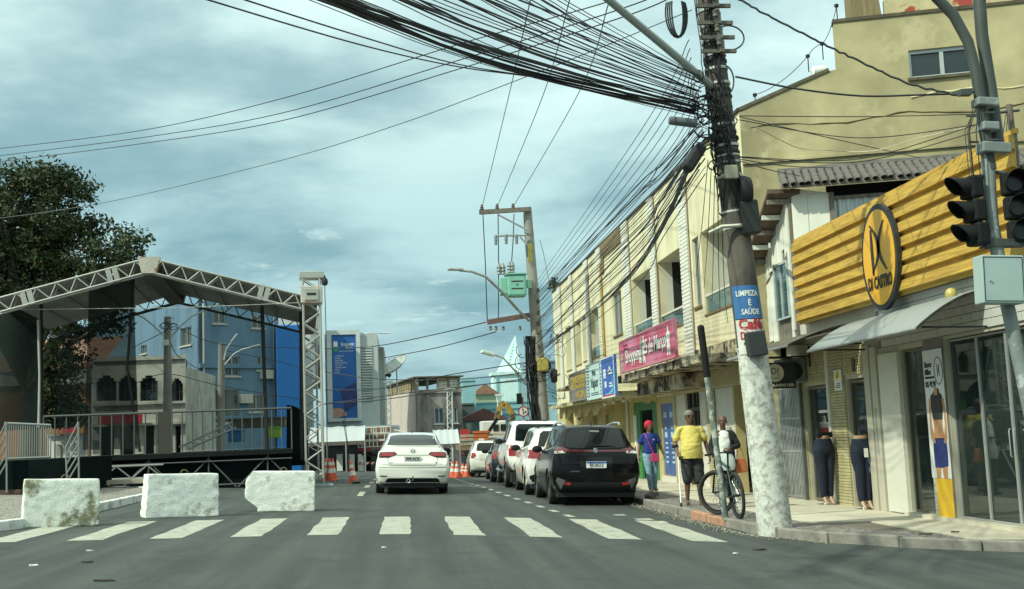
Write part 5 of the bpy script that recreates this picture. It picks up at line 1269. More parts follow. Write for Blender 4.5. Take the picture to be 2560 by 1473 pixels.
mb = MB();mb.box(c1.x - .2,c1.x,YW + .25,YW + 8,-.5,zt_ - .4);mb.build('side_wall',m_oldw,AHs);mb = MB();mb.box(c0.x,c0.x + .2,YW + .25,YW + 8,-.5,zt_ - .4);mb.build('side_wall',m_oldw,AHs)
for i in range(0,12,3):
    a,b,c,d = hl[i];mb = MB();mb.box(a,b,YW + .16,YW + .18,c,hl[i + 2][3]);w_ = mb.build('window',m_gl,AHs);mb = MB()
    for k in range(1,3): mb.box(a + (b - a) * k / 3 - .015,a + (b - a) * k / 3 + .015,YW + .14,YW + .159,c,d)
    mb.box(a,b,YW + .14,YW + .159,(c + d) / 2,(c + d) / 2 + .03);mb.build('grille',M('dark joinery',(.05,.055,.05),rough=.7),w_)
mb = MB();zc = aY(350,1006,YW).z;mb.box(c0.x - .05,c1.x + .05,YW - .12,YW - .002,zc - .1,zc);mb.box(c0.x - .05,c1.x + .05,YW - .1,YW - .002,zt_ - .1,zt_ + .06);zc2 = aY(350,1058,YW).z;mb.box(c0.x - .05,c1.x + .05,YW - .25,YW - .002,zc2 - .1,zc2);mb.build('cornice',m_oldw,AHs)
m_clay = M('old clay tile roof',(.24,.12,.075),rough=.9,var=.3,scale=4,bump=.5,bscale=14)
mb = MB();mb.add([Vector((c0.x - .3,YW - .2,zt_ - .05)),Vector((c0.x - .9,YW + 3.5,zt_ + .75)),Vector((c0.x - 2.6,YW + 3.5,zt_ + .8)),Vector((c0.x - 3.2,YW - .2,zt_ - .2))],[(0,1,2,3)]);mb.build('tile_roof',m_clay,AHs)
# orange house with white cornice
YO = 53
a,b = aY(138,1000,YO),aY(226,1000,YO);zo = aY(180,961,YO).z;zo2 = aY(180,925,YO).z
OHs = thing('orange_house','small terracotta orange house with white cornice and tile roof','house',loc=(a.x,YO,0))
p,q = aY(163,1092,YO),aY(178,1020,YO)
mb = MB();wall(mb,a.x - 3,b.x,-.5,zo,[(aY(150,1000,YO).x,aY(176,1000,YO).x,aY(150,1065,YO).z,aY(150,1018,YO).z)],0,.2,fY(YO));mb.build('front_wall',M('terracotta render',(.34,.155,.075),rough=.9,var=.15,scale=.8,dirt=(.24,.11,.06)),OHs)
mb = MB();mb.box(aY(150,1000,YO).x,aY(176,1000,YO).x,YO + .12,YO + .14,aY(150,1065,YO).z,aY(150,1018,YO).z);mb.build('window',glass('teal glass',(.03,.09,.08)),OHs)
mb = MB();mb.box(a.x - 3,b.x + .1,YO - .15,YO + .3,zo + .005,zo + .12);mb.box(a.x - 3,b.x,YO - .05,YO + .3,zo + .125,zo2);mb.build('cornice',m_oldw,OHs)
mb = MB();mb.quad((a.x - 3,YO - .1,zo2),(b.x + .3,YO - .1,zo2),(b.x + .3,YO + 5,zo2 + 1.9),(a.x - 3,YO + 5,zo2 + 1.9));mb.build('tile_roof',m_clay,OHs)
for (px,py,w_,lbl) in ((176,1068,38,'red wall sign with pale lettering below the orange house'),(300,1048,110,'long faded red fascia sign on the arched house')):
    p,q = aY(px - w_ / 2,py + 14,49.5),aY(px + w_ / 2,py - 12,49.5);mb = MB();mb.box(p.x,q.x,49.5,49.6,p.z,q.z);o = mb.build('red_sign',M('red sign board',(.42,.03,.04),rough=.5,var=.1),None,bevel=.01);tag(o,lbl,'sign')
WWl = thing('white_garden_wall','white rendered wall with dark gate behind the stage steps','wall',loc=gp(-12,46,0))
p,q = aY(118,1175,46),aY(215,1088,46);mb = MB();mb.box(p.x,q.x,46,46.2,-.5,q.z);mb.build('wall',m_white,WWl);mb = MB();mb.box(p.x + .3,p.x + .5,45.95,45.99,0,q.z - .3);mb.box(p.x,q.x,45.9,46.25,q.z + .002,q.z + .08);mb.build('coping',m_oldw,WWl)

# ---- far end of the street
c0 = aY(1238,1098,130);z0,z1 = aY(1265,1005,130).z,aY(1265,930,130).z;cw = aY(1312,1098,130).x - c0.x
m_cy = M('pale aqua paint',(.60,.80,.77),rough=.8,var=.06,dirt=(.33,.50,.49),dthr=(.55,.8));m_cyD = M('aqua wall paint',(.24,.45,.47),rough=.8,var=.08)
CH = thing('church_tower','pale aqua church tower with pointed pyramid spire','church tower',loc=(c0.x,130,-2))
mb = MB();mb.box(c0.x,c0.x + cw,130,130 + cw,-2,z1);mb.build('tower',m_cy,CH,bevel=.05)
for x in (c0.x + .35,c0.x + cw - .5): mb = MB();mb.box(x,x + .18,129.85,129.995,-2,z1 - .35);mb.build('corner_fillet',m_cyD,CH)
mb = MB();mb.box(c0.x - .18,c0.x + cw + .18,129.8,130 + cw + .18,z1 - .35,z1 + .02);mb.build('cornice',m_cy,CH)
ap = aY(1288,838,130 + cw / 2);s0 = [Vector((c0.x + .45,130.3,z1)),Vector((c0.x + cw - .1,130.3,z1)),Vector((c0.x + cw + .3,130 + cw - .3,z1)),Vector((c0.x + .6,130 + cw - .3,z1))]
mb = MB();mb.add(s0 + [ap],[(0,1,4),(1,2,4),(2,3,4),(3,0,4),(3,2,1,0)]);mb.build('spire',m_cy,CH)
for k in range(8): mb = MB();t = .25 + .085 * k;c = (s0[0].lerp(s0[1],.45)).lerp(ap,t);mb.cbox(c - Vector((0,.06,0)),.32 * (1.1 - t),.05,.06);mb.build('spire_slot',m_cyD,CH)
mb = MB();mb.box(ap.x - .03,ap.x + .03,ap.y - .03,ap.y + .03,ap.z,ap.z + .8);mb.build('finial',m_steel,CH)
def slab(name,label,cat,px0,px1,py0,py1,Y,d,mat,roof=None):
    p,q = aY(px0,py1,Y),aY(px1,py0,Y);o = thing(name,label,cat,loc=(p.x,Y,-2))
    mb = MB();mb.box(p.x,q.x,Y,Y + d,min(p.z,-1.9),q.z);mb.build('wall',mat,o)
    if roof:
        mb = MB();rm,rh = roof;xm = (p.x + q.x) / 2
        mb.prism([(p.x - .25,q.z),(q.x + .25,q.z),(q.x + .25,q.z + .08),(xm,q.z + rh),(p.x - .25,q.z + .08)],lambda a,b: Vector((a,Y - .3,b)),lambda a,b: Vector((a,Y + d,b)));mb.build('roof',rm,o)
    else:
        mb = MB();mb.box(p.x - .08,q.x + .08,Y - .08,Y + d,q.z + .003,q.z + .14);mb.build('coping',mat,o)
    return o,p,q
slab('aqua_block','plain aqua block beside the pink house','building',1158,1188,952,1012,98,6,m_cyD)
o,p,q = slab('gabled_house','pale green gabled house with clay tile roof beyond the aqua wall','house',1188,1240,985,1010,112,8,M('pale green render',(.36,.40,.26),rough=.9),(m_clay,1.0))
o,p,q = slab('aqua_hall','long aqua hall with grey roof line below the church tower','building',1178,1420,1002,1085,100,10,m_cyD)
for k in range(4): mb = MB();mb.box(p.x,q.x,99.93,99.995,q.z - .5 - .5 * k,q.z - .46 - .5 * k);mb.build('wall_joint',M('aqua joint',(.16,.32,.34),rough=.9),o)
o,p,q = slab('low_shop','low shop with dark red roof and wide windows near the pink house','shop',1158,1262,1048,1100,90,8,M('dull teal render',(.16,.24,.23),rough=.9),(M('dark red sheet roof',(.11,.05,.045),rough=.8),.9))
for k in range(3): mb = MB();mb.box(p.x + .2 + k * .9,p.x + .95 + k * .9,89.9,89.98,q.z - 1.0,q.z - .2);mb.build('window',glass('aqua glass',(.08,.16,.16)),o)
slab('dark_gate_house','dark green grey shuttered wall between pink house and aqua hall','building',1158,1184,1012,1090,97,3,M('dark shutter',(.06,.09,.085),rough=.8))
slab('corner_shop','pale blue corner building with red lettering beyond the yellow shops','building',1372,1425,1010,1090,88,8,M('light blue render',(.30,.48,.54),rough=.8))
pp = aY(1393,1068,87.8);mb = MB();text('moda',1.0,T_negY(pp.x,87.85,pp.z),M('red letters',(.6,.10,.07),rough=.5),bpy.data.objects['corner_shop'],bold=.02)
slab('blue_tower_block','slate blue block rising behind the far end of the yellow building','building',1372,1398,905,1000,95,10,M('slate blue render',(.12,.21,.26),rough=.8))
slab('far_row','far hazy row of low houses closing the street','building',700,1300,1062,1100,145,6,M('hazy render',(.30,.34,.33),rough=.9,var=.3,scale=.2))
# white marquee tents
def tent(name,label,px0,px1,pyr,pye,Y,d):
    p,q = aY(px0,pye,Y),aY(px1,pye,Y);zr = aY(px0,pyr,Y).z;zt2 = p.z
    o = thing(name,label,'tent',loc=(p.x,Y,G(p.x,Y)),group=None)
    m_t = M('white tent pvc',(.40,.43,.425),rough=.5,var=.03)
    mb = MB();mb.grid(lambda s,t: Vector((p.x + (q.x - p.x) * s,Y + d * t,zt2 + (zr - zt2) * (1 - abs(2 * t - 1)) - .04 * math.sin(s * math.pi * 4) ** 2)),24,8);mb.build('roof_sheet',m_t,o,smooth=60)
    mb = MB();n = 60
    vs = [Vector((p.x + (q.x - p.x) * i / n,Y - .01,zt2 + .02)) for i in range(n + 1)] + [Vector((p.x + (q.x - p.x) * i / n,Y - .01,zt2 - .16 - .05 * abs(math.sin(i * math.pi / 3)))) for i in range(n + 1)]
    mb.add(vs,[(i,i + 1,n + 2 + i,n + 1 + i) for i in range(n)]);mb.build('valance',M('tent valance',(.12,.10,.09),rough=.8),o)
    for k in range(4):
        x = p.x + (q.x - p.x) * k / 3;bar((x,Y + .02,G(x,Y) - .1),(x,Y + .02,zt2),.04,m_steel,o,'post')
    return o
tent('marquee_tent','long white marquee tent roof behind the orange cones',770,912,1068,1108,64,4);tent('marquee_tent','white marquee tent roof between sedan and truck with crane',1085,1150,1074,1112,66,4)
slab('market_wall','shadowy dark stalls and pale panels under the white marquee','stall',775,905,1112,1172,69,1,M('dark stall cloth',(.04,.05,.05),rough=.9,var=.4,scale=1))
for k,x in enumerate((842,872,895)):
    p,q = aY(x,1168,66),aY(x + 14,1135,66);mb = MB();mb.box(p.x,q.x,66,66.05,G(p.x,66),q.z);o = mb.build('hoarding_panel',m_white,None,bevel=.01);tag(o,('white hoarding panel closest to the orange cone cluster','white hoarding panel behind the leaning orange cone','white hoarding panel beside the flatbed truck wheel')[k],'panel','white hoarding panels')
# truss posts of other rigs
def lattice(px,py0,py1,Y,label,w=.3):
    a,b = aY(px,py1,Y),aY(px,py0,Y);o = thing('lattice_mast',label,'mast',loc=(a.x,Y,a.z))
    m_l = M('pale lattice',(.62,.64,.60),rough=.5)
    base_ = G(a.x,Y)
    for (s,t) in ((-1,-1),(1,-1),(-1,1),(1,1)): bar((a.x + s * w / 2,Y + t * w / 2,base_),(b.x + s * w / 2,Y + t * w / 2,b.z),.03,m_l,o,'chord')
    n = int((b.z - base_) / .5)
    for i in range(n):
        za,zm,zb = base_ + (b.z - base_) * i / n,base_ + (b.z - base_) * (i + .5) / n,base_ + (b.z - base_) * (i + 1) / n
        bar((a.x - w / 2,Y - w / 2,za),(a.x + w / 2,Y - w / 2,zm),.02,m_l,o);bar((a.x + w / 2,Y - w / 2,zm),(a.x - w / 2,Y - w / 2,zb),.02,m_l,o)
    mb = MB();mb.box(b.x - .3,b.x + .34,Y - .25,Y + .25,b.z,b.z + .14);mb.build('head',m_l,o)
lattice(970,958,1070,76,'pale lattice mast standing in front of the pink house wall');lattice(949,1008,1070,80,'short pale lattice mast beside the banner building');lattice(1124,975,1098,74,'pale lattice mast rising behind the white sedan');lattice(1248,990,1040,90,'short pale lattice mast below the church tower')

# ================================================================ vehicles, blocks, cones
from mathutils import noise as mnoise
def catmull(rows,n):
    """smooth interpolation of station rows along their first value"""
    out = []
    for i in range(len(rows) - 1):
        p0,p1,p2,p3 = rows[max(i - 1,0)],rows[i],rows[i + 1],rows[min(i + 2,len(rows) - 1)]
        for k in range(n):
            t = k / n;h1,h2,h3,h4 = 2 * t**3 - 3 * t**2 + 1,-2 * t**3 + 3 * t**2,t**3 - 2 * t**2 + t,t**3 - t**2
            r_ = []
            for a,b,c,d,j in zip(p0,p1,p2,p3,range(99)):
                dx = p2[0] - p1[0]
                m1 = (c - a) / max(1e-6,(p2[0] - p0[0])) * dx if i > 0 else (c - b)
                m2 = (d - b) / max(1e-6,(p3[0] - p1[0])) * dx if i < len(rows) - 2 else (c - b)
                if (c - b) == 0 or (b - a) * (c - b) < 0: m1 = 0 if j else m1
                if (c - b) == 0 or (c - b) * (d - c) < 0: m2 = 0 if j else m2
                lim = 3 * abs(c - b);m1 = max(-lim,min(lim,m1));m2 = max(-lim,min(lim,m2))
                r_.append(h1 * b + h2 * c + h3 * m1 + h4 * m2)
            out.append(r_)
    out.append(list(rows[-1]));return out
def car_shell(st,arches,ra):
    """st rows: y, zl, wl, zm, wm, zb, wb, zt, wt ; returns bmesh-ready MB mesh of the painted shell"""
    rows = catmull(st,5)
    prof = []
    for (y,zl,wl,zm,wm,zb,wb,zt,wt) in rows:
        gh = max(0.0,zt - zb);c = min(.07,gh * .45 + .012)
        pts = [(0,zl),(wl * .6,zl),(wl * .94,zl + .005),(wl,zl + .05),((wl + wm) / 2 + .012,(zl + zm) / 2),(wm,zm),((wm + wb) / 2 + .01,(zm + zb) / 2),(wb + .004,zb - .04),(wb,zb)]
        pts += [(wb - .025,zb + min(.02,gh * .2))]
        for k in (.3,.65): pts.append((wb - .025 + (wt + .045 - wb + .025) * k,zb + .02 + (zt - c - zb - .02) * k))
        pts += [(wt + .045,zt - c),(wt + .02,zt - c * .45),(wt - .05,zt - c * .16),(wt * .6,zt - c * .03),(wt * .3,zt),(0,zt)]
        prof.append((y,pts))
    mb = MB();n = len(prof[0][1]);ring = 2 * n - 2
    vs = []
    for y,pts in prof:
        full = [(x,z) for x,z in pts] + [(-x,z) for x,z in pts[-2:0:-1]]
        vs += [Vector((x,y,z)) for x,z in full]
    fs = []
    for i in range(len(prof) - 1):
        for k in range(ring):
            k2 = (k + 1) % ring;fs.append((i * ring + k,i * ring + k2,(i + 1) * ring + k2,(i + 1) * ring + k))
    # end caps as strips between the two sides
    for i,fl in ((0,1),(len(prof) - 1,-1)):
        for k in range(n - 1):
            a,b = i * ring + k,i * ring + k + 1
            c = i * ring + (ring - k - 1) if k + 1 < n - 1 else b;d = i * ring + (ring - k) % ring if k else a
            q = []
            for v in (a,b,c,d):
                if v not in q: q.append(v)
            if len(q) >= 3: fs.append(tuple(q))
    mb.add(vs,fs)
    me = mb.mesh('shell')
    bm = bmesh.new();bm.from_mesh(me)
    bmesh.ops.subdivide_edges(bm,edges=[e for e in bm.edges if e.calc_length() > .09],cuts=1,use_grid_fill=True)
    full = BVHTree.FromBMesh(bm)
    dl = []
    for f in bm.faces:
        c = f.calc_center_median()
        for (yw,zw) in arches:
            if abs(c.x) > .45 and (c.y - yw) ** 2 + (c.z - zw) ** 2 < ra * ra: dl.append(f);break
    bmesh.ops.delete(bm,geom=dl,context='FACES')
    for v in bm.verts:
        if v.is_boundary:
            for (yw,zw) in arches:
                dy,dz = v.co.y - yw,v.co.z - zw;d = math.hypot(dy,dz)
                if d < ra * 1.35 and abs(v.co.x) > .4 and v.co.z > zw - .12 and d > 1e-4: v.co.y = yw + dy / d * ra;v.co.z = zw + dz / d * ra
    bmesh.ops.recalc_face_normals(bm,faces=bm.faces)
    bm.to_mesh(me);bm.free()
    return me,full
def decal(bvh,poly,axis,mat,name,parent,off=.006,step=.05,sgn=1,thick=0):
    """panel following the shell: poly in (x,z) seen from behind (axis Y), in (y,z) seen from a side (axis X), (x,y) from above (Z)"""
    bm = bmesh.new()
    mk = {'Y': lambda a,b: Vector((a,-3,b)),'X': lambda a,b: Vector((-3 * sgn,a,b)),'Z': lambda a,b: Vector((a,b,4)),'F': lambda a,b: Vector((a,9,b))}[axis]
    dr = {'Y': Vector((0,1,0)),'X': Vector((sgn,0,0)),'Z': Vector((0,0,-1)),'F': Vector((0,-1,0))}[axis]
    bm.faces.new([bm.verts.new(mk(*p)) for p in poly])
    i0,i1 = {'Y': (0,2),'X': (1,2),'Z': (0,1),'F': (0,2)}[axis]
    for ii,vals in ((i0,[p[0] for p in poly]),(i1,[p[1] for p in poly])):
        v = min(vals) + step
        nn = Vector((0,0,0));nn[ii] = 1
        while v < max(vals) - .005:
            co = Vector((0,0,0));co[ii] = v
            bmesh.ops.bisect_plane(bm,geom=bm.verts[:] + bm.edges[:] + bm.faces[:],plane_co=co,plane_no=nn);v += step
    for v in bm.verts:
        hit = bvh.ray_cast(v.co,dr)
        if hit[0] is None: hit = bvh.find_nearest(Vector((v.co.x if axis != 'X' else -.8 * sgn,v.co.y if axis != 'Y' else .1,v.co.z)))
        v.co = hit[0] - dr * off
    me = bpy.data.meshes.new(name);bm.to_mesh(me);bm.free()
    return link_mesh(name,me,mat,parent,world=False,smooth=40)
def mir(poly): return [(-x,z) for x,z in poly][::-1]
_wheel = {}
def wheel_meshes(r,w,spokes,dark):
    k = (r,w,spokes,dark)
    if k in _wheel: return _wheel[k]
    t = MB();h = w / 2
    t.lathe([(r * .66,-h),(r * .93,-h),(r * .985,-h * .8),(r,-h * .5),(r,h * .5),(r * .985,h * .8),(r * .93,h),(r * .66,h)],axis='X',n=36);t.lathe([(0,0),(r * .66,-h * .2)],axis='X',n=36)
    tm = t.mesh('tyre');tm.materials.append(m_tyre);tm.polygons.foreach_set('use_smooth',[True] * len(tm.polygons));tm.set_sharp_from_angle(angle=rad(45))
    s = MB();x0 = -h * .82
    s.lathe([(r * .60,x0 + .03),(r * .68,x0),(r * .68,x0 + .02),(r * .6,x0 + .06)],axis='X',n=30);s.lathe([(0,x0 + .012),(r * .16,x0 + .012),(r * .18,x0 + .04)],axis='X',n=14)
    for i in range(spokes):
        a = 2 * math.pi * i / spokes
        for d in (-.09,.09):
            p = [(math.cos(a + d * 1.6),math.sin(a + d * 1.6),.14),(math.cos(a + d + .045),math.sin(a + d + .045),.64),(math.cos(a + d - .045),math.sin(a + d - .045),.64),(math.cos(a + d * .6),math.sin(a + d * .6),.14)]
            s.prism([(c * rr * r,si * rr * r) for c,si,rr in p],lambda y,z: Vector((x0 + .01,y,z)),lambda y,z: Vector((x0 + .05,y,z)))
    sm = s.mesh('rim');sm.materials.append(M('dark alloy',(.10,.105,.10),rough=.35,metal=.7) if dark else M('silver alloy',(.5,.52,.51),rough=.35,metal=.7))
    _wheel[k] = (tm,sm);return tm,sm
m_gls = M('car glass',(.006,.009,.009),rough=.04,spec=.42,var=0);m_glsV = glass('clear car glass',(.02,.03,.03),rough=.02,see=.35)
m_red = M('red lamp lens',(.30,.008,.012),rough=.12,coat=1.0,var=.15,scale=12);m_redD = M('dark red lamp lens',(.09,.004,.006),rough=.12,coat=1.0,var=.1);m_clr = M('clear lamp lens',(.62,.60,.56),rough=.12,coat=1.0)
m_plast = M('black bumper plastic',(.014,.015,.015),rough=.7,var=.1,spec=.2)
m_plateG = M('grey number plate',(.50,.52,.49),rough=.5);m_plateW = M('white number plate',(.74,.75,.74),rough=.4);m_seam = M('panel gap',(.01,.01,.01),rough=.9,var=0)
def seam(bvh,pts,axis,parent,sgn=1,r=.004,name='panel_gap'):
    P = []
    for i in range(len(pts) - 1):
        for k in range(6): t = k / 6;P.append((pts[i][0] + (pts[i + 1][0] - pts[i][0]) * t,pts[i][1] + (pts[i + 1][1] - pts[i][1]) * t))
    P.append(pts[-1]);out = []
    for a,b in P:
        o_,d_ = (Vector((a,-3,b)),Vector((0,1,0))) if axis == 'Y' else (Vector((-3 * sgn,a,b)),Vector((sgn,0,0)))
        h = bvh.ray_cast(o_,d_)
        if h[0] is not None: out.append(h[0] - d_ * .002)
    if len(out) > 1: mb = MB();mb.tube(out,r,4);mb.build(name,m_seam,parent,world=False)
def make_car(name,label,st,W,L,H,wb,r,mat,loc,yaw_,wins,group=None,spokes=5,darkrim=False,ra=None,mirror=None,cat='car',clad=None):
    root = thing(name,label,cat,group,loc=loc,rot=tilted(yaw_))
    ya,yf = wb
    arches = [(ya,r),(yf,r)]
    me,bvh = car_shell(st,arches,ra or r * 1.16)
    link_mesh('body',me,mat,root,world=False,smooth=38)
    mb = MB();mb.box(-W * .43,W * .43,.12,L - .15,.17,.42);mb.build('underbody',m_black,root,world=False)
    mb = MB();mb.box(-W * .39,W * .39,ya - r * 1.3,ya + r * 1.3,.3,r * 2.25);mb.box(-W * .39,W * .39,yf - r * 1.3,yf + r * 1.3,.3,r * 2.2);mb.build('wheel_housing',m_black,root,world=False)
    tm,sm = wheel_meshes(r,.205,spokes,darkrim)
    for y in (ya,yf):
        for s_ in (-1,1):
            o = bpy.data.objects.new('wheel',tm);C.objects.link(o);o.parent = root;MW[o.name] = MW[root.name]
            o.location = (s_ * (W / 2 - .125),y,r);o.rotation_euler = (R.uniform(0,1),0,0 if s_ < 0 else math.pi)
            q = bpy.data.objects.new('rim',sm);C.objects.link(q);q.parent = o
            mb = MB()
            hit = bvh.ray_cast(Vector((s_ * 3,y + r * 1.5,r * 1.3)),Vector((-s_,0,0)));xx = abs(hit[0].x) - .01 if hit[0] else W / 2 - .03
            rr = (ra or r * 1.16);mb.tube([(s_ * (xx - .01 - .02 * abs(math.cos(t))),y + rr * math.cos(t),r + rr * math.sin(t)) for t in [rad(-12) + rad(204) * i / 18 for i in range(19)]],.03 if clad else .016,6);mb.build('arch_lip',clad or mat,root,world=False,smooth=50)
    for s_ in (-1,1):
        for poly in wins: decal(bvh,poly,'X',m_gls,'side_window',root,sgn=-s_ if False else (1 if s_ < 0 else -1),off=.008)
        my,mz = mirror or (L * .62,H * .68)
        hit = bvh.ray_cast(Vector((s_ * 3,my,mz - .05)),Vector((-s_,0,0)));xx = abs(hit[0].x) if hit[0] else W / 2
        mb = MB();mb.lathe([(0,-.1),(.07,-.08),(.085,0),(.06,.07),(0,.085)],(0,0,0),'Y',12)
        for v in mb.v: v.x = v.x * 1.35 + s_ * (xx + .11);v.y = v.y + my;v.z = v.z * .95 + mz
        mb.beam((s_ * (xx - .03),my,mz - .04),(s_ * (xx + .06),my,mz - .03),.04);mb.build('door_mirror',m_plast,root,world=False,smooth=60)
    return root,bvh
def add_plate(root,bvh,x,z,txt,mat,blue=False,w=.40,h=.13):
    hit = bvh.ray_cast(Vector((x,-3,z)),Vector((0,1,0)));y = hit[0].y - .03
    mb = MB();mb.box(x - w / 2,x + w / 2,y,y + .012,z - h / 2,z + h / 2);p = mb.build('number_plate',mat,root,world=False,bevel=.006)
    if blue: mb = MB();mb.box(x - w / 2 + .005,x + w / 2 - .005,y - .004,y - .0005,z + h / 2 - .035,z + h / 2 - .004);mb.build('plate_band',M('plate blue',(.02,.08,.35),rough=.4),p,world=False)
    text(txt,.10 if not blue else .088,T_negY(x,y - .002,z - (.012 if blue else .0)),ink,p,name='plate_number',world=False,sx=.80 if not blue else .86,bold=.002,depth=.002)
    return p
# ---- white sedan
SED = [(0.00,.40,.70,.58,.80,.70,.78,.735,.66),(.05,.30,.76,.58,.86,.80,.82,.845,.68),(.09,.27,.79,.58,.875,.90,.82,.985,.66),(.13,.25,.80,.58,.88,.96,.81,1.085,.64),(.20,.23,.81,.58,.885,.99,.81,1.12,.63),
       (.55,.20,.83,.58,.89,1.00,.815,1.145,.60),(1.0,.19,.84,.58,.89,1.00,.82,1.345,.56),(1.4,.19,.84,.58,.89,.99,.82,1.435,.555),(1.95,.19,.84,.58,.89,.98,.82,1.472,.565),(2.6,.19,.84,.58,.89,.96,.82,1.44,.57),
       (3.1,.19,.84,.58,.89,.95,.82,1.22,.60),(3.5,.19,.84,.58,.89,.93,.80,1.02,.66),(4.1,.20,.82,.56,.87,.84,.76,.92,.60),(4.5,.24,.74,.52,.79,.72,.70,.76,.52),(4.64,.34,.58,.5,.64,.60,.58,.62,.44)]
m_wp = paint('white car paint',(.78,.78,.70),dirt=(.52,.47,.33),dthr=(.58,.85));m_wp2 = paint('bright white car paint',(.80,.81,.78));m_bp = M('black car paint',(.003,.004,.0045),rough=.22,spec=.22,coat=.18,var=.05);m_nb = paint('dark navy car paint',(.015,.022,.030))
Jx,Jy = .26,27.75
jr,jb = make_car('white_sedan','white sedan with trailer hitch driving away in the middle of the road',SED,1.78,4.64,1.47,(1.06,3.71),.325,m_wp,gp(Jx,Jy),rad(.5),[[(1.05,1.03),(1.6,1.36),(2.15,1.40),(2.15,1.01)],[(2.21,1.01),(2.21,1.40),(2.7,1.37),(3.15,1.0)]])
decal(jb,[(-.61,1.155),(-.53,1.385),(-.3,1.412),(.3,1.412),(.53,1.385),(.61,1.155),(.3,1.15),(-.3,1.15)],'Y',m_gls,'rear_window',jr,off=.012)
tl_ = [(-.80,.865),(-.795,.985),(-.755,1.0),(-.42,1.0),(-.36,.935),(-.56,.865)]
for pl_ in (tl_,mir(tl_)): decal(jb,pl_,'Y',m_redD,'tail_light',jr,off=.006,step=.04)
ti = [(-.72,.905),(-.72,.98),(-.46,.98),(-.43,.935),(-.5,.905)]
for pl_ in (ti,mir(ti)): decal(jb,pl_,'Y',m_red,'lamp_lens',jr,off=.010,step=.04)
ti = [(-.78,.868),(-.74,.9),(-.5,.9),(-.58,.868)]
for pl_ in (ti,mir(ti)): decal(jb,pl_,'Y',M('smoked lamp',(.03,.006,.006),rough=.2),'lamp_base',jr,off=.010,step=.04)
decal(jb,[(-.66,.2),(-.62,.35),(-.56,.385),(.56,.385),(.62,.35),(.66,.2)],'Y',m_plast,'lower_bumper',jr,off=.008)
ref = [(-.76,.42),(-.60,.42),(-.60,.445),(-.76,.45)]
for pl_ in (ref,mir(ref)): decal(jb,pl_,'Y',m_redD,'reflector',jr)
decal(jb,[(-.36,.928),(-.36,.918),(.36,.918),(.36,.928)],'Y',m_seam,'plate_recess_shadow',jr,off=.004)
seam(jb,[(-.585,.86),(-.57,.76),(-.53,.69),(0,.685),(.53,.69),(.57,.76),(.585,.86)],'Y',jr);seam(jb,[(-.80,.64),(0,.63),(.80,.64)],'Y',jr,r=.003)
add_plate(jr,jb,.0,.83,'PPK-9275',m_plateG)
hit = jb.ray_cast(Vector((0,-3,1.0)),Vector((0,1,0)))[0]
mb = MB();mb.lathe([(.038,0),(.05,-.006),(.055,0),(.05,.006),(.038,0)],(0,hit.y - .012,1.02),'Y',20);o = mb.build('round_badge',m_chrome,jr,world=False,smooth=60)
mb = MB()
for pts in (((-.03,1.05),(-.012,1.015),(0,1.032),(.012,1.015),(.03,1.05)),((-.036,1.03),(-.014,.985),(0,1.01),(.014,.985),(.036,1.03))): mb.tube([(a,hit.y - .018,b) for a,b in pts],.005,4)
mb.build('badge_letters',m_chrome,o,world=False)
text('TSI',.04,T_negY(.55,jb.ray_cast(Vector((.55,-3,.75)),Vector((0,1,0)))[0].y - .006,.745),m_seam,jr,name='model_letters',world=False);text('JETTA',.035,T_negY(-.5,jb.ray_cast(Vector((-.5,-3,.75)),Vector((0,1,0)))[0].y - .006,.745),m_chrome,jr,name='model_letters',world=False)
mb = MB();mb.tube([(0,.1,.33),(0,-.1,.33),(0,-.14,.36),(0,-.14,.40)],.018,6);mb.lathe([(0,0),(.02,.005),(.027,.025),(.02,.045),(0,.05)],(0,-.14,.40),n=12);mb.build('tow_ball',m_chrome,jr,world=False,smooth=50)
mb = MB();mb.lathe([(.03,0),(.045,-.008),(.05,0),(.045,.008),(.03,0)],(-.1,.0,.32),'Y',14);mb.build('tow_socket',m_steel,jr,world=False)
mb = MB();mb.prism([(-.015,0),(.02,0),(0,.05)],lambda a,b: Vector((-.012,1.62 + a,1.452 + b)),lambda a,b: Vector((.012,1.66 + a,1.452 + b)));mb.build('antenna',m_plast,jr,world=False)
mb = MB();mb.tube([(-.62,.19,1.115),(-.4,.145,1.132),(0,.13,1.138),(.4,.145,1.132),(.62,.19,1.115)],.012,6);mb.build('boot_lip',m_wp,jr,world=False,smooth=60)
# ---- black compact SUV
SUV = [(0.00,.40,.66,.60,.80,.80,.78,.83,.62),(.05,.30,.74,.62,.865,.96,.82,1.00,.64),(.10,.27,.77,.62,.88,1.06,.82,1.13,.63),(.18,.25,.78,.62,.885,1.10,.815,1.27,.60),(.30,.24,.80,.62,.89,1.11,.81,1.44,.57),(.40,.23,.80,.62,.89,1.12,.81,1.535,.565),
       (.62,.22,.81,.62,.89,1.11,.82,1.565,.57),(1.1,.2,.83,.62,.885,1.08,.825,1.59,.58),(1.8,.2,.83,.62,.88,1.05,.825,1.595,.585),(2.4,.2,.83,.62,.88,1.02,.82,1.55,.585),(2.9,.2,.83,.62,.88,1.00,.82,1.30,.61),(3.2,.2,.83,.62,.88,.99,.81,1.08,.67),(3.75,.22,.81,.62,.87,.92,.78,1.0,.62),(4.15,.26,.74,.58,.80,.80,.72,.84,.55),(4.30,.36,.6,.54,.66,.66,.6,.68,.46)]
swin = [[(.42,1.18),(.55,1.42),(1.25,1.51),(1.25,1.13)],[(1.31,1.13),(1.31,1.51),(2.2,1.47),(2.2,1.08)],[(2.26,1.08),(2.26,1.46),(2.45,1.42),(2.85,1.05)]]
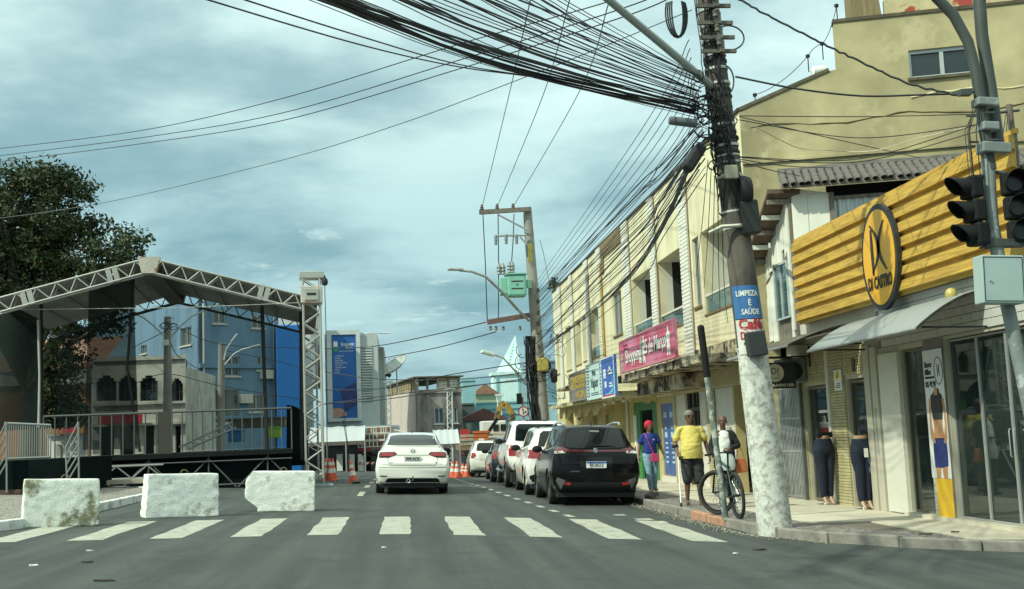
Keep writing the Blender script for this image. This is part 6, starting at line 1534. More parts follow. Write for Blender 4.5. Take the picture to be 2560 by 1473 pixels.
def suv(name,label,mat,loc,yaw_,lights,plate=None,clad=m_plast,W=1.76,glassy=(.60,1.14,.50,1.49),H=1.0,bumper=True,group=None,st=None,wins=None,L=4.3,wbs=(.83,3.45),r=.335,dark=True):
    st = st or [tuple([row[0]] + [v * (H if i % 2 == 0 else 1) for i,v in enumerate(row[1:])]) for row in SUV]
    root,bvh = make_car(name,label,st,W,L,st[7][7],wbs,r,mat,loc,yaw_,wins or [[(y,z * H) for y,z in w] for w in swin],spokes=5,darkrim=dark,clad=clad,group=group,ra=r * 1.17)
    wb_,zb,wt,zt = glassy
    decal(bvh,[(-wb_,zb),(-wt - .03,zt - .06),(-wt + .05,zt),(wt - .05,zt),(wt + .03,zt - .06),(wb_,zb),(wb_ * .5,zb - .02),(-wb_ * .5,zb - .02)],'Y',m_gls,'rear_window',root,off=.012)
    for poly,m_ in lights:
        for pl_ in (poly,mir(poly)): decal(bvh,pl_,'Y',m_,'tail_light',root,off=.008,step=.04)
    if bumper: decal(bvh,[(-.78,.28),(-.80,.46),(-.62,.52),(-.5,.46),(.5,.46),(.62,.52),(.80,.46),(.78,.28)],'Y',m_plast,'lower_bumper',root,off=.008)
    if plate: add_plate(root,bvh,.0,plate[1],plate[0],plate[2],plate[3])
    return root,bvh
kr,kb = suv('black_suv','glossy black compact SUV with white number plate parked nearest the bicycle',m_bp,gp(3.80,22.75),rad(-1),[([(-.83,1.03),(-.84,1.10),(-.78,1.17),(-.5,1.10),(-.6,1.04)],m_redD),([(-.82,1.02),(-.81,1.07),(-.62,1.075),(-.6,1.03)],m_clr)],('FJC4G13',.80,m_plateW,True),W=1.76)
decal(kb,[(-.55,1.055),(-.55,1.09),(.55,1.09),(.55,1.055)],'Y',m_redD,'light_bar',kr,off=.006)
decal(kb,[(-.30,.70),(-.33,.95),(.33,.95),(.30,.70)],'Y',M('gloss black panel',(.006,.007,.007),rough=.1),'plate_recess',kr,off=.003)
hit = kb.ray_cast(Vector((0,-3,1.07)),Vector((0,1,0)))[0];mb = MB();mb.lathe([(.0,0),(.045,0),(.05,-.012),(.045,-.02),(0,-.02)],(0,hit.y - .002,1.075),'Y',20);mb.build('round_badge',m_chrome,kr,world=False,smooth=50)
mb = MB();hy = kb.ray_cast(Vector((.25,-3,1.17)),Vector((0,1,0)))[0].y;mb.tube([(.0,hy - .02,1.17),(.25,hy - .025,1.165),(.42,hy - .02,1.145)],[.022,.014,.008],6);mb.build('rear_wiper',m_plast,kr,world=False)
for s_ in (-1,1):
    mb = MB();mb.tube([(s_ * .56,.55,1.575),(s_ * .585,.75,1.625),(s_ * .59,1.5,1.64),(s_ * .585,2.2,1.60),(s_ * .56,2.4,1.55)],[.02,.024,.02,.024,.015],8);mb.build('roof_rail',M('silver rail',(.5,.52,.52),rough=.3,metal=.6),kr,world=False,smooth=60)
    decal(kb,[(s_ * .52,.40),(s_ * .68,.43),(s_ * .70,.47),(s_ * .5,.455)][::s_],'Y',m_red,'reflector',kr,off=.012)
    decal(kb,[(s_ * .70,.32),(s_ * .80,.5),(s_ * .77,.56),(s_ * .62,.50)][::s_],'Y',M('dull trim',(.12,.13,.13),rough=.4),'bumper_trim',kr,off=.014)
mb = MB();mb.prism([(-.03,0),(.06,0),(.05,.09)],lambda a,b: Vector((-.012,.66 + a,1.575 + b)),lambda a,b: Vector((.012,.66 + a,1.575 + b)));mb.build('antenna',m_plast,kr,world=False)
text('TANOSA',.05,T_negY(0,kb.ray_cast(Vector((0,-3,1.45)),Vector((0,1,0)))[0].y - .03,1.455),m_plateW,kr,name='window_letters',world=False);text('ADVANCE',.04,T_negY(-.42,kb.ray_cast(Vector((-.42,-3,.66)),Vector((0,1,0)))[0].y - .008,.67),m_chrome,kr,name='model_letters',world=False)
# ---- white tall hatch behind it
wr,wbv = suv('white_crossover','white crossover with square red tail lamp parked just ahead of the black SUV',m_wp,gp(3.72,26.75),rad(-1),[([(-.84,.86),(-.85,1.0),(-.82,1.06),(-.52,1.06),(-.48,.98),(-.54,.86)],m_red)],None,clad=None,W=1.73,H=1.0)
for s_ in (-1,1): mb = MB();mb.tube([(s_ * .56,.55,1.57),(s_ * .575,.72,1.63),(s_ * .58,1.5,1.645),(s_ * .575,2.2,1.6),(s_ * .55,2.4,1.55)],.02,6);mb.build('roof_rail',m_plast,wr,world=False,smooth=60)
# ---- white pickup
PU = [(0.00,.52,.74,.75,.90,1.05,.88,1.10,.70),(.04,.48,.80,.75,.94,1.13,.91,1.19,.72),(.08,.46,.82,.75,.95,1.15,.92,1.20,.74),(1.0,.44,.84,.75,.955,1.16,.925,1.20,.76),(1.62,.42,.85,.75,.955,1.16,.92,1.20,.74),(1.68,.42,.85,.75,.955,1.16,.91,1.62,.66),(1.78,.42,.85,.75,.955,1.16,.90,1.77,.64),(2.1,.42,.85,.75,.955,1.16,.9,1.82,.655),(2.9,.42,.85,.75,.955,1.15,.9,1.83,.66),(3.5,.42,.85,.75,.955,1.13,.9,1.75,.65),(4.1,.42,.85,.75,.95,1.12,.89,1.32,.70),(4.35,.42,.85,.75,.95,1.12,.88,1.19,.74),(4.95,.45,.82,.72,.93,1.04,.84,1.10,.66),(5.2,.5,.72,.68,.82,.86,.74,.9,.56),(5.25,.55,.6,.66,.7,.78,.62,.8,.5)]
pr_,pb_ = suv('white_pickup','white double cab pickup with tall red tail lamps in the parked row',m_wp2,gp(3.72,30.6),rad(-1),[([(-.93,.86),(-.93,1.14),(-.74,1.15),(-.74,.86)],m_red)],None,clad=m_plast,W=1.94,glassy=(.63,1.26,.57,1.72),st=PU,wins=[[(1.85,1.22),(1.9,1.68),(2.6,1.74),(2.6,1.21)],[(2.66,1.21),(2.66,1.74),(3.4,1.68),(3.95,1.2)]],L=5.25,wbs=(1.25,4.35),r=.39,dark=False,bumper=False)
mb = MB();mb.box(-.8,.8,-.12,.03,.50,.62);mb.build('rear_bumper',M('grey bumper steel',(.20,.21,.21),rough=.5),pr_,world=False,bevel=.03)
mb = MB();mb.box(-.3,.3,1.9,1.98,1.80,1.835);mb.build('high_brake_lamp',m_plast,pr_,world=False);seam(pb_,[(-.72,.66),(-.72,1.17)],'Y',pr_,r=.006);seam(pb_,[(.72,.66),(.72,1.17)],'Y',pr_,r=.006)
mb = MB();mb.tube([(-.9,1.8,.48),(-.98,2.1,.42),(-.98,3.9,.42),(-.9,4.0,.48)],.045,8);mb.build('side_step',m_chrome,pr_,world=False,smooth=50)
# ---- dark hatch and small white hatch
HT = [(0.00,.40,.62,.58,.74,.70,.72,.74,.58),(.05,.30,.70,.58,.80,.88,.77,.92,.60),(.12,.26,.73,.58,.815,.97,.775,1.04,.59),(.28,.24,.74,.58,.82,1.0,.77,1.26,.55),(.42,.23,.75,.58,.82,1.0,.765,1.38,.53),(.7,.22,.76,.58,.82,.99,.765,1.425,.535),(1.4,.2,.77,.58,.82,.96,.765,1.445,.54),(2.0,.2,.77,.58,.82,.94,.765,1.42,.54),(2.55,.2,.77,.58,.82,.92,.76,1.16,.57),(2.85,.2,.77,.58,.82,.91,.75,.99,.62),(3.4,.22,.75,.58,.8,.84,.72,.91,.57),(3.72,.27,.68,.54,.74,.72,.66,.76,.5),(3.83,.36,.55,.5,.6,.6,.55,.62,.42)]
hwin = [[(.5,1.06),(.62,1.28),(1.2,1.36),(1.2,1.02)],[(1.26,1.02),(1.26,1.365),(1.9,1.34),(2.45,.98)]]
hl_ = [([(-.765,.74),(-.78,.92),(-.72,.97),(-.60,.96),(-.57,.84),(-.66,.75)],m_red)]
suv('navy_hatchback','dark navy hatchback with black mirrors parked ahead of the white pickup',m_nb,gp(3.65,37.2),rad(-.5),hl_,None,clad=None,W=1.64,glassy=(.56,1.05,.48,1.36),st=HT,wins=hwin,L=3.83,wbs=(.66,3.03),r=.30,dark=False,bumper=False)
fr_,fb_ = suv('white_hatchback','older small white hatchback parked last in the row beside orange cones',m_wp,gp(3.5,46.5),rad(-.5),hl_,None,clad=None,W=1.64,glassy=(.56,1.05,.48,1.36),st=HT,wins=hwin,L=3.83,wbs=(.66,3.03),r=.29,dark=True,bumper=False)
decal(fb_,[(-.42,.66),(-.45,.9),(.45,.9),(.42,.66)],'Y',M('peeling white paint',(.62,.62,.54),rough=.6,var=.15,scale=6),'faded_panel',fr_,off=.004)
suv('silver_white_car','white car standing beyond the sedan next to the orange cones',m_wp2,gp(1.05,50.5) ,rad(178),hl_,None,clad=None,W=1.68,glassy=(.56,1.05,.48,1.36),st=HT,wins=hwin,L=3.83,wbs=(.66,3.03),r=.30,dark=False,bumper=False)

# ---- concrete blocks
m_blk = M('lime washed rough concrete',(.76,.78,.72),rough=.95,var=.08,scale=3,bump=.6,bscale=32,dirt=(.36,.35,.26),dscale=3.2,dthr=(.56,.66));m_blkD = M('stained lime washed concrete',(.74,.76,.68),rough=.95,var=.1,scale=3,bump=.6,bscale=32,dirt=(.20,.20,.12),dscale=2.1,dthr=(.50,.60))
def block(label,x,y,ang,Lb,D0,D1_,Hb,seed,mat,broken=False):
    o = thing('concrete_block',label,'concrete block','white concrete road blocks',loc=gp(x,y),rot=tilted(ang))
    bm = bmesh.new();bmesh.ops.create_cube(bm,size=1);bmesh.ops.subdivide_edges(bm,edges=bm.edges[:],cuts=21,use_grid_fill=True)
    for v in bm.verts:
        p = v.co.copy();t = p.z + .5
        # rounded box
        q = Vector((max(-.47,min(.47,p.x)),max(-.42,min(.42,p.y)),max(-.48,min(.45,p.z))));d = p - q
        if d.length > 1e-6: p = q + d.normalized() * min(d.length,.022)
        dd = D0 + (D1_ - D0) * t;Lx = Lb * (1 - .03 * t)
        w = Vector((p.x * Lx,p.y * dd,t * Hb if abs(d.z) < 1e-6 else (p.z + .5) * Hb))
        nz = Vector((w.x * 3 + seed,w.y * 3,w.z * 3))
        w += Vector((mnoise.noise(nz),mnoise.noise(nz + Vector((9,0,0))),mnoise.noise(nz + Vector((0,9,0))))) * .007 + Vector((mnoise.noise(nz * 4),mnoise.noise(nz * 4 + Vector((5,0,0))),0)) * .014
        if broken and w.z < Hb * .33: # broken off lower corner
            s_ = (Hb * .33 - w.z) / (Hb * .33);lim = -Lb / 2 + .02 + .24 * min(1,s_ * 1.5) + .03 * mnoise.noise(nz * 3)
            w.x = max(w.x,lim)
        if broken and w.z > Hb * .72: s_ = (w.z - Hb * .72) / (Hb * .28);w.x = max(w.x,-Lb / 2 + .16 * s_)
        w.z = max(w.z,.0);v.co = w
    me = bpy.data.meshes.new('block');bm.to_mesh(me);bm.free();link_mesh('block_body',me,mat,o,world=False,smooth=50)
    mb = MB();mb.tube([(.06 * math.cos(t) + .05,0,Hb - .01 + .055 * math.sin(t)) for t in [math.pi * i / 10 for i in range(11)]],.008,5);mb.build('lifting_loop',M('rusty rebar',(.16,.11,.07),rough=.9),o,world=False)
block('white concrete block with dark mould stains beside the left kerb',-5.12,18.35,rad(20),1.10,.5,.38,.72,1.0,m_blkD)
block('cracked white concrete block standing between the other two blocks',-3.72,20.35,rad(24),1.24,.5,.34,.74,5.0,m_blk)
block('white concrete block with a broken lower corner',-2.2,21.75,rad(6),1.28,.46,.36,.74,9.0,m_blk,True)

# ---- traffic cones
m_cone = M('orange cone rubber',(.58,.10,.045),rough=.6,var=.15,scale=6,dirt=(.28,.07,.04),dthr=(.5,.8));m_cw = M('cone reflector',(.68,.66,.62),rough=.5)
def cone(label,x,y,h=.72,tilt=(0,0),group='orange traffic cones',z=None):
    rot = Matrix.Rotation(tilt[0],3,'X') @ Matrix.Rotation(tilt[1],3,'Y')
    o = thing('traffic_cone',label,'traffic cone',group,loc=gp(x,y,.0 if z is None else z),rot=rot)
    def rr(t): return .15 + (.032 - .15) * t
    mb = MB();mb.lathe([(rr(0),.03),(rr(1),h),(.02,h + .01),(0,h + .01)],n=18);mb.build('cone_body',m_cone,o,world=False,smooth=50)
    for a,b in ((.36,.56),(.70,.84)): mb = MB();mb.lathe([(rr(a) + .004,h * a),(rr(b) + .004,h * b)],n=18);mb.build('reflective_band',m_cw,o,world=False,smooth=50)
    mb = MB();mb.box(-.19,.19,-.19,.19,0,.035);mb.build('cone_base',m_cone,o,world=False,bevel=.02);return o
for i,(px,py,lb) in enumerate(((1132,1178,'orange cone closest behind the white sedan'),(1143,1177,'orange cone in the middle of the line beside the white car'),(1157,1172,'orange cone with squat shape near the small white hatchback'),(1166,1172,'orange cone half hidden by the small white hatchback'))):
    d = _ray(px,py);Y = 46 - i * .6 + (3 if i > 1 else 0);p = aY(px,py,Y);cone(lb,p.x,Y,.64 if i < 2 else .52)
for i,(px,Y,lb) in enumerate(((814,41.0,'orange cone at the left of the cluster by the truss tower'),(824,40.3,'orange cone with white label in the cluster by the truss tower'),(832,41.6,'orange cone at the back of the cluster by the truss tower'))):
    p = aY(px,1170,Y);cone(lb,p.x,Y,.76)
p = aY(885,1198,36.5);cn = cone('leaning orange cone with torn base standing alone by the rope',p.x,36.5,.70,(rad(-4),rad(-9)))
mb = MB();q = aY(858,1050,36.5);mb.tube([gp(p.x,36.5,.68) + Vector((-.15,0,.05)),gp(p.x - .2,36.5,1.3),q],.012,5);mb.tube([gp(p.x,36.5,.68) + Vector((-.12,0,.05)),q + Vector((.03,0,.2))],.01,5);o = mb.build('guy_rope',m_wire,None);tag(o,'dark guy rope rising from the leaning orange cone','rope')
mb = MB();c = gp(p.x,36.4,.04);mb.lathe([(0,-.04),(.12,-.03),(.13,.03),(.05,.06),(0,.06)],c + Vector((.06,-.2,0)),n=12);o = mb.build('ground_anchor',m_black,None,smooth=50);tag(o,'small black anchor weight under the leaning cone','weight')
# ---- flatbed truck with truss cargo
TK = thing('flatbed_truck','flatbed truck seen from behind with red side boards and striped bumper','truck',loc=gp(-.9,66),rot=tilted(0))
tx = gp(-.9,66)
a,b = aY(893,1130,66),aY(1005,1130,66);zbed = aY(950,1118,66).z;gz_ = G(-.9,66)
mb = MB();mb.box(a.x,b.x,66,73,zbed - .22,zbed);mb.build('bed',M('dull red boards',(.20,.035,.03),rough=.7,var=.2),TK)
mb = MB();mb.box(a.x + .5,b.x - .5,66.2,73,zbed - .5,zbed - .225);mb.build('chassis',m_black,TK)
for x in (a.x + .25,b.x - .65): mb = MB();mb.lathe([(.1,-.15),(.45,-.15),(.48,-.1),(.48,.3),(.45,.35),(.1,.35)],(x + .1,67.4,gz_ + .48),'X',24);mb.build('wheel',m_tyre,TK,smooth=45)
mb = MB();mb.box(a.x + .1,b.x - .1,65.95,66.05,gz_ + .42,gz_ + .55);bp_ = mb.build('bumper',m_red,TK)
for k in range(8): mb = MB();x = a.x + .15 + k * .3;mb.prism([(0,0),(.12,0),(.2,.12),(.08,.12)],lambda u,v: Vector((x + u,65.94,gz_ + .425 + v)),lambda u,v: Vector((x + u,65.948,gz_ + .425 + v)));mb.build('bumper_stripe',m_white,bp_)
for x in (a.x + .25,b.x - .45): mb = MB();mb.box(x,x + .22,65.98,66.04,zbed - .42,zbed - .3);mb.build('tail_lamp',m_redD,TK)
mb = MB();mb.box(a.x + .1,b.x - .1,73.1,75,gz_ + .5,zbed + 1.3);mb.build('cab',M('pale cab paint',(.5,.5,.46),rough=.4),TK,bevel=.1)
m_pt = M('pale painted truss',(.60,.58,.50),rough=.6,var=.15)
for j in range(3):
    CG = thing('truss_section',('lowest','middle','topmost')[j] + ' layer of stacked truss sections on the flatbed truck','truss','truss sections on the truck',loc=(a.x,66.5,zbed))
    z0 = zbed + .03 + .38 * j
    x0,x1 = a.x + .05 + .35 * (j == 2),b.x - .1 - .5 * (j == 2)
    for z in (z0,z0 + .32): bar((x0,66.3,z),(x1,66.3,z),.03,m_pt,CG,'chord')
    for k in range(12): x = x0 + (x1 - x0) * k / 11;bar((x,66.3,z0),(x,66.3,z0 + .32),.03,M('red painted truss',(.36,.05,.04),rough=.6) if k % 4 == 2 else m_pt,CG,'post')
    mb = MB();mb.box(x0,x1,66.6,71,z0,z0 + .3);mb.build('inner_stack',M('dim truss stack',(.16,.15,.13),rough=.8,var=.3,scale=4),CG)
mb = MB();p,q = aY(985,1075,66.5),aY(1050,1090,66.5);o = thing('long_truss','long truss lying aslant over the truck cargo','truss',loc=p);bar(p,q,.04,m_pt,o,'chord');bar(p - ZU * .25,q - ZU * .2,.04,m_pt,o,'chord')
for k in range(7): t = k / 6;bar((p.lerp(q,t)),(p.lerp(q,min(1,t + .08)) - ZU * .23),.025,m_pt,o)
# ---- work truck with folded crane arm and orange bin
WT = thing('crane_truck','loaded work truck with folded yellow crane arm seen from behind','truck',loc=gp(3.0,60),rot=tilted(0))
YT = 60
a,b = aY(1150,1110,YT),aY(1262,1110,YT);gz_ = G(3,YT);zbed = aY(1200,1112,YT).z
mb = MB();mb.box(a.x,b.x,YT,YT + 5,zbed - .25,zbed);mb.build('bed',M('worn brown boards',(.22,.16,.11),rough=.9,var=.3),WT)
for j in range(3): mb = MB();mb.box(a.x,b.x,YT - .04,YT - .003,zbed + .02 + .2 * j,zbed + .15 + .2 * j);mb.build('tail_board',M('dirty cream board',(.36,.32,.24),rough=.9,var=.35,scale=5),WT)
mb = MB();mb.box(a.x + .3,b.x - .3,YT + .1,YT + 5,gz_ + .45,zbed - .255);mb.build('chassis',m_black,WT)
for x in (a.x + .2,b.x - .6): mb = MB();mb.lathe([(.1,-.1),(.42,-.1),(.46,0),(.42,.3),(.1,.3)],(x + .1,YT + 1.0,gz_ + .46),'X',22);mb.build('wheel',m_tyre,WT,smooth=45)
p = aY(1160,1131,YT);mb = MB();mb.box(p.x - .1,p.x + .16,YT - .06,YT - .003,p.z - .1,p.z + .05);mb.build('tail_lamp',m_red,WT)
p,q = aY(1152,1085,YT + .3),aY(1174,1073,YT + .3);mb = MB();mb.box(p.x,q.x,YT + .3,YT + 1,zbed + .3,q.z);mb.build('red_box',M('red painted box',(.40,.03,.03),rough=.6),WT)
m_arm = M('worn yellow arm',(.34,.21,.04),rough=.6,var=.4,scale=6,dirt=(.05,.04,.03),dthr=(.48,.58))
A = [aY(*q,YT + .8) for q in ((1240,1050),(1252,1012),(1262,1008),(1284,1040),(1270,1080))]
mb = MB()
for p,q,w in zip(A[:-1],A[1:],(.2,.24,.24,.2)): mb.beam(p,q,.2,w * 1.3)
mb.build('crane_arm',m_arm,WT,bevel=.02)
p,q = aY(1208,1078,YT + 1.2),aY(1270,1050,YT + 1.2);mb = MB();mb.box(p.x,q.x,YT + 2.4,YT + 4,zbed,q.z);mb.build('cab',M('pale cab panel',(.62,.60,.56),rough=.5),WT,bevel=.06);
for x0 in (p.x + .62,p.x + 1.02): mb = MB();mb.box(x0,x0 + .3,YT + 2.36,YT + 2.39,q.z - .55,q.z - .2);mb.build('cab_window',m_gl,WT)
mb = MB();mb.beam(aY(1215,1090,YT + .5),aY(1244,1046,YT + .6),.12,.16);mb.build('crane_strut',m_plast,WT)
OB = thing('orange_bin','orange plastic bin with white label on the work truck','bin',loc=aY(1202,1104,YT - .1))
p,q = aY(1185,1106,YT - .3),aY(1221,1079,YT - .3)
mb = MB();mb.prism([(p.x + .05,p.z),(q.x - .05,p.z),(q.x,q.z),(p.x,q.z)],lambda u,v: Vector((u,YT - .35,v)),lambda u,v: Vector((u,YT - .045,v)));mb.build('body',M('orange plastic',(.50,.13,.03),rough=.5,var=.1),OB)
mb = MB();mb.box(p.x - .04,q.x + .04,YT - .39,YT - .045,q.z - .06,q.z + .05);mb.box(p.x - .02,q.x + .02,YT - .37,YT - .045,q.z - .26,q.z - .2);mb.build('rim',MATS['orange plastic'],OB)
mb = MB();mb.box((p.x + q.x) / 2 - .14,(p.x + q.x) / 2 + .14,YT - .36,YT - .352,p.z + .04,p.z + .18);mb.build('paper_label',m_white,OB)

# ================================================================ people, mannequins, bicycle
def remesh(mb,name,mat,parent,vox=.009,smooth=4,world=False,fold=0.0):
    """fuse overlapping shapes into one continuous skin"""
    me = mb.mesh(name)
    ob = bpy.data.objects.new('tmp',me);C.objects.link(ob)
    m1 = ob.modifiers.new('r','REMESH');m1.mode = 'VOXEL';m1.voxel_size = vox
    m2 = ob.modifiers.new('s','SMOOTH');m2.iterations = smooth;m2.factor = .5
    dg = bpy.context.evaluated_depsgraph_get()
    out = bpy.data.meshes.new_from_object(ob.evaluated_get(dg));out.name = name
    bpy.data.objects.remove(ob);bpy.data.meshes.remove(me)
    out.materials.clear()
    if fold:      # cloth creases
        for v,nr in zip(out.vertices,[q.normal.copy() for q in out.vertices]):
            p = v.co;a = mnoise.noise(Vector((p.x * 5 + p.z * 6,p.y * 5,p.z * 9 - p.x * 3)));b_ = mnoise.noise(Vector((p.x * 13 - p.z * 9,p.y * 13,p.z * 16 + 4)))
            v.co = p + nr * ((abs(a) * 1.6 - .3) * fold + b_ * fold * .35)
        out.update()
    return link_mesh(name,out,mat,parent,world,smooth=180)
def ell(mb,c,rx,ry,rz,n=16,rot=None):
    c = Vector(c);vs = [];m = n // 2
    for j in range(m + 1):
        a = math.pi * j / m
        for i in range(n):
            b = 2 * math.pi * i / n;p = Vector((rx * math.sin(a) * math.cos(b),ry * math.sin(a) * math.sin(b),rz * math.cos(a)))
            vs.append(c + (rot @ p if rot is not None else p))
    mb.add(vs,[(j * n + i,j * n + (i + 1) % n,(j + 1) * n + (i + 1) % n,(j + 1) * n + i) for j in range(m) for i in range(n)])
def limb(mb,pts,rs,n=14,sub=4):
    """rounded limb through points with radii"""
    P,Rr = [],[]
    for i in range(len(pts) - 1):
        for k in range(sub): t = k / sub;P.append(Vector(pts[i]).lerp(Vector(pts[i + 1]),t));Rr.append(rs[i] + (rs[i + 1] - rs[i]) * t)
    P.append(Vector(pts[-1]));Rr.append(rs[-1])
    mb.tube(P,Rr,n);ell(mb,pts[0],rs[0],rs[0],rs[0],12);ell(mb,pts[-1],rs[-1],rs[-1],rs[-1],12)
def sections(mb,secs,n=22):
    """vertical body part of ellipses (x, y, z, rx, ry)"""
    vs = []
    for (x,y,z,rx,ry) in secs:
        for i in range(n): a = 2 * math.pi * i / n;vs.append((x + rx * math.cos(a),y + ry * math.sin(a),z))
    fs = [(j * n + i,j * n + (i + 1) % n,(j + 1) * n + (i + 1) % n,(j + 1) * n + i) for j in range(len(secs) - 1) for i in range(n)]
    fs.append(tuple(range(n))[::-1]);fs.append(tuple((len(secs) - 1) * n + i for i in range(n)))
    mb.add(vs,fs)
def hand(mb,w,d,palm_n,s=1.0,curl=.5,grip=None,thumb_side=1):
    """palm and five bent fingers from wrist w along d ; palm_n is where the palm faces"""
    d = Vector(d).normalized();pn = (Vector(palm_n) - d * Vector(palm_n).dot(d)).normalized();sd = d.cross(pn)
    c = Vector(w) + d * .05 * s;Rm = Matrix((sd,pn,d)).transposed()
    ell(mb,c,.042 * s,.018 * s,.055 * s,12,Rm)
    for k,(o_,L_) in enumerate(((-.030,.068),(-.010,.078),(.010,.074),(.029,.058))):
        b = Vector(w) + d * .088 * s + sd * o_ * s * 1.05;a1 = curl * .8;a2 = curl * 1.7
        p1 = b + (d * math.cos(a1) + pn * math.sin(a1)) * L_ * .5 * s;p2 = p1 + (d * math.cos(a2) + pn * math.sin(a2)) * L_ * .5 * s
        limb(mb,[b - d * .012,b,p1,p2],[.0095 * s,.0095 * s,.0085 * s,.0072 * s],8,2)
    t0 = Vector(w) + d * .03 * s + sd * .032 * s * thumb_side;t1 = t0 + (d * .7 + sd * .55 * thumb_side + pn * .35).normalized() * .038 * s;t2 = t1 + (d * .85 + sd * .1 * thumb_side + pn * .5).normalized() * .032 * s
    limb(mb,[t0,t1,t2],[.013 * s,.0105 * s,.008 * s],8,2)
def head(mb,c,s=1.0,face=Vector((0,-1,0))):
    f = Vector((face.x,face.y,0)).normalized();r_ = Vector((-f.y,f.x,0));Rm = Matrix((r_,f,Vector((0,0,1)))).transposed()
    def P(x,y,z): return c + Rm @ Vector((x * s,y * s,z * s))
    ell(mb,P(0,-.01,.03),.077 * s,.096 * s,.088 * s,20,Rm);ell(mb,P(0,.012,-.045),.060 * s,.075 * s,.075 * s,18,Rm)
    ell(mb,P(0,.060,-.092),.030 * s,.026 * s,.024 * s,12,Rm)                       # chin
    limb(mb,[P(0,.084,.018),P(0,.108,-.022)],[.010 * s,.016 * s],8,2);ell(mb,P(0,.098,-.026),.019 * s,.014 * s,.010 * s,10,Rm)   # nose
    for sx in (-1,1):
        ell(mb,P(sx * .079,-.008,-.005),.011 * s,.022 * s,.033 * s,10,Rm)           # ears
        ell(mb,P(sx * .034,.078,.034),.026 * s,.014 * s,.008 * s,10,Rm)             # brow
        ell(mb,P(sx * .042,.066,-.022),.022 * s,.018 * s,.02 * s,10,Rm)             # cheek
    ell(mb,P(0,.083,-.055),.026 * s,.014 * s,.008 * s,10,Rm);ell(mb,P(0,.081,-.066),.023 * s,.014 * s,.008 * s,10,Rm)   # lips
    return P,Rm
def face_bits(P,Rm,s,parent,glasses=False):
    mw,mk_ = M('eye white',(.30,.27,.24),rough=.3),M('eye dark',(.02,.015,.012),rough=.2)
    for sx in (-1,1):
        if glasses:
            mb = MB();ell(mb,P(sx * .035,.098,.014),.031 * s,.008 * s,.022 * s,12,Rm);mb.build('spectacle_lens',M('tinted lens',(.02,.02,.02),rough=.05),parent,world=False,smooth=60)
            mb = MB();mb.tube([P(sx * .064,.094,.018),P(sx * .082,.04,.02),P(sx * .082,-.02,.015)],.003,5);mb.build('spectacle_arm',m_plast,parent,world=False)
        else:
            mb = MB();ell(mb,P(sx * .033,.080,.014),.011 * s,.009 * s,.0055 * s,10,Rm);mb.build('eye',mw,parent,world=False,smooth=60)
            mb = MB();ell(mb,P(sx * .033,.0885,.014),.006 * s,.004 * s,.006 * s,8,Rm);mb.build('pupil',mk_,parent,world=False,smooth=60)
    mb = MB();mb.tube([P(x,.0955 - abs(x) * .25,-.0605) for x in (-.022,-.011,0,.011,.022)],.0028,5);mb.build('mouth_line',M('lip line',(.07,.025,.02),rough=.6),parent,world=False)
def shoe(mb,a,d,L=.25,w=.048,h=.075):
    d = Vector((d[0],d[1],0)).normalized();a = Vector(a);r_ = Vector((-d.y,d.x,0));Rm = Matrix((r_,d,Vector((0,0,1)))).transposed()
    ell(mb,Vector((a.x,a.y,.04)) - d * .02,w * .85,.055,.042,14,Rm);ell(mb,Vector((a.x,a.y,.032)) + d * L * .38,w,L * .34,.033,14,Rm);ell(mb,Vector((a.x,a.y,.03)) + d * L * .16,w * .8,L * .35,.033,14,Rm)
m_sk = M('dark brown skin',(.15,.080,.050),rough=.55,var=.08,scale=8);m_sk2 = M('warm brown skin',(.20,.095,.055),rough=.55,var=.06,scale=8);m_sk3 = M('brown skin',(.13,.062,.038),rough=.55,var=.06,scale=8)
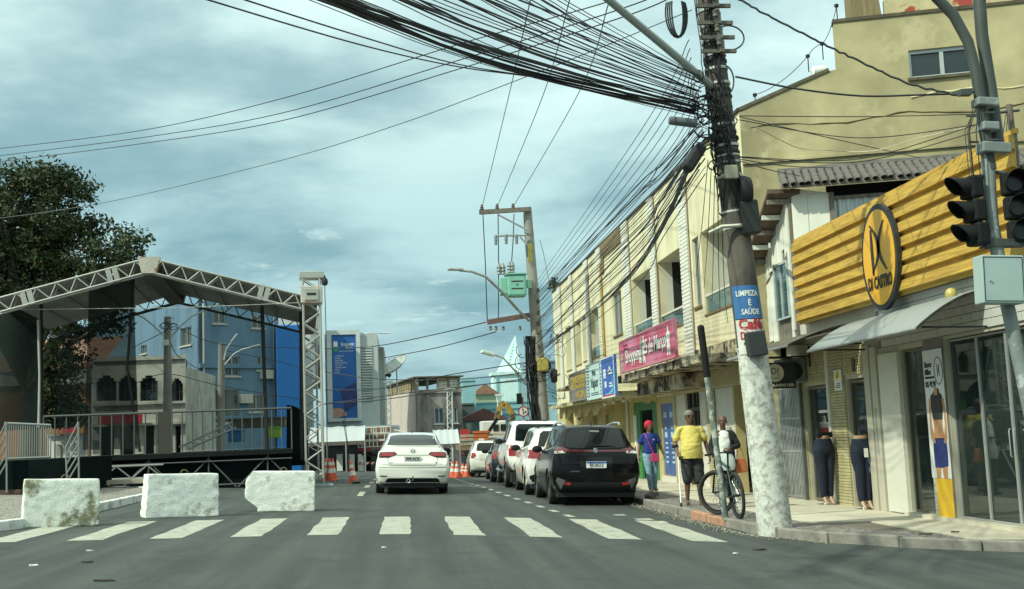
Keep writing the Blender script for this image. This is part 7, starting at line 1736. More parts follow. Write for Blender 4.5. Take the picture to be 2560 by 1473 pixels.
def person(name,label,loc,scale,yaw_,skin,arms,legs,cloth,hair,glasses=False,belly=0.0,face=Vector((0,-1,0)),foot='shoe',female=False,vox=.0085):
    """figure facing -Y. arms: (elbow, wrist, hand dir, palm dir, curl) for -x and +x side; legs: (knee, ankle, toe dir)"""
    root = thing(name,label,'person',loc=loc,rot=Matrix.Rotation(yaw_,3,'Z') @ Matrix.Scale(scale,3))
    sw,hw = (.165,.095) if female else (.195,.095)
    body = MB()
    hz = .93
    sections(body,[(0,0,.84,.13,.10),(0,.0,.92,.168,.118),(0,0,1.0,.15 + belly * .3,.11 + belly * .5),(0,-.01,1.12,.138 + belly * .45,.10 + belly),(0,-.005,1.26,.158,.108),(0,0,1.36,.165,.105),(0,.01,1.405,.13,.082),(0,.015,1.45,.075,.062)])
    limb(body,[(0,.015,1.43),(0,-.005,1.54)],[.056,.052])
    hc = Vector((0,-.02,1.612));P,Rm = head(body,hc,1.0,face)
    sh,el,wr_ = [],[],[]
    for sx,(e_,w_,hd,pn,cu_) in zip((-1,1),arms):
        S_ = Vector((sx * sw,.005,1.375));e_,w_ = Vector(e_),Vector(w_)
        limb(body,[Vector((sx * sw * .55,.005,1.39)),S_],[.055,.052]);limb(body,[S_,S_.lerp(e_,.4),e_],[.055,.052,.041]);limb(body,[e_,e_.lerp(w_,.3),w_],[.041,.042,.027])
        hand(body,w_,hd,pn,1.0,cu_,thumb_side=-sx if hd[2] < 0 else sx);sh.append(S_);el.append(e_);wr_.append(w_)
    kn,an = [],[]
    for sx,(k_,a_,td) in zip((-1,1),legs):
        H_ = Vector((sx * hw,0,.90));k_,a_ = Vector(k_),Vector(a_)
        limb(body,[H_,H_.lerp(k_,.35),k_],[.092,.085,.056]);limb(body,[k_,k_.lerp(a_,.32) + Vector((0,.012,0)),a_],[.054,.056,.034])
        limb(body,[a_,Vector((a_.x,a_.y + .03,a_.z - .045))],[.034,.03],10,2)
        d = Vector((td[0],td[1],0)).normalized();az = a_.z - .075
        limb(body,[Vector((a_.x,a_.y,az + .035)) - d * .03,Vector((a_.x,a_.y,az + .028)) + d * .10,Vector((a_.x,a_.y,az + .018)) + d * .17],[.034,.034,.022],10,3);kn.append(k_);an.append(a_)
    bo = remesh(body,'body',skin,root,vox)
    face_bits(P,Rm,1.0,bo,glasses)
    return root,bo,dict(sh=sh,el=el,wr=wr_,kn=kn,an=an,P=P,Rm=Rm,hw=hw,sw=sw)
def tee(root,J,mat,belly=0.0,sleeve=.62,hem=.86,name='t_shirt',f=1.0,flare=0.0):
    mb = MB()
    sections(mb,[(0,-belly * .3,hem,.185 + belly * .35 + flare,.135 + belly * .7 + flare * .5),(0,-belly * .35,hem + .08,.183 + belly * .45 + flare * .7,.14 + belly * .95),(0,-belly * .3 - .005,1.08,.165 + belly * .6,.132 + belly * 1.15),(0,-belly * .1 - .005,1.22,.170 + belly * .3,.128 + belly * .5),(0,0,1.33,.185 * f,.122),(0,.006,1.385,.160 * f,.108),(0,.01,1.425,.11 * f,.088),(0,.012,1.452,.078,.07)])
    for sx,S_,e_ in zip((-1,1),J['sh'],J['el']):
        q = S_.lerp(e_,sleeve);limb(mb,[Vector((sx * J['sw'] * .5,.005,1.385)),S_ * 1.0,S_.lerp(e_,sleeve * .5),q],[.062,.062,.068,.074]) if sleeve > .01 else None
    return remesh(mb,name,mat,root,.009,5,fold=.010)
def trousers(root,J,mat,full=True,name='trousers',waist=1.0,kf=.62,r0=.108,r1=.073,r2=.06):
    mb = MB();sections(mb,[(0,0,.83,.145,.115),(0,0,.90,.182,.132),(0,0,.97,.172,.128),(0,0,waist,.163,.122)])
    for sx,k_,a_ in zip((-1,1),J['kn'],J['an']):
        H_ = Vector((sx * J['hw'],0,.89))
        if full: limb(mb,[H_,H_.lerp(k_,.4),k_,k_.lerp(a_,.4),a_ + Vector((0,0,.0))],[r0,r0 * .93,r1,r1 * .98,r2])
        else: limb(mb,[H_,H_.lerp(k_,.5),k_ + (k_ - H_) * .06],[.118,.115,.098])
    return remesh(mb,name,mat,root,.009,5,fold=.008)
# ---- man in yellow T-shirt with a forearm crutch
mp_ = gp(5.24,20.75,HS + .004)
m_tee = M('yellow cotton',(.60,.50,.13),rough=.9,var=.05,bump=.25,bscale=9);m_short = M('charcoal cotton',(.028,.032,.034),rough=.9,var=.1,bump=.2,bscale=9)
root,bo,J = person('person','man in yellow T-shirt and dark shorts walking with a forearm crutch',mp_,.975,rad(-4),m_sk,
    [((-.295,.03,1.14),(-.262,-.11,.93),(.05,-.25,-.97),(1,0,0),1.3),((.285,.03,1.13),(.335,-.03,.86),(.05,-.1,-1),(-1,.2,0),.75)],
    [((-.10,-.04,.49),(-.105,.06,.085),(-.2,-1)),((.115,-.03,.49),(.125,-.02,.085),(.2,-1))],None,None,glasses=True,belly=.05,face=Vector((.12,-1,0)))
tee(root,J,m_tee,belly=.055,sleeve=.66,hem=.84,flare=.015);trousers(root,J,m_short,False,'shorts',waist=.96)
mb = MB();P,Rm = J['P'],J['Rm'];ell(mb,P(0,-.02,.045),.083,.100,.082,18,Rm);ell(mb,P(0,-.05,.0),.081,.07,.08,16,Rm);o = remesh(mb,'hair',M('grizzled short hair',(.20,.19,.18),rough=.95,var=.3,scale=60,bump=.5,bscale=120),root,.008,2)
for sx,a_ in zip((-1,1),J['an']):
    mb = MB();ell(mb,(a_.x,a_.y - .05,a_.z - .075),.05,.135,.012,16);mb.build('flip_flop',M('tan sandal',(.22,.15,.10),rough=.8),root,world=False,smooth=60)
    mb = MB();mb.tube([(a_.x - .04,a_.y - .03,a_.z - .06),(a_.x - .02,a_.y - .1,a_.z - .025),(a_.x,a_.y - .13,a_.z - .03),(a_.x + .02,a_.y - .1,a_.z - .025),(a_.x + .04,a_.y - .03,a_.z - .06)],.007,5);mb.build('sandal_strap',M('pale strap',(.45,.42,.36),rough=.7),root,world=False)
# crutch in his hand
Mr = MW[root.name];h0 = Mr @ Vector((-.262,-.15,.87));tip = gp(4.86,20.15,HS + .0)
CR = thing('crutch','white aluminium forearm crutch with black cuff held by the man','crutch',loc=tip)
bar(tip + Vector((0,0,.03)),h0 + Vector((-.01,0,.01)),.012,M('white aluminium tube',(.66,.66,.62),rough=.4),CR,'shaft')
up2 = Mr @ Vector((-.295,.02,1.12));bar(h0,up2,.011,m_plast,CR,'upper_tube');bar(h0 + Vector((-.02,.02,0)),h0 + Vector((.06,-.08,.01)),.016,m_plast,CR,'hand_grip')
mb = MB();cf = Mr @ Vector((-.29,-.01,1.07));mb.lathe([(.052,-.03),(.058,-.03),(.058,.03),(.052,.03),(.052,-.03)],cf,n=16);mb.build('arm_cuff',m_plast,CR,smooth=50)
mb = MB();mb.lathe([(0,0),(.024,0),(.02,.05),(.014,.07)],tip,n=10);mb.build('rubber_foot',m_black,CR,smooth=50)
# ---- woman with red hair
wp_ = gp(5.58,25.85,HS + .004)
root,bo,J = person('person','woman with bright red hair, blue T-shirt and light jeans walking',wp_,.90,rad(3),m_sk2,
    [((-.26,.04,1.13),(-.30,-.01,.89),(-.05,-.1,-1),(1,0,0),.8),((.27,.03,1.13),(.335,-.03,.90),(.1,-.1,-1),(-1,0,0),.8)],
    [((-.085,-.10,.50),(-.06,-.10,.09),(0,-1)),((.10,-.02,.50),(.10,.10,.10),(.15,-1))],None,None,female=True)
m_navy = M('royal blue cotton',(.012,.035,.22),rough=.85,var=.06,bump=.2,bscale=9)
tee(root,J,m_navy,sleeve=.55,hem=.92);trousers(root,J,M('light blue denim',(.20,.34,.42),rough=.85,var=.15,scale=5,bump=.2,bscale=12),True,'jeans',r0=.115,r1=.074,r2=.055)
mb = MB();P,Rm = J['P'],J['Rm'];ell(mb,P(0,-.03,.055),.112,.115,.10,18,Rm);ell(mb,P(0,-.06,0),.11,.085,.1,16,Rm);ell(mb,P(-.07,-.0,.03),.045,.07,.075,12,Rm);ell(mb,P(.07,0,.03),.045,.07,.075,12,Rm);remesh(mb,'hair',M('bright red dyed hair',(.50,.015,.045),rough=.8,var=.25,scale=40,bump=.8,bscale=60),root,.009,1)
mb = MB();ell(mb,(.075,-.125,1.28),.035,.01,.025,10);mb.build('chest_print',M('lilac print',(.35,.28,.55),rough=.8),root,world=False)
for sx,a_,m_ in zip((-1,1),J['an'],('pale trainer','grey trainer')):
    mb = MB();L0 = [];shoe(mb,(a_.x,a_.y,0),(0.05 * sx,-1));
    for v in mb.v: v.z += a_.z - .088
    remesh(mb,'shoe',M(m_,(.55,.50,.44) if m_[0] == 'p' else (.16,.15,.13),rough=.8),root,.008,2)
m_bag = M('pink leather',(.55,.05,.18),rough=.5)
BG = thing('shoulder_bag','bright pink shoulder bag worn across the red haired woman','bag',loc=MW[root.name] @ Vector((.12,-.15,.82)));Wm = MW[root.name]
mb = MB();mb.T = Wm;mb.prism([(-.04,.74),(.18,.74),(.15,.93),(-.02,.95)],lambda a,b: Vector((a,-.20,b)),lambda a,b: Vector((a,-.135,b)));mb.build('pouch',m_bag,BG,bevel=.015)
mb = MB();mb.T = Wm;mb.tube([(.05,-.165,.93),(-.03,-.155,1.12),(-.10,-.14,1.32),(-.135,-.06,1.44),(-.13,.05,1.44)],.011,5);mb.build('strap',m_bag,BG)
# ---- third person in a dark cardigan behind the bicycle
tp_ = gp(5.60,19.85,HS + .004)
root,bo,J = person('person','person in black cardigan and white top standing behind the bicycle',tp_,.91,rad(-10),m_sk3,
    [((-.25,.02,1.13),(-.20,-.16,.95),(.2,-.6,-.7),(1,0,0),.9),((.265,-.02,1.15),(.09,-.21,1.10),(-.9,-.3,.1),(0,.2,-1),.9)],
    [((-.09,-.02,.5),(-.09,.01,.085),(-.1,-1)),((.09,-.03,.5),(.10,.0,.085),(.1,-1))],None,None,female=True,face=Vector((-.1,-1,0)))
tee(root,J,M('white cotton top',(.66,.67,.64),rough=.9,bump=.2,bscale=9),sleeve=0,hem=.86,name='white_top',f=.8);m_card = M('black knit',(.012,.014,.014),rough=.95,var=.1)
mb = MB()
for sx,S_,e_,w_ in zip((-1,1),J['sh'],J['el'],J['wr']): limb(mb,[Vector((sx * .1,.01,1.40)),S_,S_.lerp(e_,.5),e_,e_.lerp(w_,.85)],[.055,.062,.062,.056,.046])
for sx in (-1,1): sections(mb,[(sx * .125,.02,.74,.085,.13),(sx * .12,.02,.95,.085,.135),(sx * .115,.02,1.15,.08,.13),(sx * .115,.02,1.3,.085,.125),(sx * .10,.02,1.40,.07,.08)])
sections(mb,[(0,.09,.74,.15,.06),(0,.085,1.0,.15,.06),(0,.07,1.3,.16,.06),(0,.06,1.42,.12,.04)]);remesh(mb,'cardigan',m_card,root,.009,4,fold=.008)
trousers(root,J,M('black trousers cloth',(.018,.02,.02),rough=.9),True,'trousers',waist=.97)
mb = MB();P,Rm = J['P'],J['Rm'];ell(mb,P(0,-.03,.045),.082,.092,.082,18,Rm);remesh(mb,'hair',M('cropped grey hair',(.10,.09,.085),rough=.95,var=.3,scale=60),root,.008,2)
for a_ in J['an']:
    mb = MB();shoe(mb,(a_.x,a_.y,0),(0,-1));remesh(mb,'shoe',m_plast,root,.008,2)
Wm = MW[root.name]
BG = thing('handbag','tan orange leather handbag hanging from the arm of the person in black','bag',loc=Wm @ Vector((.27,-.05,.8)))
mb = MB();mb.T = Wm;mb.prism([(.16,.62),(.42,.66),(.37,.92),(.21,.90)],lambda a,b: Vector((a,-.12,b)),lambda a,b: Vector((a,-.02,b)));mb.build('pouch',M('tan orange leather',(.36,.10,.03),rough=.5),BG,bevel=.02)
mb = MB();mb.T = Wm;mb.tube([(.22,-.07,.9),(.24,-.06,1.08),(.27,-.05,1.14),(.31,-.06,1.08),(.36,-.07,.91)],.009,5);mb.build('handle',MATS['tan orange leather'],BG)
PB = thing('plastic_bag','crumpled pale grey carrier bag held in front of the white top','bag',loc=Wm @ Vector((.05,-.2,.85)))
mb = MB();mb.T = Wm;sections(mb,[(.05,-.2,.70,.10,.04),(.05,-.21,.78,.13,.06),(.05,-.2,.92,.12,.05),(.06,-.2,1.03,.05,.03),(.07,-.2,1.10,.025,.02)]);mb.build('bag_body',M('pale carrier plastic',(.45,.50,.50),rough=.35,bump=.5,bscale=12),PB,smooth=60)

# ---- shop mannequins: trousers on leg forms
m_den = M('dark blue denim',(.005,.011,.026),rough=.85,var=.25,scale=5,bump=.2,bscale=14);m_form = M('mannequin skin',(.42,.26,.17),rough=.4)
def leg_form(label,x,y,tagged,yaw_=0):
    o = thing('leg_mannequin',label,'mannequin',loc=gp(x,y,HS + .002),rot=Matrix.Rotation(yaw_,3,'Z') @ Matrix.Scale(1.06,3))
    mb = MB()
    for sx in (-1,1):
        an = Vector((sx * .06,0,.15));limb(mb,[(sx * .075,.0,.9),(sx * .07,-.02,.58),an],[.07,.05,.035]);limb(mb,[an,(sx * .06,-.05,.07),(sx * .06,-.10,.02)],[.035,.032,.02],10,3)
    sections(mb,[(0,0,.95,.12,.09),(0,0,1.10,.12,.09),(0,0,1.16,.125,.095)]);remesh(mb,'leg_form',m_form,o,.01,3)
    mb = MB();sections(mb,[(0,.01,.86,.15,.13),(0,.015,.95,.185,.145),(0,.01,1.04,.162,.125),(0,0,1.11,.142,.11)])
    for sx in (-1,1): limb(mb,[(sx * .088,0,.92),(sx * .084,0,.75),(sx * .075,-.02,.58),(sx * .068,0,.36),(sx * .064,0,.17)],[.112,.10,.076,.07,.058])
    remesh(mb,'jeans',m_den,o,.01,4)
    if tagged:
        mb = MB();mb.box(-.05,.02,-.155,-.151,.82,.96);mb.build('price_tag',m_white,o,world=False);mb = MB();ell(mb,(.06,-.115,.78),.03,.01,.07,10);ell(mb,(.07,-.095,.62),.025,.01,.05,10);mb.build('faded_patch',M('worn denim',(.08,.13,.2),rough=.9),o,world=False)
    else: mb = MB();mb.box(-.15,.15,-.08,.02,1.13,1.22);mb.build('black_top',m_plast,o,world=False,bevel=.02)
    mb = MB();mb.lathe([(0,0),(.14,0),(.14,.012),(.02,.02),(.014,.03),(.014,.5)],(0,.07,0),n=16);mb.build('stand',m_chrome,o,world=False,smooth=40)
leg_form('dark jeans on a leg mannequin beside the stone pier by the grille gate',7.62,20.50,False,rad(12));leg_form('dark jeans with white price tag on a leg mannequin',7.74,19.05,True,rad(8))
MQ = thing('dress_mannequin','mannequin with red top and long black skirt half behind the painted pole','mannequin',loc=gp(6.9,24.3,HS))
mq = gp(6.9,24.3,HS)
mb = MB();sections(mb,[(0,0,.12,.24,.20),(0,0,.5,.2,.17),(0,0,.9,.17,.14),(0,0,1.08,.14,.11)]);mb.T = None;o = remesh(mb,'skirt',m_card,MQ,.012,3)
mb = MB();sections(mb,[(0,0,1.07,.145,.115),(0,-.01,1.2,.16,.13),(0,0,1.33,.165,.11)]);remesh(mb,'red_top',M('red fabric',(.42,.02,.03),rough=.8),MQ,.012,3)
mb = MB();sections(mb,[(0,0,1.30,.15,.1),(0,0,1.42,.13,.08),(0,0,1.46,.05,.05),(0,0,1.58,.045,.045)]);limb(mb,[(-.06,0,.14),(-.06,-.06,.03)],[.04,.03]);limb(mb,[(.06,0,.14),(.06,-.06,.03)],[.04,.03]);remesh(mb,'form',M('white mannequin',(.62,.62,.57),rough=.4),MQ,.012,2)
# window mannequin inside the glass
IM = thing('window_mannequin','pale mannequin in dark green dress behind the shop glass','mannequin',loc=gp(8.7,15.6,HS + .05))
mb = MB();sections(mb,[(0,0,.5,.2,.15),(0,0,.9,.17,.13),(0,0,1.08,.13,.1),(0,0,1.3,.16,.11),(0,0,1.42,.13,.08)]);remesh(mb,'dress',M('dark green dress',(.03,.06,.035),rough=.9),IM,.012,3)
mb = MB();sections(mb,[(0,0,1.38,.13,.08),(0,0,1.46,.05,.05),(0,0,1.56,.045,.045)]);ell(mb,(0,0,1.65),.08,.095,.115)
for sx in (-1,1): limb(mb,[(sx * .18,0,1.38),(sx * .24,0,1.12),(sx * .22,-.08,.9)],[.045,.036,.025]);hand(mb,(sx * .22,-.08,.9),(0,-.3,-1),(-sx,0,0),.9,.4);limb(mb,[(sx * .08,0,.55),(sx * .08,0,.1),(sx * .08,-.1,.03)],[.07,.035,.025])
remesh(mb,'form',MATS['white mannequin'],IM,.009,2)

# ---- bicycle leaning on the post
ra_ = gp(4.96,16.95,HS) ;fa_ = gp(4.95,18.02,HS)
BK = thing('bicycle','black and green mountain bicycle leaning on the thin painted post','bicycle',loc=ra_)
rw = .345
fdir = Vector((fa_.x - ra_.x,fa_.y - ra_.y,0)).normalized();lean = Vector((-.06,0,1)).normalized()
m_fr = M('green black frame',(.012,.05,.035),rough=.35,coat=.6);m_spk = M('spoke steel',(.45,.47,.46),rough=.3,metal=.8)
def bwheel(c,d,nm):
    nrm = d.cross(lean).normalized();u = (lean - nrm * lean.dot(nrm)).normalized();v = nrm.cross(u)
    ring = lambda r_: [c + (u * math.cos(t) + v * math.sin(t)) * r_ for t in [2 * math.pi * i / 40 for i in range(40)]]
    mb = MB();mb.tube(ring(rw - .026),.027,8,closed=True);o = mb.build(nm,m_tyre,BK,smooth=60)
    mb = MB();mb.tube(ring(rw - .062),.013,6,closed=True);mb.build('rim',m_plast,o,smooth=60)
    mb = MB()
    for k in range(28):
        a = 2 * math.pi * k / 28;s_ = (.03 if k % 2 else -.03);mb.tube([c + nrm * s_ + (u * math.cos(a + .4) + v * math.sin(a + .4)) * .02,c + (u * math.cos(a) + v * math.sin(a)) * (rw - .07)],.0022,4)
    q = mb.build('spokes',m_spk,o);q['kind'] = 'stuff'
    mb = MB();mb.tube([c - nrm * .05,c + nrm * .05],.018,8);mb.build('hub',m_plast,o);mb = MB();mb.lathe([(.05,0),(.08,0),(.08,.002),(.05,.002)],(0,0,0),n=20)
    Rm = Matrix((u,v,nrm)).transposed();mb.v = [c + nrm * .04 + Rm @ p for p in mb.v];mb.build('brake_disc',m_spk,o)
RA = ra_ + lean * rw;FA = fa_ + lean * rw
bwheel(RA,fdir,'wheel');steer = (Matrix.Rotation(rad(38),3,lean) @ fdir);bwheel(FA,steer,'wheel')
side_ = fdir.cross(lean).normalized()
BB_ = RA + fdir * .44 - lean * .04;ST_ = BB_ - fdir * .16 + lean * .46;HT_ = FA - fdir * .26 + lean * .52;HB_ = FA - fdir * .18 + lean * .33
for (p,q,r_,nm) in ((BB_,ST_,.018,'seat_tube'),(ST_ - lean * .02,HT_,.02,'top_tube'),(BB_,HB_,.024,'down_tube'),(HT_ + lean * .03,HB_ - lean * .02,.024,'head_tube'),(ST_,ST_ - fdir * .07 + lean * .2,.014,'seat_post')): bar(p,q,r_,m_fr if nm != 'seat_post' else m_plast,BK,nm)
for s_ in (-1,1):
    bar(RA + side_ * .06 * s_,BB_ + side_ * .04 * s_,.01,m_fr,BK,'chain_stay');bar(RA + side_ * .06 * s_,ST_ + side_ * .02 * s_,.009,m_fr,BK,'seat_stay');bar(FA + side_ * .06 * s_,HB_ - lean * .02 + side_ * .05 * s_,.016,m_plast,BK,'fork_leg')
    cr = BB_ + side_ * .08 * s_ + (fdir * .12 * s_ - lean * .1 * s_);bar(BB_ + side_ * .07 * s_,cr,.011,m_plast,BK,'crank');mb = MB();mb.cbox(cr + side_ * .05 * s_,.09,.08,.02);mb.build('pedal',m_plast,BK)
sd0 = ST_ - fdir * .08 + lean * .22
mb = MB();Rm = Matrix((side_,fdir,lean)).transposed();ell(mb,sd0 - fdir * .07,.075,.09,.03,14,Rm);ell(mb,sd0 + fdir * .07,.03,.11,.024,12,Rm);remesh(mb,'saddle',m_plast,BK,.01,3,world=True)
hb = HT_ + lean * .09;ss = (Matrix.Rotation(rad(38),3,lean) @ side_)
mb = MB();mb.tube([hb - ss * .33 - steer * .03,hb - ss * .1,hb + ss * .1,hb + ss * .33 - steer * .03],.012,6);mb.build('handlebar',m_plast,BK,smooth=50);bar(HT_ + lean * .02,hb + steer * .04,.015,m_plast,BK,'stem')
for s_ in (-1,1): bar(hb + ss * s_ * .22 - steer * .02,hb + ss * s_ * .34 - steer * .03,.017,m_black,BK,'grip')
mb = MB();mb.lathe([(.055,0),(.09,0),(.09,.004),(.055,.004)],(0,0,0),n=20);Rm2 = Matrix((fdir,lean,side_)).transposed();mb.v = [BB_ + side_ * .06 + Rm2 @ p for p in mb.v];mb.build('chainring',m_steel,BK)
# loose stone on the pavement
bm = bmesh.new();bmesh.ops.create_icosphere(bm,subdivisions=3,radius=1)
for v in bm.verts: v.co = Vector((v.co.x * .15,v.co.y * .14,max(-.02,v.co.z * .11))) * (1 + .35 * mnoise.noise(v.co * 1.7));v.co.z += .02
me = bpy.data.meshes.new('stone');bm.to_mesh(me);bm.free();me.transform(Matrix.Translation(gp(5.0,23.1,HS)));o = link_mesh('broken_stone',me,M('dark broken concrete',(.085,.078,.068),rough=.95,var=.3,scale=9,bump=.4,bscale=20),None,smooth=40);tag(o,'lump of dark broken concrete on the pavement before the red haired woman','stone')

# ================================================================ poles, cables, signals
def wirepx(pts,r,name,label,cat='cable',group=None,n=10,mat=m_wire,jit=0.0):
    """cable through real points given as picture position + distance along the street"""
    P = [aY(*q) for q in pts];out = []
    for i in range(len(P) - 1):
        p0,p1,p2,p3 = P[max(i - 1,0)],P[i],P[i + 1],P[min(i + 2,len(P) - 1)]
        for k in range(n):
            t = k / n;out.append(.5 * ((2 * p1) + (p2 - p0) * t + (2 * p0 - 5 * p1 + 4 * p2 - p3) * t * t + (3 * p1 - p0 - 3 * p2 + p3) * t ** 3))
    out.append(P[-1])
    if jit: out = [p + Vector((R.uniform(-jit,jit),0,R.uniform(-jit,jit))) if 0 < i < len(out) - 1 else p for i,p in enumerate(out)]
    mb = MB();mb.tube(out,r,5);o = mb.build(name,mat,None,smooth=60);tag(o,label,cat,group);return o
# ---- big concrete pole
PB0 = Vector((5.06,15.62,G(5.06,15.62) + .06));PT = aY(1768,0,15.62);LEAN = (PT - PB0);
def pole_at(z): return PB0 + LEAN * ((z - PB0.z) / LEAN.z)
PO1 = thing('utility_pole','big leaning concrete utility pole with white painted foot and posters','utility pole',loc=PB0)
m_pc = M('dark weathered concrete',(.115,.10,.082),rough=.95,var=.3,scale=2.5,bump=.3,bscale=24,dirt=(.05,.046,.04),dscale=1.4,dthr=(.46,.62),stretch=(1,1,.5))
m_pw = M('flaking whitewash on concrete',(.60,.61,.55),rough=.95,var=.12,scale=5,bump=.5,bscale=26,dirt=(.24,.225,.19),dscale=11,dthr=(.47,.62),damt=.8)
def prad(z): return .235 - .0125 * z
def cyl_part(z0,z1,mat,name,dr=0.0,n=28,steps=6):
    zs_ = [z0 + (z1 - z0) * i / steps for i in range(steps + 1)];mb = MB();mb.tube([pole_at(z) for z in zs_],[prad(z) + dr for z in zs_],n);return mb.build(name,mat,PO1,smooth=50)
cyl_part(-.3,2.33,m_pw,'painted_foot');cyl_part(2.33,10.2,m_pc,'shaft',-.002,steps=16)
for z,wdt in ((2.34,.03),(4.02,.035),(4.25,.03),(4.75,.05),(4.95,.03),(5.05,.025)): cyl_part(z,z + wdt,M('strap steel',(.5,.5,.47),rough=.5),'strap',.006,steps=1)
for py in (160,178,215,232,248,300,318,336,352,370,388): z = aY(1800,py,15.62).z;cyl_part(z,z + .035,MATS['strap steel'] if py % 4 else m_black,'strap',.007 + .004 * (py % 3),steps=1)
for py in (28,70,106,140):
    z = aY(1780,py,15.62).z;c = pole_at(z);cyl_part(z - .025,z + .03,m_steel,'clamp_band',.012,steps=1)
    mb = MB();mb.beam(c + Vector((-.24,-.2,0)),c + Vector((.26,-.2,0)),.05);mb.cbox(c + Vector((.04,-.24,.05)),.07,.08,.16);mb.lathe([(.0,0),(.04,.01),(.03,.05),(.045,.09),(.0,.12)],c + Vector((.0,-.27,.06)),n=10);mb.build('clamp_bracket',M('rust grey bracket',(.13,.12,.10),rough=.8,var=.3),PO1)
# cables running down the shaft and messy coils
for k in range(9):
    a = rad(200 + R.uniform(-70,110));pts = []
    for i in range(14): z = 4.3 + (7.4 - 4.3) * i / 13;c = pole_at(z);rr = prad(z) + .02 + .02 * R.random();aa_ = a + .25 * math.sin(i * 1.3 + k);pts.append(c + Vector((rr * math.cos(aa_),rr * math.sin(aa_),0)))
    mb = MB();mb.tube(pts,R.uniform(.007,.013),5);mb.build('riser_cable',m_wire,PO1,smooth=60)
mb = MB()
for k in range(46):     # tangle of coils at the junction
    z = R.gauss(5.55,.45);c = pole_at(z) + Vector((-.16 + R.uniform(-.16,.12),-.15 + R.uniform(-.15,.2),0));r1,r2 = R.uniform(.06,.24),R.uniform(.05,.2);n1 = Vector((R.uniform(-1,1),R.uniform(-1,.2),R.uniform(-.5,.5))).normalized();a1,b1 = frame_of(n1)
    t0 = R.uniform(0,6);mb.tube([c + a1 * r1 * math.cos(t) + b1 * r2 * math.sin(t) for t in [t0 + 5.2 * i / 12 for i in range(13)]],R.uniform(.006,.014),4,cap=False)
o = mb.build('cable_tangle',m_wire,PO1,smooth=60);o['kind'] = 'stuff'
mb = MB();c = aY(1722,312,15.3);mb.lathe([(0,-.24),(.06,-.24),(.075,-.2),(.075,.2),(.06,.24),(0,.24)],(0,0,0),'X',14);Rm = Matrix.Rotation(rad(8),3,'Y');mb.v = [c + Vector((-.08,0,.04)) + Rm @ (p * .82) for p in mb.v];o = mb.build('splice_case',M('grey splice case',(.13,.15,.15),rough=.5),PO1,smooth=50)
mb = MB();c = aY(1735,395,15.3);mb.cbox(c,.16,.2,.42,Euler((0,rad(35),0)).to_matrix());mb.build('splice_box',m_black,PO1,bevel=.04)
def onpole(z0,z1,a0,a1,mat,name,dr=.012):
    mb = MB();mb.grid(lambda s,t: pole_at(z0 + (z1 - z0) * t) + Vector(((prad(z0 + (z1 - z0) * t) + dr) * math.cos(a0 + (a1 - a0) * s),(prad(z0 + (z1 - z0) * t) + dr) * math.sin(a0 + (a1 - a0) * s),0)),14,8);return mb.build(name,mat,PO1,smooth=60)
zq = lambda py: aY(1860,py,15.62).z
pst = onpole(zq(800),zq(718),rad(198),rad(322),M('blue sheet sign',(.04,.15,.36),rough=.5,var=.1,dirt=(.2,.3,.4),dscale=6,dthr=(.6,.8)),'blue_poster')
pst2 = onpole(zq(888),zq(802),rad(198),rad(318),M('white sheet sign',(.62,.61,.56),rough=.6,var=.1,dirt=(.4,.37,.3),dscale=4),'white_poster')
def poletext(s,size,py,mat,par,off=0.0,sx=.8,bold=.003):
    z = zq(py);c = pole_at(z);me_o = text(s,size,Matrix.Identity(4),mat,par,world=False,sx=sx,bold=bold,depth=.001)
    me = me_o.data;inv = MW[par.name].inverted()
    rr = prad(z) + .017
    for v in me.vertices:
        a = rad(260) + (v.co.x + off) / rr;zz_ = z + v.co.y;cc = pole_at(zz_);v.co = inv @ (cc + Vector(((rr + v.co.z) * math.cos(a),(rr + v.co.z) * math.sin(a),0)))
redp = M('poster red',(.42,.03,.03),rough=.6)
poletext('LIMPEZA',.105,738,wl_,pst);poletext('É',.11,762,wl_,pst,.02);poletext('SAÚDE',.105,784,wl_,pst,.02)
poletext('Café',.2,815,redp,pst2,sx=.95,bold=.008);poletext('DUAS',.15,843,redp,pst2,sx=.9,bold=.004);poletext('MELHOR CAFÉ',.05,862,ink,pst2);poletext('TEL: 78',.075,873,ink,pst2);poletext('99-3100',.04,884,ink,pst2)
# meter boxes and lamp head
c = aY(1890,860,15.35);mb = MB();mb.cbox(c,.26,.16,.34,Euler((0,rad(-6),0)).to_matrix());mb.build('meter_box',M('dark meter box',(.03,.035,.033),rough=.5),PO1,bevel=.02)
c = aY(1872,545,15.45);mb = MB();mb.cbox(c,.26,.22,.48,Euler((0,rad(-4),0)).to_matrix());mb.build('terminal_box',M('dark terminal box',(.035,.035,.03),rough=.6),PO1,bevel=.03)
c = aY(1828,430,15.32);mb = MB();mb.cbox(c,.19,.06,.19);mb.build('label_box',M('beige label box',(.42,.40,.30),rough=.6),PO1,bevel=.015)
c = aY(1858,482,15.5);mb = MB();mb.lathe([(.12,-.08),(.22,-.08),(.24,0),(.22,.08),(.12,.08)],c,'X',22);mb.build('cable_drum',m_black,PO1,smooth=40)
q0,q1 = aY(1772,582,15.4),aY(1880,568,15.4);mb = MB();mb.tube([q0,q0.lerp(q1,.3) + ZU * .06,q1.lerp(q0,.15) + ZU * .04,q1],[.02,.03,.03,.02],6);mb.build('pale_strap',M('pale plastic strap',(.6,.58,.48),rough=.5),PO1,smooth=60)
for (px,py,w_,h_) in ((1822,95,.22,.3),(1815,200,.11,.34)):
    c = aY(px,py,15.5);mb = MB();mb.tube([c + Vector((w_ * math.cos(t),0,h_ * .6 * math.sin(t))) for t in [rad(-110) + rad(240) * i / 16 for i in range(17)]],.012,5);mb.build('cable_loop',m_wire,PO1,smooth=60)
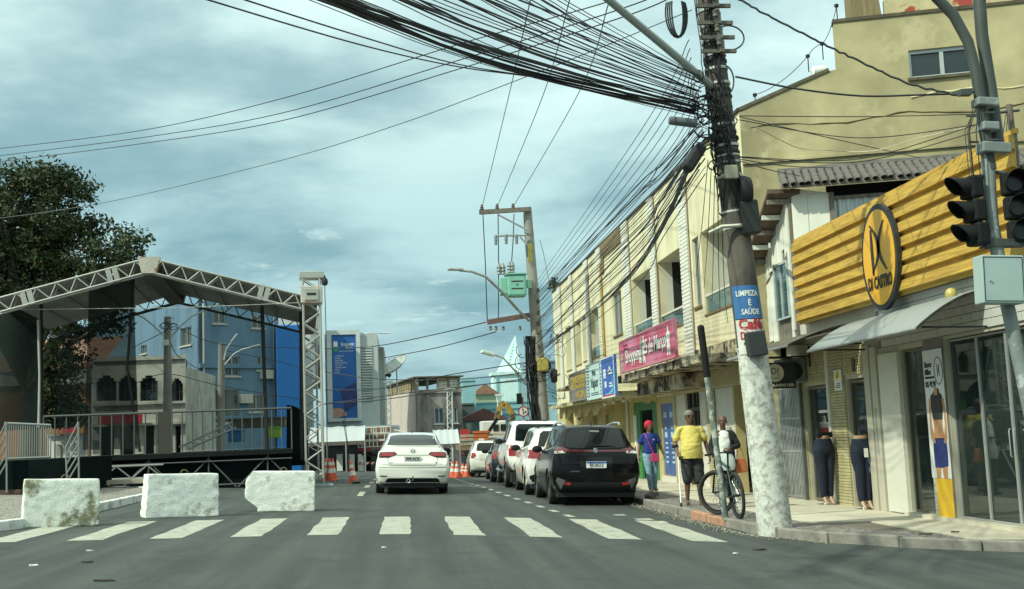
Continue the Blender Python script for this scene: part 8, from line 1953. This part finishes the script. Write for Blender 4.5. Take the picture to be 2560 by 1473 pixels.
mb = MB()
for k in range(4): c = aY(1692,8,15.3);w_ = .08 + .025 * k;mb.tube([c + Vector((w_ * math.cos(t),.02 * k,-.14 + .34 * math.sin(t))) for t in [rad(150) + rad(240) * i / 14 for i in range(15)]],.012,5)
o = mb.build('hanging_coil',m_wire,PO1,smooth=60);o['kind'] = 'stuff'
# lamp arm
a0,a1 = pole_at(aY(1750,222,15.62).z) + Vector((-.12,-.1,0)),aY(1522,0,14.9);a1 = a0 + (a1 - a0) * 1.25
bar(a0,a1,.055,M('grey painted arm',(.28,.30,.27),rough=.6),PO1,'lamp_arm');mb = MB();mb.beam(a1,a1 + (a1 - a0).normalized() * .7,.22,.14);mb.build('lamp_head',m_steel,PO1,bevel=.03)
# crossarm high above the frame carrying the bare lines
ca = pole_at(9.6);mb = MB();mb.beam(ca + Vector((-2.1,-.2,0)),ca + Vector((.5,-.2,0)),.12);mb.build('crossarm',m_pc,PO1)

# ---- thin post by the kerb
b_,t_ = gp(4.82,17.2,HS - .02),aY(1752,820,17.2)
TP = thing('thin_post','thin leaning post with peeling grey paint and black top','post',loc=b_)
mb = MB();m_ = b_.lerp(t_,.74);mb.tube([b_,m_],.048,10);mb.build('lower_post',M('peeling grey paint',(.13,.16,.14),rough=.8,var=.3,scale=4,dirt=(.42,.44,.40),dscale=6,dthr=(.5,.58)),TP,smooth=50)
mb = MB();mb.tube([m_,t_],.055,10);ell(mb,t_,.055,.055,.05);mb.build('black_top',m_plast,TP,smooth=50)

# ---- transformer pole
p2 = aX(1358,1000,5.3);Y2 = p2.y
b2 = gp(5.32,Y2,HS);t2 = aY(1318,522,Y2)
T2 = thing('transformer_pole','concrete utility pole with green transformer, crossarms and street lamp','utility pole',loc=b2)
m_pl = M('pale concrete pole',(.28,.27,.245),rough=.95,var=.2,scale=2,bump=.2,bscale=20,dirt=(.2,.185,.15),dscale=2)
mb = MB();mb.tube([b2.lerp(t2,i / 8) for i in range(9)],[.27 - .013 * i for i in range(9)],18);mb.build('shaft',m_pl,T2,smooth=50)
def q2(px,py,dy=0): return aY(px,py,Y2 + dy)
mb = MB();mb.beam(q2(1198,531,-.25),q2(1328,523,-.25),.14,.16);mb.build('top_crossarm',M('grey wood crossarm',(.17,.15,.12),rough=.9,var=.3),T2)
bar(q2(1244,536,-.3),q2(1318,575,-.3),.035,m_steel,T2,'crossarm_brace');bar(q2(1236,590,-.3),q2(1316,588,-.3),.04,m_steel,T2,'fuse_arm');bar(q2(1300,592,-.3),q2(1318,612,-.3),.03,m_steel,T2,'crossarm_brace')
for px,py in ((1205,518),(1243,516),(1283,515)):
    c = q2(px,py + 8,-.25);mb = MB();mb.lathe([(.02,-.1),(.02,.02),(.09,.03),(.05,.08),(.08,.1),(.04,.16),(.06,.18),(0,.24)],c,n=10);mb.build('pin_insulator',M('brown porcelain',(.10,.085,.07),rough=.3),T2,smooth=50)
for px,py in ((1239,592),(1265,590),(1291,590)):
    c = q2(px,py,-.35);mb = MB();mb.lathe([(0,.06),(.05,.05),(.05,0),(.07,-.05),(.05,-.1),(.07,-.14),(.05,-.2),(.06,-.3),(0,-.32)],c,n=10);mb.build('fuse_cutout',M('grey porcelain',(.2,.21,.21),rough=.4),T2,smooth=50)
for (x0,x1,y0,y1) in ((1207,1218,530,800),(1245,1246,530,800),(1285,1279,535,655)):
    mb = MB();mb.tube([q2(x0,y0,-.3),q2((x0 + x1) / 2 + 1,(y0 + y1) / 2,-.3),q2(x1,y1,-.3)],.02,5);mb.build('drop_lead',m_wire,T2)
for px in (1248,1258,1274,1281):
    c = q2(px,672 - (px > 1260) * 4,-.55);mb = MB();mb.lathe([(.05,-.22),(.09,-.2),(.06,-.12),(.1,-.08),(.07,0),(.1,.04),(.06,.12),(.04,.2)],c,n=10);mb.build('surge_arrester',M('grey porcelain',(.2,.21,.21)),T2,smooth=50)
# transformer tank with cooling fins
c = q2(1290,716,-.75);g_tr = M('transformer green',(.20,.46,.36),rough=.5,var=.08,dirt=(.18,.40,.32),dthr=(.55,.8))
mb = MB();mb.cbox(c,.72,.6,.80);mb.build('transformer_tank',g_tr,T2,bevel=.08)
for k in range(4): mb = MB();mb.cbox(c + Vector((-.47 + .0 * k,-.23 + .15 * k,.0)),.28,.08,.62);mb.build('cooling_fin',g_tr,T2,bevel=.04)
mb = MB();mb.cbox(c + Vector((0,0,.43)),.80,.68,.05);mb.build('tank_lid',g_tr,T2);text('45',.11,T_negY(c.x + .02,c.y - .305,c.z + .02),ink,T2,depth=.002)
for zz_ in (.15,-.12): mb = MB();mb.box(c.x - .2,c.x + .24,c.y - .306,c.y - .3005,c.z + zz_ - .025,c.z + zz_ + .025);mb.build('worn_lettering',ink,T2)
mb = MB();mb.beam(c + Vector((.4,.1,.1)),q2(1330,712),.12,.3);mb.build('tank_hanger',g_tr,T2)
p = q2(1325,632,-.33);mb = MB();mb.cbox(p,.15,.05,.7);mb.build('number_plate',M('yellow black plate',(.26,.22,.05),rough=.5),T2)
mb = MB();mb.beam(q2(1218,806,-.3),q2(1325,788,-.3),.16,.18);mb.build('low_crossarm',M('rust brown crossarm',(.15,.09,.08),rough=.9,var=.2),T2)
for px in (1226,1240,1258,1300): cc = q2(px,815,-.4);mb = MB();mb.lathe([(0,0),(.06,-.02),(.04,-.08),(.07,-.14),(0,-.18)],cc,n=8);mb.build('spool_insulator',M('brown porcelain',(.1,.085,.07)),T2,smooth=50)
lp = [q2(1322,802,-.3),q2(1295,775,-1.0),q2(1255,730,-1.8),q2(1215,692,-2.3),q2(1180,679,-2.5),q2(1150,676,-2.6)]
mb = MB();mb.tube(lp,.05,8);mb.build('lamp_arm',m_steel,T2,smooth=50);mb = MB();e_ = lp[-1];mb.beam(e_ + Vector((.1,0,.02)),q2(1120,673,-2.7),.24,.09);mb.build('lamp_head',m_steel,T2,bevel=.03)
mb = MB()
for k in range(26):      # dense bundle strapped to the pole's left flank
    x0 = -.30 + R.gauss(0,.09);pts = [b2.lerp(t2,f) + Vector((x0 + .05 * math.sin(i * 1.1 + k),-.18 + R.uniform(-.08,.08),0)) for i,f in enumerate([.02 + .055 * j for j in range(10)])];mb.tube(pts,R.uniform(.012,.03),4,cap=False)
for k in range(30):
    f = R.uniform(.28,.52);cc = b2.lerp(t2,f) + Vector((R.uniform(-.7,.8),R.uniform(-.4,.1),0));r1,r2 = R.uniform(.15,.5),R.uniform(.1,.4);t0 = R.uniform(0,6);mb.tube([cc + Vector((r1 * math.cos(t),.1 * math.sin(2 * t),r2 * math.sin(t))) for t in [t0 + 3.6 * i / 10 for i in range(11)]],R.uniform(.008,.014),4,cap=False)
o = mb.build('cable_tangle',m_wire,T2,smooth=60);o['kind'] = 'stuff'
cc = q2(1357,912,-.32);mb = MB();mb.cbox(cc,.42,.22,.5);mb.build('yellow_box',M('mustard box',(.40,.33,.08),rough=.6),T2,bevel=.05);mb = MB();mb.lathe([(.10,-.05),(.3,-.05),(.3,.05),(.10,.05)],cc + Vector((.02,.15,-.05)),'Y',20);mb.build('cable_coil',m_wire,T2,smooth=40)
cc = q2(1385,940,-.1);mb = MB();mb.lathe([(.1,-.1),(.24,-.1),(.27,0),(.24,.1),(.1,.1)],cc,'X',18);mb.v = [cc + (p - cc) * 1.0 for p in mb.v];mb.build('cable_coil',m_wire,T2,smooth=40)
for k in range(6): cc = q2(1346,720 + 28 * k,-.2);mb = MB();mb.lathe([(0,0),(.05,-.02),(.04,-.08),(.06,-.14),(0,-.16)],cc,n=8);mb.build('spool_insulator',MATS['brown porcelain'],T2,smooth=50)
# second lamp farther along and round road sign with signal
L2 = thing('street_lamp','curved street lamp in front of the church tower','street lamp',loc=gp(5.1,56,HS))
pts = [gp(5.1,56,HS),aY(1338,1010,56),aY(1322,968,56),aY(1290,930,55.6),aY(1258,895,55.2),aY(1235,887,55)]
mb = MB();mb.tube(pts,[.07,.06,.05,.045,.04,.04],8);mb.build('column',m_steel,L2,smooth=50);mb = MB();mb.beam(aY(1236,888,55),aY(1203,879,54.8),.3,.16);mb.build('lamp_head',M('pale lamp head',(.55,.62,.58),rough=.4),L2,bevel=.05)
RS = thing('road_sign','round red rimmed road sign with black arrows under a signal head','road sign',loc=gp(4.9,45,0))
c = aY(1308,1029,45);mb = MB();mb.lathe([(0,0),(.20,0),(.20,.02),(0,.02)],c + Vector((0,-.06,0)),'Y',28);mb.build('disc',M('sign white face',(.7,.68,.66),rough=.5),RS)
mb = MB();mb.lathe([(.165,-.066),(.205,-.066),(.205,-.061),(.165,-.061),(.165,-.066)],c,'Y',28);mb.build('red_rim',M('sign red rim',(.35,.02,.03),rough=.5),RS)
for poly in ([(-.025,-.12),(.0,-.12),(.0,.06),(.035,.06),(-.012,.13),(-.06,.06),(-.025,.06)],[(.0,-.05),(.005,-.08),(.07,-.03),(.06,-.06),(.125,-.01),(.07,.03),(.065,.0)]): mb = MB();mb.prism(poly,lambda a,b: c + Vector((a,-.068,b)),lambda a,b: c + Vector((a,-.0615,b)));mb.build('arrow',ink,RS)
mb = MB();mb.tube([Vector((c.x,45,G(c.x,45))),Vector((c.x,45,c.z + .55))],.035,8);mb.build('sign_post',m_steel,RS);cc = aY(1298,997,45);mb = MB();mb.cbox(cc,.2,.16,.42);mb.build('signal_head',m_plast,RS,bevel=.02)
# poles behind the stage
def old_pole(px,pyt,pyb,Y,arms,label):
    t = aY(px,pyt,Y);b = gp(aY(px,pyb,Y).x,Y);o = thing('lamp_pole',label,'utility pole',loc=b)
    mb = MB();mb.tube([b,b.lerp(t,.5),t],[.2,.17,.13],12);mb.build('shaft',m_pl,o,smooth=50)
    for pts in arms: mb = MB();mb.tube([aY(x,y,Y - .3) for x,y in pts],.035,6);mb.build('lamp_arm',M('pale arm',(.5,.53,.52),rough=.5),o,smooth=50);e = aY(*pts[-1],Y - .3);e0 = aY(*pts[-2],Y - .3);mb = MB();mb.beam(e,e + (e - e0).normalized() * .45,.16,.08);mb.build('lamp_head',m_steel,o,bevel=.02)
    return o
o = old_pole(419,792,1140,46,[[(428,842),(455,812),(480,790),(505,780),(522,772)],[(410,840),(385,815),(360,795),(342,787),(328,790)]],'old concrete lamp pole with two curved arms behind the stage')
mb = MB()
for k in range(8): cc = aY(419 + R.uniform(-14,14),812 + R.uniform(-10,14),45.6);mb.tube([cc + Vector((.18 * math.cos(t),0,.12 * math.sin(t))) for t in [k + 4.4 * i / 8 for i in range(9)]],.012,4,cap=False)
q = mb.build('cable_tangle',m_wire,o);q['kind'] = 'stuff';cc = aY(414,857,45.7);mb = MB();mb.cbox(cc,.22,.1,.22);mb.build('flood_lamp',m_white,o,bevel=.02)
old_pole(553,858,1140,52,[[(560,900),(566,872),(578,856)],[(562,912),(585,885),(605,874),(625,869)]],'slim concrete lamp pole with two arms before the blue apartment block')

# ---- overhead cables
gB = 'cables of the thick bundle crossing over the street'
for k in range(44):
    u = (k + R.random()) / 44
    xs = 1738 + R.uniform(-4,22);ys = 188 + 105 * (1 - u) + R.uniform(-10,12);xe = 770 + 640 * u + R.uniform(-45,45)
    if k % 5 == 0: xe = 850 + R.uniform(-25,25);ys = 272 + R.uniform(-8,12)
    mid = ((xs + xe) / 2 + R.uniform(-25,25),(ys + 0) / 2 + 2 + 22 * (1 - u) + R.uniform(-8,8))
    ex = xe - (xs - xe) * .14;ey = 0 - (mid[1] - 0) * .42
    wirepx([(xs,ys,15.5),(mid[0],mid[1],12.3),(xe,0,9.4),(ex,ey,8.4)],R.choice((.0045,.005,.006,.007,.009)),'overhead_cable','dark cable in the thick bundle crossing the sky above the street',group=gB,n=8,jit=.004)
for k in range(3):
    wirepx([(1738,268 + 8 * k,15.5),(1290,170 + 5 * k,12.4),(800 + 22 * k,0,9.4),(700,-40,8.6)],.014,'overhead_cable','heavy twisted cable along the lower edge of the bundle crossing the street',group='heavy cables of the bundle',n=10)
gH = 'bare lines to the transformer pole'
for (x0,y0,x1,y1,x2,y2) in ((1206,515,1272,240,1326,0),(1245,513,1357,240,1424,0),(1286,512,1448,230,1524,0)): wirepx([(x0,y0,Y2 - .3),(x1,y1,Y2 * .55 + 7),(x2,y2,19),(x2 + (x2 - x1) * .25,-62,17.5)],.011,'power_line','bare power line descending to the insulators of the transformer pole',group=gH)
for y0,y1,y2,x2 in ((372,248,110,1330),(390,284,150,1335),(405,303,172,1345)): wirepx([(-30,y0 + 3,34),(350,y0 - 45,30),(700,y1,25),(1150,y2,20),(1560 if y0 < 380 else 1560,y2 - 118 - (y0 > 380) * 12,16),(1700,y2 - 190,15)],.010,'power_line','long power line rising across the sky from left to the leaning pole',group='long lines across the sky')
wirepx([(-30,550,30),(270,505,27),(700,402,23),(1000,310,20),(1290,202,18),(1500,120,16.6),(1730,25,15.5)],.008,'thin_line','thin grey line crossing the sky in front of the tree crown',mat=M('grey wire',(.10,.11,.11),rough=.6),n=12)
for x0,x1 in ((480,0),(575,60)): wirepx([(x0,-12,9),(900,112 - x1 * .35,11),(1150,168 - x1 * .1,13),(1400,205,14),(1735,285,15.5)],.008,'overhead_cable','single dark cable sagging below the thick bundle over the street',group='single cables below the bundle')
gF = 'cables strung along the yellow facade'
for k in range(30):
    u = k / 29;xs,ys = 1738 + R.uniform(-10,30),300 + 130 * u + R.uniform(-20,20)
    xe,ye = 1342 + R.uniform(-8,14),730 + 190 * u + R.uniform(-20,20)
    ym = Y2 * .5 + 7.8
    m1 = (1560 + R.uniform(-15,15),ys + (ye - ys) * .36 + 45 + 70 * u + R.uniform(-18,18));wirepx([(xs,ys,15.5),(1655 + R.uniform(-5,5),ys + (m1[1] - ys) * .52 + 6,18.8),(m1[0],m1[1],23.5),(xe,ye,Y2 - .25)],R.choice((.005,.006,.008,.010)),'facade_cable','dark cable strung from pole to pole in front of the yellow facade',group=gF,n=7)
for k in range(3): wirepx([(1742,365 + 6 * k,15.4),(1655,560 + 8 * k,18.5),(1570,690 + 5 * k,23),(1470,790,31),(1345,870 + 6 * k,Y2 - .25)],.013,'facade_cable','heavy black cable drooping in front of the yellow facade',group='heavy cables along the facade')
for k in range(7): wirepx([(1722 + 3 * k,100 + 22 * k,15.5),(1600 + 8 * k,330 + 18 * k,21),(1345,700 + 12 * k,Y2 - .2)],.007,'thin_line','thin straight line running down to the transformer pole above the yellow roof',group='thin straight lines above the roof')
for k in range(5):
    u = k / 4;wirepx([(1770 + 8 * k,400 + 20 * k,15.4),(1755 + 14 * k,560 + 40 * k,17.5),(1740 + 20 * k,690 + 30 * k,23)],.006,'drop_cable','thin cable hanging from the leaning pole to the loggias',group='cables hanging to the loggias')
# to the right: signal cables
gR = 'cables from the leaning pole to the traffic signal'
wirepx([(1838,-6,15.5),(1960,60,15.2),(2100,130,14.9),(2260,205,14.5),(2400,240,14.0)],.016,'signal_cable','thick twisted cable coming down to the signal mast',group=None,jit=.012,n=14)
wirepx([(1838,192,15.5),(1990,222,15.2),(2150,240,14.9),(2290,238,14.5),(2405,234,14.0)],.015,'signal_cable','thick sagging cable joining leaning pole and signal mast',group=None,n=10)
for (y0,y1,y2,x2) in ((290,292,286,2440),(392,398,312,2440),(394,405,330,2440),(292,345,395,2300),(300,345,312,2440),(398,415,420,2080),(402,425,440,2000)): wirepx([(1848,y0,15.4),((1848 + x2) / 2,y1,15.2),(x2,y2,14.1 if x2 > 2400 else 20)],.007,'signal_cable','thin cable slung right of the leaning pole before the ochre wall',group=gR)
wirepx([(1885,315,15.6),(1990,368,16.5),(2060,375,17),(2180,378,16.5),(2300,345,15.3),(2440,315,14.1)],.008,'pale_cable','pale cable slung before the ochre wall',mat=M('pale sheath',(.5,.46,.33),rough=.6))
# far cables left of the transformer pole
gL = 'far cables across the end of the street'
for pts in ([(812,872,60),(935,866,56),(1080,838,50),(1215,806,Y2)],[(812,1008,60),(950,1000,58),(1150,970,54),(1330,945,Y2 + 2)],[(812,975,60),(950,972,58),(1120,938,54),(1325,905,Y2 + 2)],[(805,1012,60),(1000,985,58),(1200,962,54),(1335,950,Y2 + 2)],[(812,930,60),(950,948,58),(1150,948,54),(1330,930,Y2 + 2)],[(960,895,60),(1090,870,54),(1240,830,Y2)]): wirepx(pts,.022,'far_cable','dark cable crossing the far end of the street',group=gL)
for pts in ([(220,945,47),(330,958,46.5),(419,935,46),(553,965,52),(760,1000,58)],[(440,818,46),(560,862,52),(760,870,60)],[(330,870,50),(400,835,46.2),(419,822,46)],[(425,850,46),(445,890,48),(500,925,58)],[(0,935,40),(160,955,44),(240,960,47)],[(553,875,52),(700,905,58),(760,925,62)]): wirepx(pts,.016,'far_cable','dark cable sagging between the poles behind the stage',group='cables behind the stage')
wirepx([(0,775,33.3),(230,772,33.3),(480,768,33.3),(745,757,33.3)],.008,'tie_rope','pale rope tied across under the stage roof',cat='rope',mat=M('pale rope',(.5,.5,.44),rough=.8))
wirepx([(1350,600,42),(1360,640,42),(1372,700,50)],.01,'thin_line','short slack line beside the transformer pole')

# ---- traffic signals at the corner
YT_ = 13.1
def sP(px,py,dy=0): return aY(px,py,YT_ + dy)
SM = thing('signal_mast','grey steel signal mast with curved arm and control cabinet','traffic signal',loc=gp(7.6,YT_,HS))
m_gm = M('weathered grey mast',(.20,.225,.215),rough=.6,var=.2,scale=3,dirt=(.42,.45,.43),dscale=4,dthr=(.55,.62));m_gd = M('dark green grey mast',(.055,.065,.06),rough=.6,var=.2,scale=2)
base_ = gp(7.62,YT_,HS - .02)
mb = MB();mb.tube([base_,sP(2520,770),sP(2480,560),sP(2468,385)],[.085,.08,.078,.075],14);mb.build('lower_mast',m_gm,SM,smooth=50)
mb = MB();mb.tube([sP(2478,425,-.02),sP(2456,300,-.03),sP(2440,180,-.03),sP(2420,105,-.03),sP(2385,40,-.03),sP(2335,-12,-.03),sP(2230,-75,-.03)],.064,12);mb.build('curved_arm',m_gd,SM,smooth=60)
mb = MB();mb.tube([sP(2498,380,.02),sP(2476,220,.03),sP(2455,90,.03),sP(2447,-20,.03),sP(2444,-120,.03)],[.075,.074,.074,.076,.076],12);mb.build('upper_mast',m_gd,SM,smooth=60)
for (px,py,w_,h_) in ((2462,258,.26,.1),(2470,318,.2,.1),(2484,372,.36,.13)): c = sP(px,py,-.06);mb = MB();mb.cbox(c,w_,.2,h_,Euler((0,rad(4),0)).to_matrix());mb.build('clamp_plate',m_gm,SM,bevel=.015)
for (px,py) in ((2430,290),(2478,282),(2436,355),(2486,350)): c = sP(px,py,-.12);bar(c + Vector((-.07,0,0)),c + Vector((.05,0,0)),.014,m_gd,SM,'clamp_bolt')
c0,c1 = sP(2450,762,-.14),sP(2545,640,-.14);mb = MB();cc = (c0 + c1) / 2;mb.cbox(cc,abs(c1.x - c0.x),.22,abs(c1.z - c0.z),Euler((0,rad(2.0),0)).to_matrix());CB = mb.build('control_cabinet',M('pale blue grey enamel',(.36,.45,.43),rough=.4,var=.05,dirt=(.28,.35,.34),dthr=(.55,.8)),SM,bevel=.012)
Rm = Euler((0,rad(2.0),0)).to_matrix();w_,h_ = abs(c1.x - c0.x) / 2 - .025,abs(c1.z - c0.z) / 2 - .025
mb = MB()
for a,b in (((-w_,-h_),(w_,-h_)),((w_,-h_),(w_,h_)),((w_,h_),(-w_,h_)),((-w_,h_),(-w_,-h_))): mb.tube([cc + Rm @ Vector((a[0],-.111,a[1])),cc + Rm @ Vector((b[0],-.111,b[1]))],.005,4)
mb.build('door_gap',m_seam,CB);mb = MB();mb.lathe([(0,0),(.012,0),(.012,-.02),(0,-.02)],cc + Rm @ Vector((-w_ + .07,-.111,-.02)),'Y',10);mb.build('lock',m_chrome,CB)
for k in range(5):
    x = R.uniform(-8,8);mb = MB();mb.tube([sP(2440 + x,250 + 8 * k,-.1),sP(2428 + x * 2,330,-.16),sP(2440 + x * 2,450,-.14),sP(2470 + x,600 + 5 * k,-.12)],.007,4);mb.build('loose_cable',m_wire,SM,smooth=60)
cc = sP(2412,232,-.05);mb = MB();mb.cbox(cc,.14,.1,.07);mb.tube([cc,sP(2445,228)],.02,6);mb.build('cable_bracket',m_gd,SM)
def signal(label,c,dirv,s=1.0,tilt=0.0):
    """three hooded lamps stacked, looking along dirv"""
    o = thing('traffic_light',label,'traffic light',loc=c)
    d = Vector(dirv).normalized();r_ = Vector((-d.y,d.x,0)).normalized();Rm = Matrix((r_,d,ZU)).transposed()
    up = Vector((tilt,0,1)).normalized()
    for k in (-1,0,1):
        cc = c + up * .30 * k * s
        mb = MB();mb.cbox(cc,.29 * s,.17 * s,.285 * s,Rm);hb_ = mb.build('lamp_housing',m_plast,o,bevel=.03)
        f0 = cc + d * .086 * s;mb = MB();Rl = Rm
        mb.lathe([(0,.0),(.1 * s,0),(.105 * s,.012)],(0,0,0),'Y',18);mb.v = [f0 + Rl @ p for p in mb.v];mb.build('lens',M(('green','amber','red')[k + 1] + ' unlit lens',((.01,.03,.022),(.04,.026,.008),(.035,.008,.008))[k + 1],rough=.2),hb_)
        mb = MB();n = 14      # visor: open tube cut on a slant
        vs,L_ = [],.27 * s
        for j,tt in enumerate((0,1)):
            for i in range(n + 1):
                a = rad(-40) + rad(260) * i / n;ln = L_ * (.35 + .65 * max(0,math.sin(a) * .6 + .4)) if tt else 0
                for rr in (.125 * s,.118 * s): vs.append(f0 + Rl @ Vector((rr * math.cos(a),ln,rr * math.sin(a))))
        m2 = 2 * (n + 1);fs = []
        for i in range(n): fs += [(2 * i,2 * i + 2,m2 + 2 * i + 2,m2 + 2 * i),(2 * i + 1,m2 + 2 * i + 1,m2 + 2 * i + 3,2 * i + 3),(m2 + 2 * i,m2 + 2 * i + 2,m2 + 2 * i + 3,m2 + 2 * i + 1)]
        mb.add(vs,fs);mb.build('visor',m_plast,hb_,smooth=50)
    return o
h1 = sP(2436,528,-.02);signal('black signal head with long visors facing the crossing street',h1,(-1,-.18,0),.95,-.05)
bar(h1 + Vector((.1,0,.42)),sP(2462,440),.025,m_gd,SM,'head_bracket');bar(h1 + Vector((.1,0,-.44)),sP(2490,610),.03,m_gd,SM,'head_bracket')
h2 = sP(2542,520,-.05);signal('black signal head facing the waiting traffic beside the mast',h2,(-.32,-1,0),.98,-.05)
bar(h2 + Vector((-.1,0,.43)),sP(2475,430),.025,m_gd,SM,'head_bracket');bar(h2 + Vector((-.1,0,-.45)),sP(2498,612),.03,m_gd,SM,'head_bracket')
mb = MB();mb.prism([(-.2,-.03),(.34,-.03),(.3,.04),(-.12,.07)],lambda a,b: sP(2495,612) + Vector((a,-.1,b)),lambda a,b: sP(2495,612) + Vector((a,.1,b)));mb.build('bracket_plate',m_gd,SM)
# roof mast behind the sign
RMT = thing('roof_mast','thin rusty roof mast with short crossbar behind the yellow sign','mast',loc=aY(2545,440,18))
mb = MB();mb.tube([aY(2545,450,18),aY(2522,262,18)],.055,8);mb.build('tube',M('rusty tube',(.14,.11,.09),rough=.8,var=.3),RMT,smooth=50);bar(aY(2495,282,18),aY(2548,276,18),.025,m_gd,RMT,'crossbar')
for k in range(3): mb = MB();mb.tube([aY(2515 + 4 * k,285,17.9),aY(2508 + 8 * k,330,17.9),aY(2530,420 + 8 * k,17.9)],.008,4);mb.build('loose_cable',m_wire,RMT,smooth=60)

# ================================================================ vegetation
def leaf_mat(name,c1,c2,c3):
    m = bpy.data.materials.new(name);m.use_nodes = True
    n,l = m.node_tree.nodes,m.node_tree.links;b = n['Principled BSDF']
    g_ = n.new('ShaderNodeNewGeometry');r_ = n.new('ShaderNodeValToRGB');r_.color_ramp.elements.new(.5)
    for e,(p,c) in zip(r_.color_ramp.elements,((0,c1),(.55,c2),(1,c3))): e.position = p;e.color = (*c,1)
    l.new(g_.outputs['Random Per Island'],r_.inputs[0]);l.new(r_.outputs[0],b.inputs['Base Color'])
    b.inputs['Roughness'].default_value = .6;b.inputs['Specular IOR Level'].default_value = .3
    return m
m_leaf = leaf_mat('almond tree leaf',(.018,.036,.013),(.038,.066,.020),(.085,.068,.030))
m_bark = M('grey brown bark',(.11,.09,.07),rough=.95,var=.3,scale=5,bump=.5,bscale=14)
def leaf_quad(mb,c,s,rng):
    n = Vector((rng.gauss(0,1),rng.gauss(0,1),rng.gauss(.6,1))).normalized();a,b = frame_of(n);t = rng.uniform(0,6.28)
    u = a * math.cos(t) + b * math.sin(t);v = n.cross(u)
    mb.v += [c - u * s,c - v * s * .45 + n * s * .12,c + u * s,c + v * s * .45 + n * s * .12];k = len(mb.v);mb.f.append((k - 4,k - 3,k - 2,k - 1));mb.mi.append(0)
YTR = 44.0
TR = thing('street_tree','large dark broadleaf tree rising behind the stage','tree',loc=gp(aY(70,1100,YTR).x,YTR,0))
base_ = gp(aY(70,1100,YTR).x,YTR,0);k_ = YTR / 2900
rng = random.Random(3)
ells = [(40,560,165,150),(150,520,90,90),(225,640,110,100),(300,690,62,75),(60,720,170,120),(150,850,55,110),(265,790,60,55),(-60,640,140,180),(150,960,40,60),(110,450,75,55),(320,620,38,50)]
clumps = []
for (cx,cy,rx,ry) in ells:
    vol = rx * ry;n_ = int(vol / 215)
    for _ in range(n_):
        while True:
            p = Vector((rng.uniform(-1,1),rng.uniform(-1,1),rng.uniform(-1,1)))
            if .25 < p.length < 1: break
        c = aY(cx,cy,YTR);q = c + Vector((p.x * rx * k_,p.y * (rx + ry) * .5 * k_,p.z * ry * k_));clumps.append(q)
mb = MB()
for q in clumps:
    r_ = rng.uniform(.32,.62)
    for _ in range(int(105 * r_ / .45)):
        d = Vector((rng.gauss(0,1),rng.gauss(0,1),rng.gauss(0,.6)));d = d.normalized() * r_ * rng.random() ** .45;leaf_quad(mb,q + d,rng.uniform(.055,.125),rng)
me = bpy.data.meshes.new('crown');me.from_pydata([tuple(p) for p in mb.v],[],mb.f);me.update();cr = link_mesh('crown',me,m_leaf,TR);cr['kind'] = 'stuff'
fork = base_ + Vector((0,0,3.2));mb = MB();mb.tube([base_ - ZU * .2,base_ + Vector((.05,0,1.5)),fork],[.42,.33,.3],12);mb.build('trunk',m_bark,TR,smooth=60)
for i in range(34):
    q = clumps[rng.randrange(len(clumps))];m1 = fork.lerp(q,.45) + Vector((rng.uniform(-.5,.5),rng.uniform(-.5,.5),rng.uniform(.1,.7)));mb = MB();mb.tube(bezier(fork,m1,q,8),[.16 - .0165 * j for j in range(9)],6);mb.build('limb',m_bark,TR,smooth=60)
# planter shrub by the far shops, roof weed, dark bushes near the wall
def shrub(name,label,c,rx,rz,n,mat,s,trunk=True):
    o = thing(name,label,'plant',loc=c);mb = MB()
    for _ in range(n):
        while True:
            p = Vector((rng.uniform(-1,1),rng.uniform(-1,1),rng.uniform(0,1)))
            if p.length < 1: break
        leaf_quad(mb,Vector(c) + Vector((p.x * rx,p.y * rx,.1 + p.z * rz)),s * rng.uniform(.7,1.3),rng)
    me = bpy.data.meshes.new('foliage');me.from_pydata([tuple(p) for p in mb.v],[],mb.f);me.update();f = link_mesh('foliage',me,mat,o);f['kind'] = 'stuff'
    if trunk:
        for i in range(5): a = i * 1.26;mb = MB();mb.tube([Vector(c),Vector(c) + Vector((rx * .5 * math.cos(a),rx * .5 * math.sin(a),rz * .7))],[.025,.01],5);mb.build('stem',m_bark,o)
    return o
m_ylf = leaf_mat('yellow green leaf',(.10,.12,.02),(.20,.19,.03),(.30,.25,.04));m_glf = leaf_mat('dark shrub leaf',(.015,.03,.014),(.03,.05,.02),(.05,.07,.03))
shrub('potted_shrub','yellow green shrub in front of the far yellow shops',gp(6.55,38.6,HS + .5),.55,.95,700,m_ylf,.07)
PT_ = thing('planter','round concrete planter under the yellow green shrub','planter',loc=gp(6.55,38.6,HS));mb = MB();mb.lathe([(0,0),(.3,0),(.42,.5),(.45,.58),(.38,.58),(.36,.5),(0,.5)],gp(6.55,38.6,HS),n=20);mb.build('pot',m_conc,PT_,smooth=40)
shrub('roof_weed','small weed sprouting from the far roof corner of the yellow building',Vector((FX + .1,54.3,ZR + .02)),.35,.6,120,m_glf,.1)
shrub('wall_bush','dark bush hanging over the white wall beside the stage screen',aY(150,1075,45),1.1,1.6,1500,m_glf,.12)
shrub('roof_palm','dark green treetop behind the banner building',aY(955,945,82),.7,.7,300,m_glf,.14)
